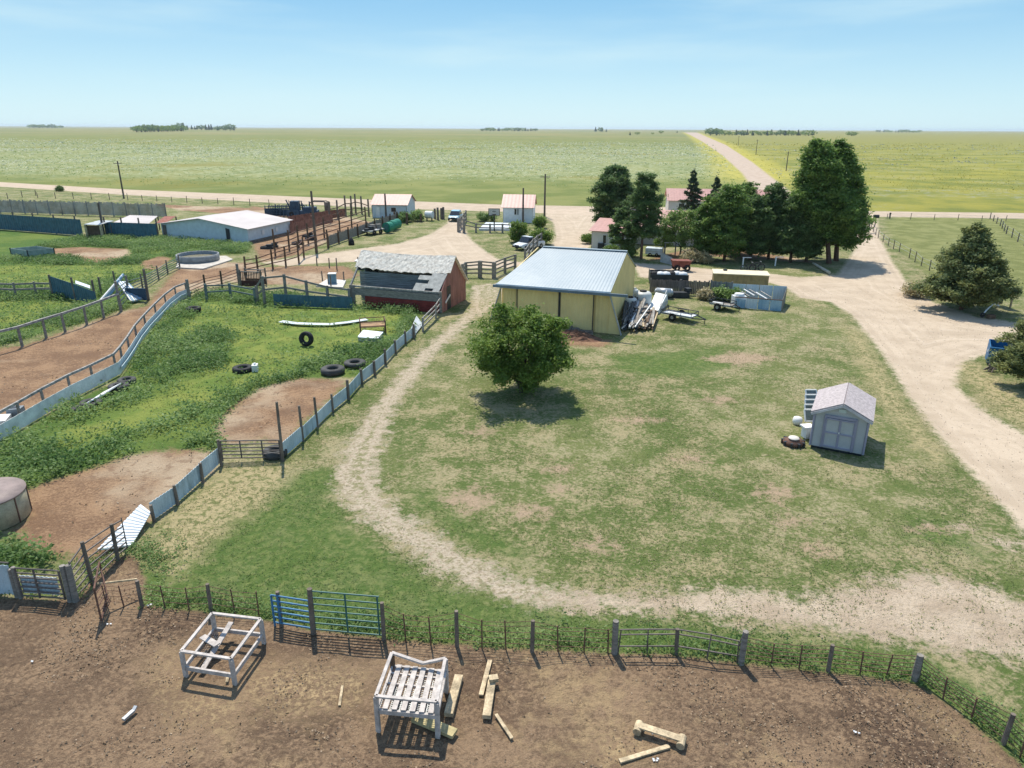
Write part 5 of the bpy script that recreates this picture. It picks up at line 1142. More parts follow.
for u_ in (664.5, 675): m1 = MB(); m1.bar(P(u_, 255), V3(P(u_, 255), 1.5), .14); m1.build('post', W_GREY, rt)
m1 = MB(); m1.bar(V3(P(663.5, 255), 1.55), V3(P(676, 255), 1.55), .3, .1); m1.build('lintel', M_WHITE, rt)
m1 = MB(); m1.corr(P(660, 262), P(672, 265), .0, (1.2, .8), .2, .02); single('grey_screen', m1, M_GALV, 'grey bent sheet screen left of the rusty red wagon', 'screen')
# hoop, slab, car, pickup
p = P(494.3, 231); h = hz(494.3, 231, 208); rt = thing('basketball_hoop', p, 'basketball hoop on a dark pole in front of the white slab', 'basketball hoop')
m1 = MB(); m1.tube(p, V3(p, h - .8), .1); m1.build('pole', M_DARK, rt); q = V3(p, h) + Vector((0, -.5, -.55)); m1 = MB()
for x, z in (((-.85, -.5), (.85, -.5)), ((.85, -.5), (.85, .5)), ((.85, .5), (-.85, .5)), ((-.85, .5), (-.85, -.5)), ((-.3, -.35), (.3, -.35)), ((-.3, .1), (.3, .1))): m1.bar(q + Vector((x[0], -.03, x[1])), q + Vector((z[0], -.03, z[1])), .07)
m1.build('backboard_frame', M_DARK, rt); m1 = MB(); m1.slab([q + Vector((-.85, 0, -.5)), q + Vector((.85, 0, -.5)), q + Vector((.85, 0, .5)), q + Vector((-.85, 0, .5))], .03); m1.build('backboard', mat('clear_board', (.55, .55, .52), .3), rt)
m1 = MB(); m1.path([q + Vector((.23 * math.cos(k * PI / 6), -.3 + .23 * math.sin(k * PI / 6), -.4)) for k in range(13)], .025); m1.build('rim', M_RUST, rt)
m1 = MB(); m1.bar(V3(p, h - .9), q + Vector((0, 0, 0)), .08); m1.build('bracket', M_DARK, rt)
pts = PP([(479, 230.5), (512, 231), (516, 225), (486, 224)]); m1 = MB(); m1.slab([V3(q, .3) for q in pts], .3); single('white_slab', m1, M_WSHEET, 'large flat white slab in front of the small outbuilding', 'slab')
def car(name, label, u_, v_, ang, L, Wd, H, m, pickup=False, bedm=None, cat='car'):
    p = P(u_, v_); rt = thing(name, p, label, cat); ca, sa = math.cos(ang), math.sin(ang)
    def w_(x, y, z): return (p.x + x * ca - y * sa, p.y + x * sa + y * ca, z)
    def hull(secs):                                            # secs: (x, halfwidth_low, halfwidth_high, z0, z1)
        mm = MB(); 
        for x, a0, a1, z0, z1 in secs: mm.v += [w_(x, -a0, z0), w_(x, a0, z0), w_(x, a0, lerp(z0, z1, .6)), w_(x, a1, z1), w_(x, -a1, z1), w_(x, -a0, lerp(z0, z1, .6))]
        for k in range(len(secs) - 1):
            for j in range(6): mm.f.append((6 * k + j, 6 * k + (j + 1) % 6, 6 * k + 6 + (j + 1) % 6, 6 * k + 6 + j))
        mm.f += [tuple(range(6))[::-1], tuple(range(6 * len(secs) - 6, 6 * len(secs)))]; return mm
    h = Wd / 2; bz = H * .56
    hull([(-L / 2, h * .85, h * .75, .45, bz * .9), (-L * .44, h, h * .9, .32, bz), (-L * .12, h, h * .95, .3, bz * 1.03), (L * .2, h, h * .95, .3, bz * 1.02), (L * .42, h * .97, h * .85, .32, bz * .86), (L / 2, h * .8, h * .7, .42, bz * .72)]).build('body', m, rt)
    if pickup:
        hull([(-L * .02, h * .93, h * .8, bz, H * .98), (L * .02, h * .93, h * .8, bz, H), (L * .14, h * .92, h * .78, bz, H), (L * .24, h * .9, h * .85, bz, bz * 1.06)]).build('cabin', M_GLASS, rt)
        hull([(0, h * .82, h * .8, H * .97, H * 1.02), (L * .14, h * .8, h * .78, H * .97, H * 1.02)]).build('roof', m, rt)
        mm = MB(); mm.box(w_(-L * .25, 0, bz * 1.01), L * .4, Wd * .8, .05, ang); mm.build('bed', bedm or M_DARK, rt)
    else:
        hull([(-L * .4, h * .88, h * .72, bz, bz * 1.1), (-L * .3, h * .9, h * .74, bz, H * .97), (-L * .05, h * .9, h * .76, bz, H * .99), (L * .08, h * .9, h * .74, bz, H * .95), (L * .25, h * .88, h * .8, bz, bz * 1.05)]).build('windows', M_GLASS, rt)
        hull([(-L * .32, h * .74, h * .7, H * .96, H), (-L * .05, h * .76, h * .72, H * .97, H * 1.02), (L * .08, h * .74, h * .7, H * .94, H * .98)]).build('roof', m, rt)
    for x in (-L * .3, L * .31):
        for y in (-h, h):
            c_ = Vector(w_(x, y * .93, .33)); mm = MB(); mm.tyre(c_, .33, .12, .22, rot=Matrix.Rotation(ang, 3, 'Z') @ Matrix.Rotation(PI / 2, 3, 'X'), n=16); o = mm.build('wheel', M_BLACK, rt, True)
            mm = MB(); e_ = Vector(w_(x, y * 1.06, .33)); mm.tube(c_, e_, .17, .17, 10); mm.build('rim', M_GALV, o)
    for y in (-.7, .7): mm = MB(); mm.box(w_(L * .47, h * y, bz * .62), .14, .34, .16, ang); mm.build('headlight', M_WHITE, rt)
    mm = MB(); mm.box(w_(L * .5, 0, .38), .12, Wd * .9, .18, ang); mm.build('bumper', M_DARK, rt)
    mm = MB(); mm.box(w_(L * .495, 0, bz * .62), .06, Wd * .4, .14, ang); mm.build('grille', M_DARK, rt)
    return rt
car('parked_car', 'pale blue car facing the camera on the driveway near the road', 455.5, 220, R(-97), 4.4, 1.85, 1.6, mat('pale_blue_car_paint', (.28, .50, .62), .3, var=.05, spec=.6))
car('pickup_truck', 'white pickup with a dark load parked between bushes and board fence', 529, 248.5, R(-135), 4.6, 1.8, 1.6, mat('white_car_paint', (.62, .65, .67), .3, var=.05, spec=.6), True, cat='pickup')
# green tubs and their trailer, barrels
for k, (u_, v_, lab) in enumerate(((386.5, 233, 'left'), (390.5, 231, 'middle'), (394, 229.5, 'right'))):
    p = P(u_, v_); m1 = MB(); q = Vector((.5, .9, 0)); m1.tube(V3(p, .8), V3(p, .8) + q, .78, .78, 16); rt = thing('green_barrel', p, f'{lab} of the three big green barrels behind the plank fence end', 'barrel', 'green barrels'); m1.build('drum', mat('green_plastic', (.02, .20, .12), .45, var=.2), rt)
    m1 = MB(); m1.tube(V3(p, .8) - q * .05, V3(p, .8) - q * .0, .5, .5, 12); m1.build('end_cap', M_GREEN, rt)
a, bq = P(371, 236), P(385, 233); d = (bq - a).normalized(); nb = Vector((-d.y, d.x, 0)); rt = thing('junk_trailer', a, 'low dark trailer of junk next to the green barrels', 'trailer'); m1 = MB(); m1.slab([V3(a, .7), V3(bq, .7), V3(bq + nb * 2, .7), V3(a + nb * 2, .7)], .15); m1.build('deck', M_GALV, rt)
for t in (.25, .7): m1 = MB(); m1.tyre(V3(lerp(a, bq, t), .38), .4, .13, .25, rot=Matrix.Rotation(math.atan2(d.y, d.x), 3, 'Z') @ Matrix.Rotation(PI / 2, 3, 'X'), n=16); m1.build('wheel', M_BLACK, rt, True)
for k in range(5): m1 = MB(); m1.box(V3(lerp(a, bq, .1 + .19 * k) + nb * rnd.uniform(.5, 1.4), .7), .7, .6, rnd.uniform(.3, .7), rnd.random()); m1.build('junk_box', rnd.choice([W_OLD, M_DARK, M_GALV]), rt)
m1 = MB(); m1.lathe(P(351.5, 245), [(.01, 0), (.42, .02), (.4, .5), (.15, 1.0), (.01, 1.05)], 12); single('black_cone', m1, M_BLACK, 'small black upright thing on grass below plank fence', 'barrel', smooth=True)
drum('blue_barrel', 'blue barrel in front of the pale blue garage', 389.5, 217, .6, 1.2, M_BLUE, M_BLUE, 'barrel')
a, bq = P(426, 220.5), P(433, 220.8); rt = thing('white_fuel_tank', a, 'white horizontal fuel tank on legs near the parked car', 'tank'); m1 = MB(); m1.tube(V3(a, 1.0), V3(bq, 1.0), .62, .62, 16); m1.build('body', M_WHITE, rt)
for t in (.15, .85): m1 = MB(); m1.box(lerp(a, bq, t), .12, .9, .6); m1.build('leg', M_DARK, rt)
for k, (u_, vb, vt) in enumerate(((395, 221, 212), (397.5, 222, 213), (401, 221, 211.5), (407, 224, 213), (413, 220, 213), (421, 222, 214), (435, 219, 208.5), (438, 220, 207.5), (441.5, 219, 208), (443.5, 219, 207))):
    wpost('upright_post', ('brown post standing in the row between garage and white fuel tank' if k < 6 else 'dark upright timber in the cluster right of the white fuel tank'), u_, vb, vt, .2, W_BROWN if k < 6 else W_POST, 'upright posts by the garage' if k < 6 else 'timbers by the fuel tank')
# blue machinery row
NAVY = mat('navy_paint', (.035, .07, .115), .55, var=.4)
rt = thing('gate_bundle', P(283, 216), 'stacked navy livestock panels behind the long white barn', 'panels')
for k in range(9):
    q = P(266 + k * 3.6, 217.0); t = q + Vector((1.5, 1.0 + .2 * k, 0)); 
    m1 = MB()
    for z in (.2, .6, 1.0, 1.4, 1.8): m1.bar(V3(q, z), V3(t, z), .1)
    for s_ in (0, .5, 1): m1.bar(V3(lerp(q, t, s_), .1), V3(lerp(q, t, s_), 1.9 + .3 * rnd.random()), .12)
    m1.build('panel', NAVY, rt)
m1 = MB(); quad_wall(m1, P(265, 216), P(299, 217.5), .2, 1.3, .1); m1.build('solid_panel', NAVY, rt)
rt = thing('farm_machine', P(304, 215), 'navy farm machine with raised jagged arms in the rusty yard', 'machine')
p = P(304, 216.5); m1 = MB(); m1.box(p, 5.2, 2.0, 1.1, .1); m1.box(p + Vector((-1.4, 0, 1.1)), 1.5, 1.6, 1.6, .1); m1.box(p + Vector((1.2, 0, 1.1)), 2.2, 1.4, .6, .1); m1.build('body', NAVY, rt)
for k in range(7): m1 = MB(); m1.bar(p + Vector((-2.2 + .7 * k, 0, 1.0)), p + Vector((-2.8 + .8 * k + rnd.uniform(-.5, .5), rnd.uniform(-.5, .5), 2.4 + rnd.uniform(-.6, .9))), .18, .14); m1.build('arm', NAVY, rt)
for x in (-1.8, 1.8): m1 = MB(); m1.tyre(p + Vector((x, -1.1, .5)), .5, .18, .3, rot=Matrix.Rotation(PI / 2, 3, 'X'), n=16); m1.build('wheel', M_BLACK, rt, True)
rt = thing('pipe_arch', P(320, 214), 'dark pipe hoop frame beside the navy farm machine', 'frame')
for dy in (0, 1.6): m1 = MB(); a, bq = P(310, 214.5) + Vector((0, dy, 0)), P(328, 214.8) + Vector((0, dy, 0)); m1.path([a, V3(a, 1.9), V3(lerp(a, bq, .15), 2.3), V3(lerp(a, bq, .85), 2.3), V3(bq, 1.9), bq], .08); m1.build('hoop', M_DARK, rt)
m1 = MB(); m1.box(P(328, 214.5), .8, 1.2, 2.2); m1.build('end_box', W_POST, rt)
p = P(313, 226); rt = thing('yard_pump', p, 'purplish pump stand at the foot of the light pole', 'pump'); m1 = MB(); m1.box(p, .5, .5, 1.6); m1.build('stand', M_RUST, rt); m1 = MB(); m1.box(p + Vector((.3, -.4, .0)), .9, .6, .35); m1.build('basin', M_WHITE, rt)
for k, (u_, v_) in enumerate(((267, 249), (272, 247.5), (298, 244.5), (308, 237), (311, 240))):
    m1 = MB(); p = P(u_, v_); m1.box(p, 1.6, .5, .3, .1); m1.box(p + Vector((.3, .1, .3)), .7, .4, .3, .5); m1.bar(p + Vector((-.8, 0, .3)), p + Vector((.8, .3, .55)), .1); single('scrap_pile', m1, M_DARK, ('dark scrap on pale dirt touching the cattle barn corner', 'low dark scrap nearest the left of the barn yard posts', 'dark scrap halfway up the yard beside the barn side wall', 'dark scrap farthest up the yard near the pump stand', 'dark scrap just below the farthest heap in barn yard')[k], 'scrap', 'scrap bits in the barn yard')
# round tank, trough, feeder gate, blue scrap, well pad
pts = PP([(176, 268), (203, 269.5), (233, 260), (226, 256.5), (180, 258)]); m1 = MB(); m1.slab([V3(q, .1) for q in pts], .15); single('concrete_pad', m1, M_CONC, 'pale concrete pad under the round stock tank', 'pad')
c0 = P(198.5, 261); Rr = 2.35; rt = thing('stock_tank', c0, 'big round blue grey stock tank on the concrete pad', 'tank'); m1 = MB(); m1.lathe(c0, [(Rr, .08), (Rr + .04, .1), (Rr + .04, .85), (Rr - .1, .85), (Rr - .1, .3)], 36); m1.build('ring', mat('grey_tank', (.25, .26, .26), .6, var=.35), rt, True)
m1 = MB(); m1.lathe(c0, [(.01, .45), (Rr - .1, .45)], 36); m1.build('water', mat('murky_water', (.28, .25, .16), .15, var=.2, spec=.5), rt)
a, bq = P(12, 257), P(29, 259.5); rt = thing('feed_trough', lerp(a, bq, .5), 'pale green metal feed trough standing in the left pasture', 'trough'); d = (bq - a).normalized(); nb = Vector((-d.y, d.x, 0)) * 2.6 + d * .9
TG = mat('pale_green_metal', (.26, .33, .30), .6, var=.3); m1 = MB()
for x, y in ((a, bq), (bq, bq + nb), (bq + nb, a + nb), (a + nb, a)): quad_wall(m1, x, y, .25, 1.05, .06)
m1.build('side', TG, rt); m1 = MB(); m1.slab([V3(a, .35), V3(bq, .35), V3(bq + nb, .35), V3(a + nb, .35)], .05); m1.build('floor', TG, rt)
for q in (a, bq, a + nb, bq + nb): m1 = MB(); m1.bar(q, V3(q, 1.1), .1); m1.build('leg', M_DARK, rt)
a, bq = P(241.5, 286.5), P(262, 287); rt = thing('slatted_rack', lerp(a, bq, .5), 'brown slatted wooden rack at the end of the curved pipe fence', 'rack'); d = (bq - a).normalized(); nb = Vector((-d.y, d.x, 0)) * 1.1
m1 = MB(); quad_wall(m1, a, bq, .05, .6, .08); quad_wall(m1, a + nb, bq + nb, .05, .6, .08); m1.build('trough_side', mat('dark_red_brown', (.075, .03, .025), .8), rt); m1 = MB()
for k in range(14): q = lerp(a, bq, k / 13); m1.bar(V3(q, .6), V3(q + nb * .2, 1.45), .07)
m1.build('slats', W_BROWN, rt); m1 = MB(); m1.bar(V3(a, 1.5), V3(bq, 1.5), .1); m1.bar(V3(a + nb, 1.5), V3(bq + nb, 1.5), .1); m1.build('top_rail', W_OLD, rt)
for q in (a, bq, a + nb, bq + nb): m1 = MB(); m1.bar(q, V3(q, 1.7), .12); m1.build('post', W_POST, rt)
BP = mat('scrap_blue', (.12, .30, .46), .5, var=.3, col2=(.30, .42, .50)); rt = thing('blue_pipe_heap', P(122, 303), 'heap of bright blue pipes and panels at the bend of the rail fence', 'scrap heap')
for k in range(11): m1 = MB(); m1.tube(V3(P(98 + k * 1.4, 306 - k * .45), .2 + .05 * k), V3(P(119 + k * .8, 299 - k * .35), 1.5 + .05 * k), .12); m1.build('pipe', BP if k % 4 else M_WHITE, rt)
for k in range(8): m1 = MB(); m1.tube(V3(P(121 + k * 1.2, 298), 1.5), V3(P(132 + k * 1.7, 304 - k * .4), .2), .1); m1.build('pipe', BP if k % 2 else M_GALV, rt)
m1 = MB(); quad_wall(m1, P(127, 301), P(147, 301.5), .1, 1.2, .1); m1.build('dark_panel', NAVY, rt)
pts = PP([(316, 287), (343, 288.5), (346, 281.5), (328, 280)]); m1 = MB(); m1.slab([V3(q, .14) for q in pts], .2); single('well_pad', m1, mat('pale_concrete', (.62, .58, .52), .85), 'pale concrete well pad left of the red barn', 'pad')
p = P(333, 284.5); rt = thing('well_box', p, 'blue grey well box with white corners on the pale pad', 'well box'); m1 = MB(); m1.box(V3(p, .14), .72, .6, .95, .1); m1.build('casing', mat('dull_blue_box', (.16, .27, .34), .6), rt); m1 = MB(); m1.box(V3(p, 1.1), .8, .7, .06, .1); m1.build('lid', M_WHITE, rt)
for k, (u_, vb, vt) in enumerate(((322.5, 280, 271), (328.5, 285, 274), (331, 287, 275), (344, 281, 271.5), (337, 270, 258), (329.5, 267.5, 258), (358.5, 268, 257), (361, 268, 257), (317, 265, 257))):
    wpost('well_post', ('thin post at the left of the blue grey well box', 'short post touching the left of well box', 'thin post right against the front of well box', 'thin post right of the well box on pad edge', 'tall thin post behind the well box', 'thick short post behind well pad in grass', 'left of two posts by the red barn back corner', 'right of two posts by the red barn back corner', 'thin post at the left end of the grass strip behind pad')[k], u_, vb, vt, .07, W_POST, 'posts around the well pad')
a, bq = P(355, 269), P(364, 270); rt = thing('loading_chute', a, 'dark low chute beside the back corner of the red barn', 'chute'); m1 = MB(); m1.slab([V3(a, .9), V3(bq, .9), V3(bq + Vector((.5, 2, 0)), 1.3), V3(a + Vector((.5, 2, 0)), 1.3)], .1); m1.build('floor', M_GALV, rt); m1 = MB(); m1.box(lerp(a, bq, .5) + Vector((.2, .5, 0)), .7, 1, .8); m1.build('base', M_DARK, rt)
# ================================================================ right side
p = P(990, 366); rt = thing('dumpster', p, 'blue steel bin with open dark top tucked under the right juniper', 'bin'); ang = R(-28); ca, sa = math.cos(ang), math.sin(ang)
BL = mat('deep_blue_steel', (.02, .13, .28), .5, var=.25)
def dl(x, y, z): return (p.x + 1.0 + x * ca - y * sa, p.y + .6 + x * sa + y * ca, z)
m1 = MB()
for x0, y0, x1, y1 in ((-.8, -.7, .8, -.7), (.8, -.7, .8, .7), (.8, .7, -.8, .7), (-.8, .7, -.8, -.7)): quad_wall(m1, Vector(dl(x0, y0, 0)), Vector(dl(x1, y1, 0)), .12, (1.25 if y0 < 0 else 1.45, 1.25 if y1 < 0 else 1.45), .05)
m1.build('body', BL, rt); m1 = MB(); m1.bar(dl(-.8, -.75, 1.2), dl(.8, -.75, 1.2), .08); m1.bar(dl(-.8, -.75, .7), dl(.8, -.75, .7), .06); m1.build('rib', BL, rt)
m1 = MB(); m1.slab([dl(-.84, -.45, .8), dl(-.84, -.25, .8), dl(-.84, -.25, .98), dl(-.84, -.45, .98)], .01); m1.build('white_sticker', M_WHITE, rt)
m1 = MB(); m1.slab([dl(-.75, -.6, .4), dl(.75, -.6, .4), dl(.75, .6, .4), dl(-.75, .6, .4)], .05); m1.build('floor', M_DARK, rt)
for x in (-.6, .6): m1 = MB(); m1.tyre(Vector(dl(x, -.6, .1)), .1, .04, .06, rot=Matrix.Rotation(PI / 2, 3, 'X'), n=10); m1.build('caster', M_BLACK, rt)
m1 = MB(); q = P(998, 372)
for k in range(14): m1.bar(q + Vector((rnd.uniform(-.8, .8), rnd.uniform(-.4, .4), .05)), q + Vector((rnd.uniform(-.8, .8), rnd.uniform(-.4, .4), rnd.uniform(.2, .7))), .07)
single('branch_heap', m1, W_POST, 'dark heap of cut branches below the blue bin', 'branches')
a, bq = P(997, 307), P(1010, 308); rt = thing('wooden_hutch', lerp(a, bq, .5), 'dark wooden hutch with pale legs behind the right tree', 'hutch'); nb = Vector((0, 1.5, 0))
for q in (a, bq, a + nb, bq + nb): m1 = MB(); m1.bar(q, V3(q, 1.45), .12); m1.build('leg', W_NEW, rt)
m1 = MB(); m1.slab([V3(a, 1.5) - nb * .2, V3(bq, 1.5) - nb * .2, V3(bq + nb * 1.2, 1.7), V3(a + nb * 1.2, 1.7)], .1); m1.build('roof', M_RUST, rt); m1 = MB(); quad_wall(m1, a + nb * .4, lerp(a, bq, .7) + nb * .4, .2, 1.4, .05); m1.build('side', W_POST, rt)
rt = thing('lawn_cart', P(986, 316), 'small cart with a pale bent metal handle in the shade', 'cart'); a = P(982, 317.5); m1 = MB(); m1.path([V3(a, .3), V3(P(987, 316), .75), V3(P(991, 315), 1.0), V3(P(997, 315.5), .85)], .06); m1.build('handle', M_WSHEET, rt)
m1 = MB(); m1.tyre(V3(a, .22), .22, .08, .14, rot=Matrix.Rotation(PI / 2, 3, 'X'), n=14); m1.build('wheel', M_BLACK, rt, True); m1 = MB(); m1.box(P(990.5, 318), .6, .4, .3, .1); m1.build('tray', W_BROWN, rt)
for k, (u_, vb, vt, lab) in enumerate(((868.5, 232, 222, 'dark mailbox on a post nearest the driveway bend'), (874.5, 227, 217, 'mailbox on a post closer to the road'), (889.5, 218.5, 211.5, 'stout dark post at the roadside right of mailboxes'), (862, 222, 211, 'leaning dark post left of the mailboxes'))):
    p = P(u_, vb); h = hz(u_, vb, vt); rt = thing('mailbox' if k < 2 else 'road_post', p, lab, 'mailbox' if k < 2 else 'post'); m1 = MB(); m1.bar(p, V3(p, h - .2), .2 if k > 1 else .13); m1.build('post', W_POST, rt)
    if k < 2: m1 = MB(); q = V3(p, h - .15); m1.box(q, .8, .45, .3); m1.tube(q + Vector((-.4, 0, .3)), q + Vector((.4, 0, .3)), .22, .22, 10); m1.build('box', M_DARK, rt)
    else: m1 = MB(); m1.bar(V3(p, h * .6), V3(p, h * .8), .24); m1.build('band', M_DARK, rt)
# utility poles
for k, (u_, vb, vt, lab, arm) in enumerate(((124, 198.5, 161, 'bare wooden utility pole beside the road at far left', 1), (104.5, 237, 203, 'wooden light pole rising behind the hut between teal walls', 0), (316.5, 252, 191, 'tall thin pole in the rusty corral yard', 0), (386.5, 224, 193.5, 'wooden pole in front of the pale blue garage', 0), (523, 223.5, 188, 'wooden utility pole in front of the white outbuilding', 0), (544.5, 216.5, 174, 'wooden utility pole beside the road right of the outbuilding', 1), (755.8, 155, 139.5, 'distant utility pole right of the side road', 1), (738, 146, 136, 'farthest small utility pole by the side road', 1), (786, 171, 151.5, 'distant utility pole left of the big pines', 1))):
    p = P(u_, vb); h = hz(u_, vb, vt); rt = thing('utility_pole', p, lab, 'utility pole'); m1 = MB(); m1.tube(V3(p, -.1), V3(p, h), .19, .13, 9); m1.build('pole', mat('pole_wood', (.12, .10, .085), .9), rt)
    if arm == 1: m1 = MB(); m1.bar(V3(p, h - .5) + Vector((-.9, -.15, 0)), V3(p, h - .5) + Vector((.9, -.15, 0)), .12); m1.build('crossarm', W_POST, rt)
    if arm == 2: m1 = MB(); m1.tube(V3(p, h - .2), V3(p, h + .1) + Vector((-1.0, -.3, 0)), .05); m1.build('bracket', M_GALV, rt); m1 = MB(); m1.box(V3(p, h) + Vector((-1.2, -.35, 0)), .7, .3, .16); m1.build('lamp_head', M_WSHEET, rt)
# ================================================================ vegetation
def leaf_arrays(C, size, elong, r, flat=0.0):
    n = len(C); a = r.normal(size=(n, 3)); a[:, 2] *= (1 - flat); a /= np.linalg.norm(a, axis=1)[:, None]
    b = r.normal(size=(n, 3)); b[:, 2] *= (1 - flat); b -= (b * a).sum(1)[:, None] * a; b /= np.linalg.norm(b, axis=1)[:, None]
    s = (np.asarray(size) * r.uniform(.6, 1.3, n))[:, None]
    a = a * s; b = b * s * elong
    v = np.empty((n, 4, 3)); v[:, 0] = C - a; v[:, 1] = C + b; v[:, 2] = C + a * .9; v[:, 3] = C - b
    return v.reshape(-1, 3), np.arange(4 * n).reshape(-1, 4)
def leaf_obj(name, C, size, elong, m, parent, r, tint=None, flat=0.0, loc=None):
    v, f = leaf_arrays(C, size, elong, r, flat)
    if parent: v = v - np.array(parent.location)
    me = np_mesh(name, v, f, m, False)
    t = r.random(len(C)) if tint is None else np.clip(tint + r.normal(0, .12, len(C)), 0, 1)
    at = me.attributes.new('tint', 'FLOAT', 'FACE'); at.data.foreach_set('value', t.astype(np.float32))
    o = bpy.data.objects.new(name, me); COL.objects.link(o)
    if parent: o.parent = parent
    return o
L_DEC = leafmat('leaf_broad', (.10, .175, .03), (.24, .33, .07), .4)
L_PINE = leafmat('leaf_pine', (.075, .14, .05), (.18, .265, .09), .45)
L_PINE2 = leafmat('leaf_pine_bright', (.09, .17, .04), (.225, .33, .08), .45)
L_SPR = leafmat('leaf_spruce', (.05, .09, .05), (.13, .175, .09), .3)
L_JUN = leafmat('leaf_juniper', (.11, .155, .065), (.29, .31, .11), .35)
L_LIME = leafmat('leaf_light', (.13, .22, .055), (.28, .38, .12), .4)
L_WEED = leafmat('leaf_weed', (.12, .21, .06), (.25, .35, .12), .45)
L_WEEDY = leafmat('leaf_weed_yellow', (.155, .20, .05), (.26, .285, .085), .4)
L_SAGE = leafmat('leaf_sage', (.42, .46, .30), (.66, .67, .50), .5)
L_GOLD = leafmat('leaf_gold', (.30, .30, .08), (.46, .41, .10), .5)
L_GRASS = leafmat('leaf_grass', (.10, .165, .04), (.26, .265, .10), .4)
L_DRY = leafmat('leaf_dry', (.34, .30, .16), (.50, .43, .26), .35)
L_CLOD = leafmat('clod', (.10, .07, .045), (.32, .23, .145), 0.0)
BARK = mat('bark', (.085, .065, .05), .95, var=.4, bump=.6, scale=5)
BARKP = mat('pine_bark', (.13, .075, .055), .95, var=.4, bump=.6, scale=5)
def limb(mb, pts, r0, r1, n=7):
    k = len(pts) - 1
    for i in range(k): mb.tube(pts[i], pts[i + 1], lerp(r0, r1, i / k), lerp(r0, r1, (i + 1) / k), n)
def crown_noise(r, k=7):
    ph = r.uniform(0, 2 * PI, (k, 2)); fr = r.integers(1, 6, (k, 2)); am = r.uniform(.03, .10, k)
    return lambda th, el: 1 + sum(am[i] * np.sin(fr[i, 0] * th + ph[i, 0]) * np.cos(fr[i, 1] * el + ph[i, 1]) * 1.3 for i in range(k))
def broad_tree(name, label, base, h, cr, z0, seed, lm, nclump=110, per=170, ls=.12, cl=.5, trunk=.14, group=None, cat='tree', stems=1):
    r = np.random.default_rng(seed); rt = thing(name, base, label, cat, group)
    cz = (h + z0) / 2; hz_ = (h - z0) / 2; nf = crown_noise(r)
    d = r.normal(size=(nclump, 3)); d /= np.linalg.norm(d, axis=1)[:, None]
    rad = r.uniform(.35, 1, nclump) ** .45 * nf(np.arctan2(d[:, 1], d[:, 0]), d[:, 2] * 2) * .86
    cc = np.array(base) + np.stack([d[:, 0] * cr * rad, d[:, 1] * cr * rad, cz + d[:, 2] * hz_ * rad], 1)
    m1 = MB()
    for s_ in range(stems):
        o = Vector((rnd.uniform(-.15, .15), rnd.uniform(-.15, .15), 0)) * (stems > 1)
        top = base + Vector((0, 0, z0 + .45 * (h - z0))) + o * 4
        limb(m1, [base + o + Vector((0, 0, -.1)), base + o * 1.5 + Vector((.03, .02, z0 * .6)), top], trunk, trunk * .45)
        for k in range(0, nclump, max(1, nclump // (26 // stems))):
            st = base + o * 2 + Vector((0, 0, z0 * .7 + (top.z - z0 * .7) * rnd.random())); e = Vector(cc[k]); mid = lerp(st, e, .5) + Vector((0, 0, .15))
            limb(m1, [st, mid, e], trunk * .35, .015, 5)
    m1.build('trunk', BARK, rt)
    csz = cl * r.uniform(.6, 1.25, nclump)
    C = (cc[:, None, :] + r.normal(size=(nclump, per, 3)) * (csz[:, None, None] * np.array([.5, .5, .38]))).reshape(-1, 3)
    C = C[C[:, 2] > max(.12, z0 * .6)]
    tint = np.repeat(r.random(nclump), per)[:len(C)]
    leaf_obj('crown', C, ls, .55, lm, rt, r, tint, .35)
    return rt
def conifer(name, label, base, h, prof, z0, seed, lm, nb=70, per=180, ls=.2, el=.32, up=.25, tr=.2, bark=BARKP, puff=.42, group=None, inner=.25, cat='tree', lean=(0, 0)):
    r = np.random.default_rng(seed); rt = thing(name, base, label, cat, group); m1 = MB(); b0 = np.array(base)
    limb(m1, [base + Vector((0, 0, -.1)), base + Vector((lean[0] * .3, lean[1] * .3, h * .35)), base + Vector((lean[0], lean[1], h * .93))], tr, .03)
    P_, T_ = [], []
    nf = crown_noise(r)
    for k in range(nb):
        t = ((k + r.random()) / nb); z = z0 + (h - z0) * t; az = k * 2.39996 + r.uniform(-.4, .4)
        L = prof(t) * float(nf(az, t * 4)) * r.uniform(.72, 1.08)
        dr = np.array([math.cos(az), math.sin(az), 0]); o = b0 + np.array([lean[0] * z / h, lean[1] * z / h, z])
        e = o + dr * L + np.array([0, 0, up * L])
        if L > .5: m1.tube(Vector(o), Vector(e), max(.02, .035 * L ** .7), .012, 5)
        lat = np.array([-dr[1], dr[0], 0]); npf = 2 + int(L / (puff * .75)) + 1
        for q in range(npf):
            s = inner + (.97 - inner) * (1 - (q / npf) ** 1.3 * 1.0) ; wd = puff * r.uniform(.5, .85) * (.45 + .55 * min(1, L / 1.2))
            ce = o + (e - o) * s + lat * r.normal() * puff * (.55 if q else .15) + np.array([0, 0, r.normal() * .12])
            m_ = int(per * .55); pt = ce + r.normal(size=(m_, 3)) * np.array([wd * .5, wd * .5, wd * .28])
            P_.append(pt); T_.append(np.full(m_, r.random()))
    top = b0 + np.array([lean[0], lean[1], h * .97]) + r.normal(size=(per, 3)) * np.array([puff * .35, puff * .35, .35]); P_.append(top); T_.append(np.full(per, .6))
    m1.build('trunk', bark, rt)
    leaf_obj('crown', np.concatenate(P_), ls, el, lm, rt, r, np.concatenate(T_), .5)
    return rt
def HH(u_, vb, vt): return P(u_, vb), hz(u_, vb, vt)
def wpx(u_, v_, px): p = P(u_, v_); return px / F * math.hypot(p.y, CAMH) * .97
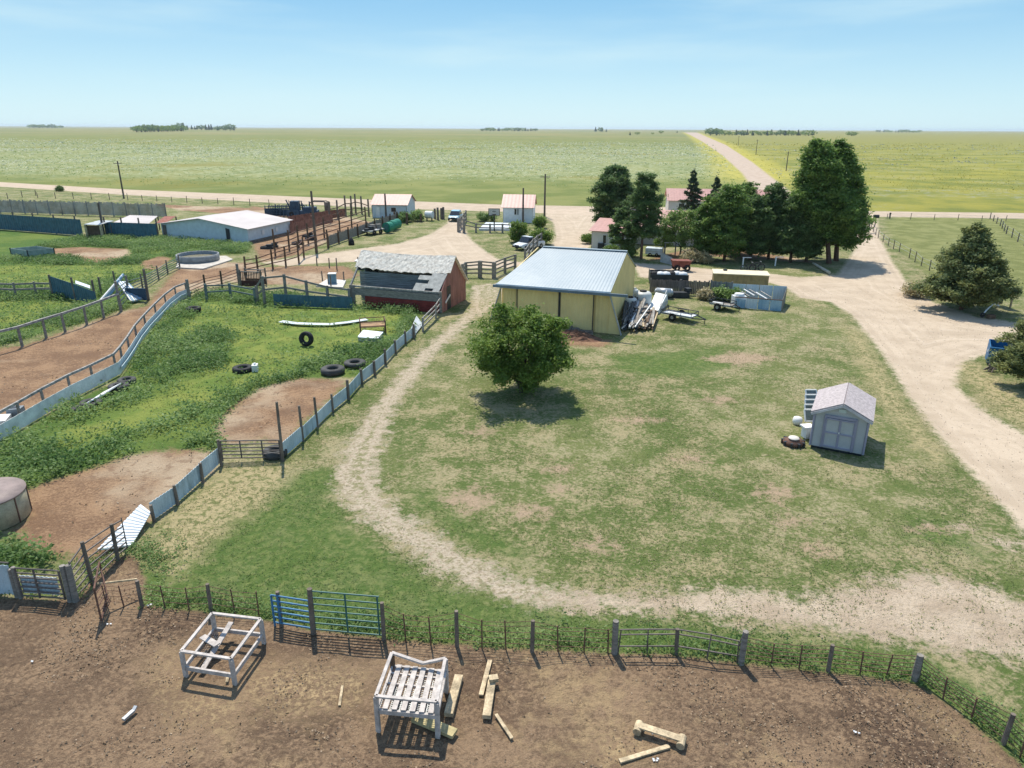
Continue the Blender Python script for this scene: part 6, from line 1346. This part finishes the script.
# the broad tree on the lawn
b_, h_ = HH(521, 392, 301)
broad_tree('lawn_tree', 'round leafy green tree standing alone on the lawn before the yellow barn', b_, h_, wpx(521, 392, 54), .12, 3, L_DEC, 190, 280, .09, .5, .16, stems=2)
# pines by the house
dome = lambda R_: (lambda t: R_ * (.55 + .9 * t) * (1 - t) ** .45 * 1.0 if t > .0 else R_ * .5)
def egg(R_, tp=.35): return lambda t: R_ * max(.08, math.sin(PI * min(1, (t * .82 + .16))) ** .6) * (1 - .25 * t)
def cone(R_): return lambda t: R_ * (1.02 - t) ** .85
b_, h_ = HH(612, 236, 168); conifer('pine_tree', 'dark round topped pine standing over the cream house wing', b_, h_, egg(wpx(612, 236, 25)), 1.5, 21, L_PINE, 85, 150, .19, .4, .25, puff=.9)
b_, h_ = HH(641, 259, 176); conifer('pine_tree', 'tall open pine with layered branches in front of the farmhouse', b_, h_, lambda t: wpx(641, 259, 24) * (1.15 - t) ** .55 * (.8 + .2 * math.sin(t * 40)), 2.6, 22, L_PINE, 60, 130, .17, .35, .12, puff=.6, inner=.15)
b_, h_ = HH(622, 256, 208); conifer('pine_tree', 'smaller pine leaning against the left side of the tall open pine', b_, h_, egg(wpx(622, 256, 17)), 1.0, 23, L_PINE, 36, 110, .17, .35, .2, puff=.5)
b_, h_ = HH(688.5, 238, 171); conifer('spruce_tree', 'narrow pointed dark spruce left of the shorter spruce', b_, h_, cone(wpx(688, 238, 19)), 1.2, 24, L_SPR, 60, 70, .17, .35, -.12, puff=.34)
b_, h_ = HH(711, 238, 177); conifer('spruce_tree', 'shorter pointed dark spruce right of its taller twin', b_, h_, cone(wpx(711, 238, 16)), 1.2, 25, L_SPR, 52, 70, .17, .35, -.12, puff=.34)
b_, h_ = HH(680, 256, 206); broad_tree('ash_tree', 'light green leafy tree between the open pine and windbreak pines', b_, h_, wpx(680, 256, 23), 1.3, 26, L_LIME, 60, 130, .13, .65, .14)
b_, h_ = HH(664, 254, 226); broad_tree('young_tree', 'small green tree by the white timber arch', b_, h_, wpx(664, 254, 9), .8, 27, L_DEC, 30, 110, .13, .5, .09)
for k, (u_, vb, vt, w2, lab, mm_) in enumerate(((706, 259, 199, 15, 'leftmost mid green pine of the windbreak row', L_PINE2), (724, 261, 187, 20, 'broad green pine second from the left in the windbreak row', L_PINE2), (739, 255, 185, 15, 'yellowish topped pine in the middle of the windbreak row', L_PINE2), (750, 260, 198, 18, 'dark low crowned pine in the middle of the windbreak row', L_PINE), (768, 259, 186, 16, 'dark narrow topped pine right of the middle of windbreak row', L_PINE), (790, 262, 196, 18, 'greyish green pine at the right end of windbreak row', L_JUN if False else L_PINE))):
    b_, h_ = HH(u_, vb, vt); conifer('windbreak_pine', lab, b_, h_, egg(wpx(u_, vb, w2 * 1.25)), h_ * .09, 30 + k, mm_, 62, 125, .18, .4, .22, puff=.85, tr=.2, group='pines of the windbreak row')
b_, h_ = HH(829, 263, 142); conifer('tall_pine', 'tallest dense pine on the left of the driveway pair', b_, h_, lambda t: wpx(829, 263, 28) * min(1, t * 3 + .45) * (1.02 - t ** 2.4) ** .8, h_ * .2, 41, L_PINE2, 130, 190, .19, .4, .3, puff=1.05, tr=.32, lean=(-3.2, .5))
b_, h_ = HH(836, 260.5, 143); conifer('tall_pine', 'tall dense pine with right bulging crown at the driveway bend', b_, h_ , lambda t: wpx(836, 261, 34) * min(1, t * 3 + .5) * (1.02 - t ** 1.25) ** .85 * (1 + .15 * math.sin(t * 11)), h_ * .12, 42, L_PINE2, 150, 190, .19, .4, .3, puff=1.05, tr=.32, lean=(-1.8, 0))
b_, h_ = HH(806, 261, 186); conifer('windbreak_pine', 'bluish pine filling the gap before the tallest pines', b_, h_, egg(wpx(806, 261, 22)), h_ * .08, 43, L_PINE, 80, 130, .22, .35, .22, puff=.7, group='pines of the windbreak row')
b_, h_ = HH(812.5, 257, 245.5); broad_tree('small_tree', 'tiny umbrella shaped tree beside the tall pine trunks', b_, h_, wpx(812, 257, 6), 1.0, 44, L_DEC, 16, 90, .1, .3, .07)
b_, h_ = HH(961, 309, 228); conifer('juniper_tree', 'wide spreading juniper standing by the driveway at the right', b_, h_, lambda t: wpx(961, 309, 44) * (1.03 - t) ** .95, .25, 45, L_JUN, 150, 180, .14, .45, .38, puff=.7, tr=.2, inner=.2)
b_, h_ = HH(1030, 388, 312); conifer('juniper_tree', 'olive juniper cut off by the right edge of picture', b_, h_, lambda t: wpx(1030, 388, 36) * (1.03 - t) ** .5, .5, 46, L_JUN, 80, 200, .1, .4, .35, puff=.5, tr=.16, inner=.2)
for k, (u_, vb, vt, w2, lab) in enumerate(((519, 242, 221.5, 11, 'round green bush left of the white pickup'), (541, 244, 229, 10, 'round green bush right of the white pickup'), (540, 228, 217.5, 5, 'small sapling at the driveway corner by the outbuilding'), (588, 243, 236, 4, 'small bush at the driveway edge by the cream wing'))):
    b_, h_ = HH(u_, vb, vt); broad_tree('bush', lab, b_, h_, wpx(u_, vb, w2), .1, 50 + k, L_DEC, 40, 130, .13, .55, .06, cat='bush')
b_, h_ = HH(607, 250, 238)
for k, (u_, vb, vt, w2, mm_, lab) in enumerate(((688, 262, 251, 9, L_DRY, 'dry brown brush left of the windbreak pines'), (703, 263, 254, 8, L_DRY, 'dry brown brush under the first windbreak pine'), (612, 253, 246, 7, L_LIME, 'pale green shrub before the cream house wing'), (627, 257, 247, 8, L_LIME, 'pale shrub under the tall open pine'), (721, 300, 289, 7, L_LIME, 'leafy shrub on the bluish plank fence'), (735, 302, 291, 5, L_LIME, 'leafy shrub at the left of the panel bin'), (705, 299, 291, 6, L_DRY, 'dry grey shrub at the brown plank fence end'), (916, 296, 285, 14, L_DRY, 'dry grey bush at left foot of the juniper'), (404, 222, 213, 8, L_WEED, 'weedy shrub among posts by the garage'), (418, 221, 211, 8, L_LIME, 'pale shrub left of the white fuel tank'), (486, 221, 213, 12, L_WEED, 'weedy bushes behind the white slab'), (60, 191.5, 186.5, 3, L_PINE, 'lone dark bush at the roadside far left'))):
    b_, h_ = HH(u_, vb, vt); broad_tree('shrub', lab, b_, h_, wpx(u_, vb, w2), .05, 70 + k, mm_, 30, 110, .12, .5, .04, cat='shrub')
# distant trees: two small prototypes, copied
def far_proto(seed, h, w2, mm_, cone_=False):
    r = np.random.default_rng(seed); base = Vector((0, 0, 0)); rt = thing('far_tree', base, 'x', 'tree'); m1 = MB(); m1.tube((0, 0, 0), (0, 0, h * .5), .5, .3, 6); m1.build('trunk', BARK, rt)
    n = 260; d = r.normal(size=(n, 3)); d /= np.linalg.norm(d, axis=1)[:, None]; rad = r.uniform(.5, 1, n)
    if cone_: t = r.random(n) ** 1.4; C = np.stack([d[:, 0] * w2 * (1 - t) * rad, d[:, 1] * w2 * (1 - t) * rad, h * (.1 + .9 * t)], 1)
    else: C = np.stack([d[:, 0] * w2 * rad, d[:, 1] * w2 * rad, h * .55 + d[:, 2] * h * .42 * rad], 1)
    leaf_obj('crown', C, h * .085, .8, mm_, rt, r); return rt
fp = [far_proto(81, 9, 6.5, L_PINE), far_proto(82, 12, 4.2, L_SPR, True), far_proto(83, 7, 7, L_DEC)]
used_fp = set()
def far_row(u0, u1, v0, v1, n, hh, group, label, jit=.6, kinds=(0, 1, 2), emph=None):
    for k in range(n):
        t = (k + rnd.random() * .9) / n; u_ = lerp(u0, u1, t); v_ = lerp(v0, v1, t) + rnd.uniform(-jit, jit) * .4
        p = P(u_, v_); j = rnd.choice(kinds); pr = fp[j]
        o = pr if j not in used_fp else copy_tree(pr); used_fp.add(j)
        D = math.hypot(p.x, p.y); want = hh * rnd.uniform(.65, 1.25) / F * D; s = want / (9, 12, 7)[j]
        o.location = (p.x, p.y, float(gz(np.array(p.x), np.array(p.y)))); o.scale = (s * (1.5 if j != 1 else 1), s, s); o.rotation_euler.z = rnd.uniform(0, 6.28); tag(o, label, 'tree', group)
far_row(136, 185, 132.6, 131.4, 26, 5.0, 'trees of the distant shelterbelt at left', 'small dark tree in the distant shelterbelt left of the picture', kinds=(0, 2))
far_row(178, 236, 130.2, 131.2, 16, 4.6, 'trees of the distant shelterbelt at left', 'small dark tree in the distant shelterbelt left of the picture', kinds=(0, 1))
far_row(28, 62, 128.2, 128.6, 12, 2.6, 'trees in the farthest left grove', 'tiny dark tree in the low grove on the far left horizon', kinds=(0, 2))
far_row(482, 538, 131.2, 131.4, 20, 3.2, 'trees on the horizon at the centre', 'tiny dark tree on the horizon above the white outbuilding')
far_row(592, 610, 131.6, 131.8, 4, 3.6, 'trees on the horizon right of the centre', 'tiny lone tree on the horizon above the house pines')
far_row(617, 690, 136, 132.4, 5, 2.4, 'scattered trees left of the side road end', 'tiny scattered tree left of the far end of side road')
far_row(710, 726, 135.4, 135.4, 5, 6.0, 'trees of the distant farmstead', 'dark tree around the distant farmstead beyond the side road', kinds=(0, 2))
far_row(728, 814, 135.4, 135.8, 24, 4.2, 'trees of the distant farmstead', 'dark tree around the distant farmstead beyond the side road')
far_row(848, 856, 135.8, 135.8, 3, 3.2, 'pair of trees out in the yellow prairie', 'tiny dark tree alone in the yellow prairie')
far_row(876, 922, 132.4, 132.6, 16, 2.2, 'trees on the right horizon', 'tiny dark tree on the horizon at the right')
p = P(742, 134.6); rt = thing('far_farmhouse', p, 'tiny pale farmhouse among the trees on the horizon', 'house'); m1 = MB(); m1.box(p, 30, 12, 5); m1.build('wall', M_WHITE, rt); m1 = MB(); m1.bar(p + Vector((-16, 0, 5.5)), p + Vector((16, 0, 5.5)), 13, 1.4); m1.build('roof', M_GALV, rt)

# ---- ground cover
EXCL = [(P(u_, v_), r_) for u_, v_, r_ in ((194, 311.5, .9), (307, 346, .8), (243, 371, 1.0), (333, 373, 1.1), (355, 365, 1.0), (127, 382, .8), (119, 388, .8), (91, 404, .8), (80.5, 409, .55), (104, 397, 1.0), (98, 401, .8), (110, 393, .9), (255, 371, .6), (367, 337, 1.6), (373, 338, 1.6), (281, 323, .5), (295, 325, .6), (310, 325.5, .7), (325, 326, .7), (340, 325, .7), (355, 322.5, .7), (367, 321, .5), (116, 543, .9), (130, 530, 1.0), (143, 521, .8), (20, 254, 3), (122, 299, 2.2), (106, 302, 1.2), (136, 300, 1.5), (85, 300, 1.0))]
def scatter(n, x0, x1, y0, y1, field, lo, dens=None, seed=5):
    r = np.random.default_rng(seed); x = r.uniform(x0, x1, n); y = r.uniform(y0, y1, n); f = fld(field, x, y); k = f > lo
    if dens is not None: k &= r.random(n) < dens(x, y, f)
    for q, rr in EXCL: k &= np.hypot(x - q.x, y - q.y) > rr
    x, y = x[k], y[k]
    u_ = x / np.maximum(y * math.cos(PITCH) + CAMH * math.sin(PITCH), .1) * F          # keep to what the photo could see, with a margin
    m = np.abs(u_) < 640; return x[m], y[m], r
def cover(name, label, x, y, r, per, spread, hh, size, el, m, tintf=None, flat=0.55):
    z = gz(x, y); n = len(x)
    C = np.stack([x, y, z], 1)[:, None, :] + r.normal(size=(n, per, 3)) * np.array([spread, spread, 0])
    hs = hh * r.uniform(.5, 1.2, n)
    C[:, :, 2] += r.random((n, per)) * hs[:, None]
    tint = np.repeat(tintf(x, y) if tintf else r.random(n), per)
    o = leaf_obj(name, C.reshape(-1, 3), size, el, m, None, r, tint, flat); o['kind'] = 'stuff'; o['label'] = label; return o
patch = lambda s, sd_: (lambda x, y: np.clip(.5 + 1.4 * vnoise(x, y, s, sd_), 0, 1))
# rank weeds in the pens
wd = lambda x, y, f: np.clip(.55 + 1.6 * vnoise(x, y, 3.5, 61) + 1.2 * vnoise(x, y, 1.3, 60), .08, 1) * np.where(fld(sd_low, x, y) + 1.2 * vnoise(x, y, 1.5, 59) > 0, .10, 1)
x, y, r = scatter(230000, -62, -2, 18, 125, np.minimum(sd_lush, -sd_pen), .1, wd, 61); cover('weeds', 'rank green weeds filling the left pens', x, y, r, 8, .2, .6, .10, .45, L_WEED, patch(3, 62), .4)
x, y, r = scatter(40000, -62, -2, 18, 125, np.minimum(sd_lush, -sd_pen), .1, lambda x, y, f: np.clip(.35 + .8 * vnoise(x, y, 2, 61) + .3 * (fld(sd_low, x, y) > 0), .05, 1), 63); cover('yellow_weeds', 'yellowish short weeds in the left pens', x, y, r, 5, .16, .10, .065, .4, L_WEEDY, patch(3, 64), .6)
x, y, r = scatter(110000, -22, 22, 12, 34, -sd_corral, -.12, lambda x, y, f: np.where(f < .6, .6, np.where(f < 1.4, .06, 0)) * (fld(sd_track, x, y) < -.5) * np.clip(.6 + 2 * vnoise(x, y, 1.6, 66), 0, 1), 65); cover('fence_weeds', 'low weeds along the front corral fence', x, y, r, 9, .12, .28, .055, .45, L_WEED, patch(2, 67), .3)
for k, (u_, v_) in enumerate(((340, 649), (498, 645), (598, 646), (555, 650), (690, 654), (788, 668), (650, 652), (855, 672), (420, 641), (235, 606), (160, 603))):
    pass
# mown grass and dry tufts on the yard
free = -U(sd_drive, sd_track, sd_corral, sd_pen, sd_lush)
x, y, r = scatter(230000, -30, 45, 17, 75, free, .15, lambda x, y, f: np.clip(.55 + 1.6 * vnoise(x, y, 1.1, 71) + 1.0 * vnoise(x, y, 4, 72), 0, 1) * np.clip(1.4 - y / 60, .25, 1), 73)
cover('grass', 'short rough grass of the yard', x, y, r, 2, .07, .07, .042, .35, L_GRASS, lambda x, y: np.clip(.45 + 1.0 * vnoise(x, y, 3, 74) + .9 * vnoise(x, y, .8, 75) + .25 * (fld(sd_green, x, y) < 0) - .25 * (fld(sd_green, x, y) > 0), 0, 1))
x, y, r = scatter(60000, -30, 45, 17, 60, free, .1, lambda x, y, f: np.clip(2.6 * (vnoise(x, y, 1.7, 76) + .6 * vnoise(x, y, .6, 78) - .25) + .5 * (fld(sd_straw, x, y) > 0), 0, 1) * (fld(sd_green, x, y) < .3), 77)
cover('dry_grass', 'straw coloured dry grass patches on the yard', x, y, r, 3, .09, .05, .045, .3, L_DRY)
x, y, r = scatter(9000, -30, 40, 17, 70, sd_track, -.2, lambda x, y, f: np.clip(3 * (vnoise(x, y, 1.2, 79) - .08), 0, 1), 79); cover('track_grass', 'thin grass growing in the sandy track', x, y, r, 4, .1, .06, .05, .35, L_GRASS)
# clods in the corral, pebbles on the gravel
x, y, r = scatter(38000, -22, 22, 10, 24, sd_corral, .05, lambda x, y, f: np.clip(.05 + 3.2 * (vnoise(x, y, 2.2, 81) + .5 * vnoise(x, y, .7, 82) - .02) + .9 * (fld(sd_churn, x, y) > -.2), 0.03, 1), 83); cover('soil_clods', 'loose clods and trampled dung on the corral soil', x, y, r, 2, .03, .035, .032, .7, L_CLOD)
x, y, r = scatter(9000, -60, 0, 22, 80, sd_pen, .1, lambda x, y, f: np.clip(.1 + 2.5 * vnoise(x, y, 2.2, 84), 0.03, 1), 85); cover('pen_clods', 'clods scattered over the pen dirt', x, y, r, 2, .05, .05, .05, .7, L_CLOD)
L_STONE = leafmat('stone', (.30, .24, .18), (.62, .54, .44), 0)
x, y, r = scatter(30000, 8, 60, 20, 70, sd_drive, .1, None, 87); cover('gravel_stones', 'loose stones on the gravel driveway', x, y, r, 1, .02, .015, .03, .8, L_STONE)
# prairie scrub beyond the road
def far_scatter(n, field, ymin, ymax, dens, seed):
    r = np.random.default_rng(seed); y = ymin * (ymax / ymin) ** r.random(n); x = (r.random(n) * 2 - 1) * y * .86
    k = (fld(field, x, y) > 1) & (r.random(n) < dens(x, y)); return x[k], y[k], r
def far_cover(name, label, x, y, r, per, spread, hh, size, m, tf=None):
    z = gz(x, y); C = np.stack([x, y, z], 1)[:, None, :] + r.normal(size=(len(x), per, 3)) * np.array([spread, spread, 0]); C[:, :, 2] += .1 + r.random((len(x), per)) * hh
    sz = np.repeat(size * np.clip(y / 300, .7, 2.5), per)
    o = leaf_obj(name, C.reshape(-1, 3), sz, .7, m, None, r, np.repeat(tf(x, y) if tf else r.random(len(x)), per), .85); o['kind'] = 'stuff'; o['label'] = label
x, y, r = far_scatter(70000, sd_praw, 215, 900, lambda x, y: np.clip(.55 + 1.8 * vnoise(x, y, 45, 91) + 1.2 * vnoise(x, y, 14, 92), .0, 1) * np.clip((y - 235) / 40, .04, 1) * np.clip(1.3 - y / 900, .1, 1), 93); far_cover('pale_sagebrush', 'pale flowering scrub over the far prairie', x, y, r, 3, .4, .4, .30, L_SAGE)
x, y, r = far_scatter(16000, sd_praw, 196, 700, lambda x, y: np.clip(.5 - 1.5 * vnoise(x, y, 30, 91), 0, 1), 94); far_cover('green_scrub', 'green scrub over the far prairie', x, y, r, 3, .5, .3, .26, L_WEED)
x, y, r = far_scatter(36000, sd_pray, 185, 900, lambda x, y: np.clip(.5 + 2 * vnoise(x, y, 25, 95), 0, 1), 96); far_cover('yellow_flowers', 'yellow flowering scrub of the right prairie', x, y, r, 3, .5, .4, .26, L_GOLD)
x, y, r = far_scatter(24000, sd_pray, 185, 800, lambda x, y: np.clip(3.5 * (vnoise(x, y, 28, 97) - .1), 0, 1), 98); far_cover('grey_sagebrush', 'grey sagebrush patches in the right prairie', x, y, r, 3, .5, .5, .33, leafmat('leaf_grey_sage', (.27, .30, .21), (.46, .48, .38), .45))
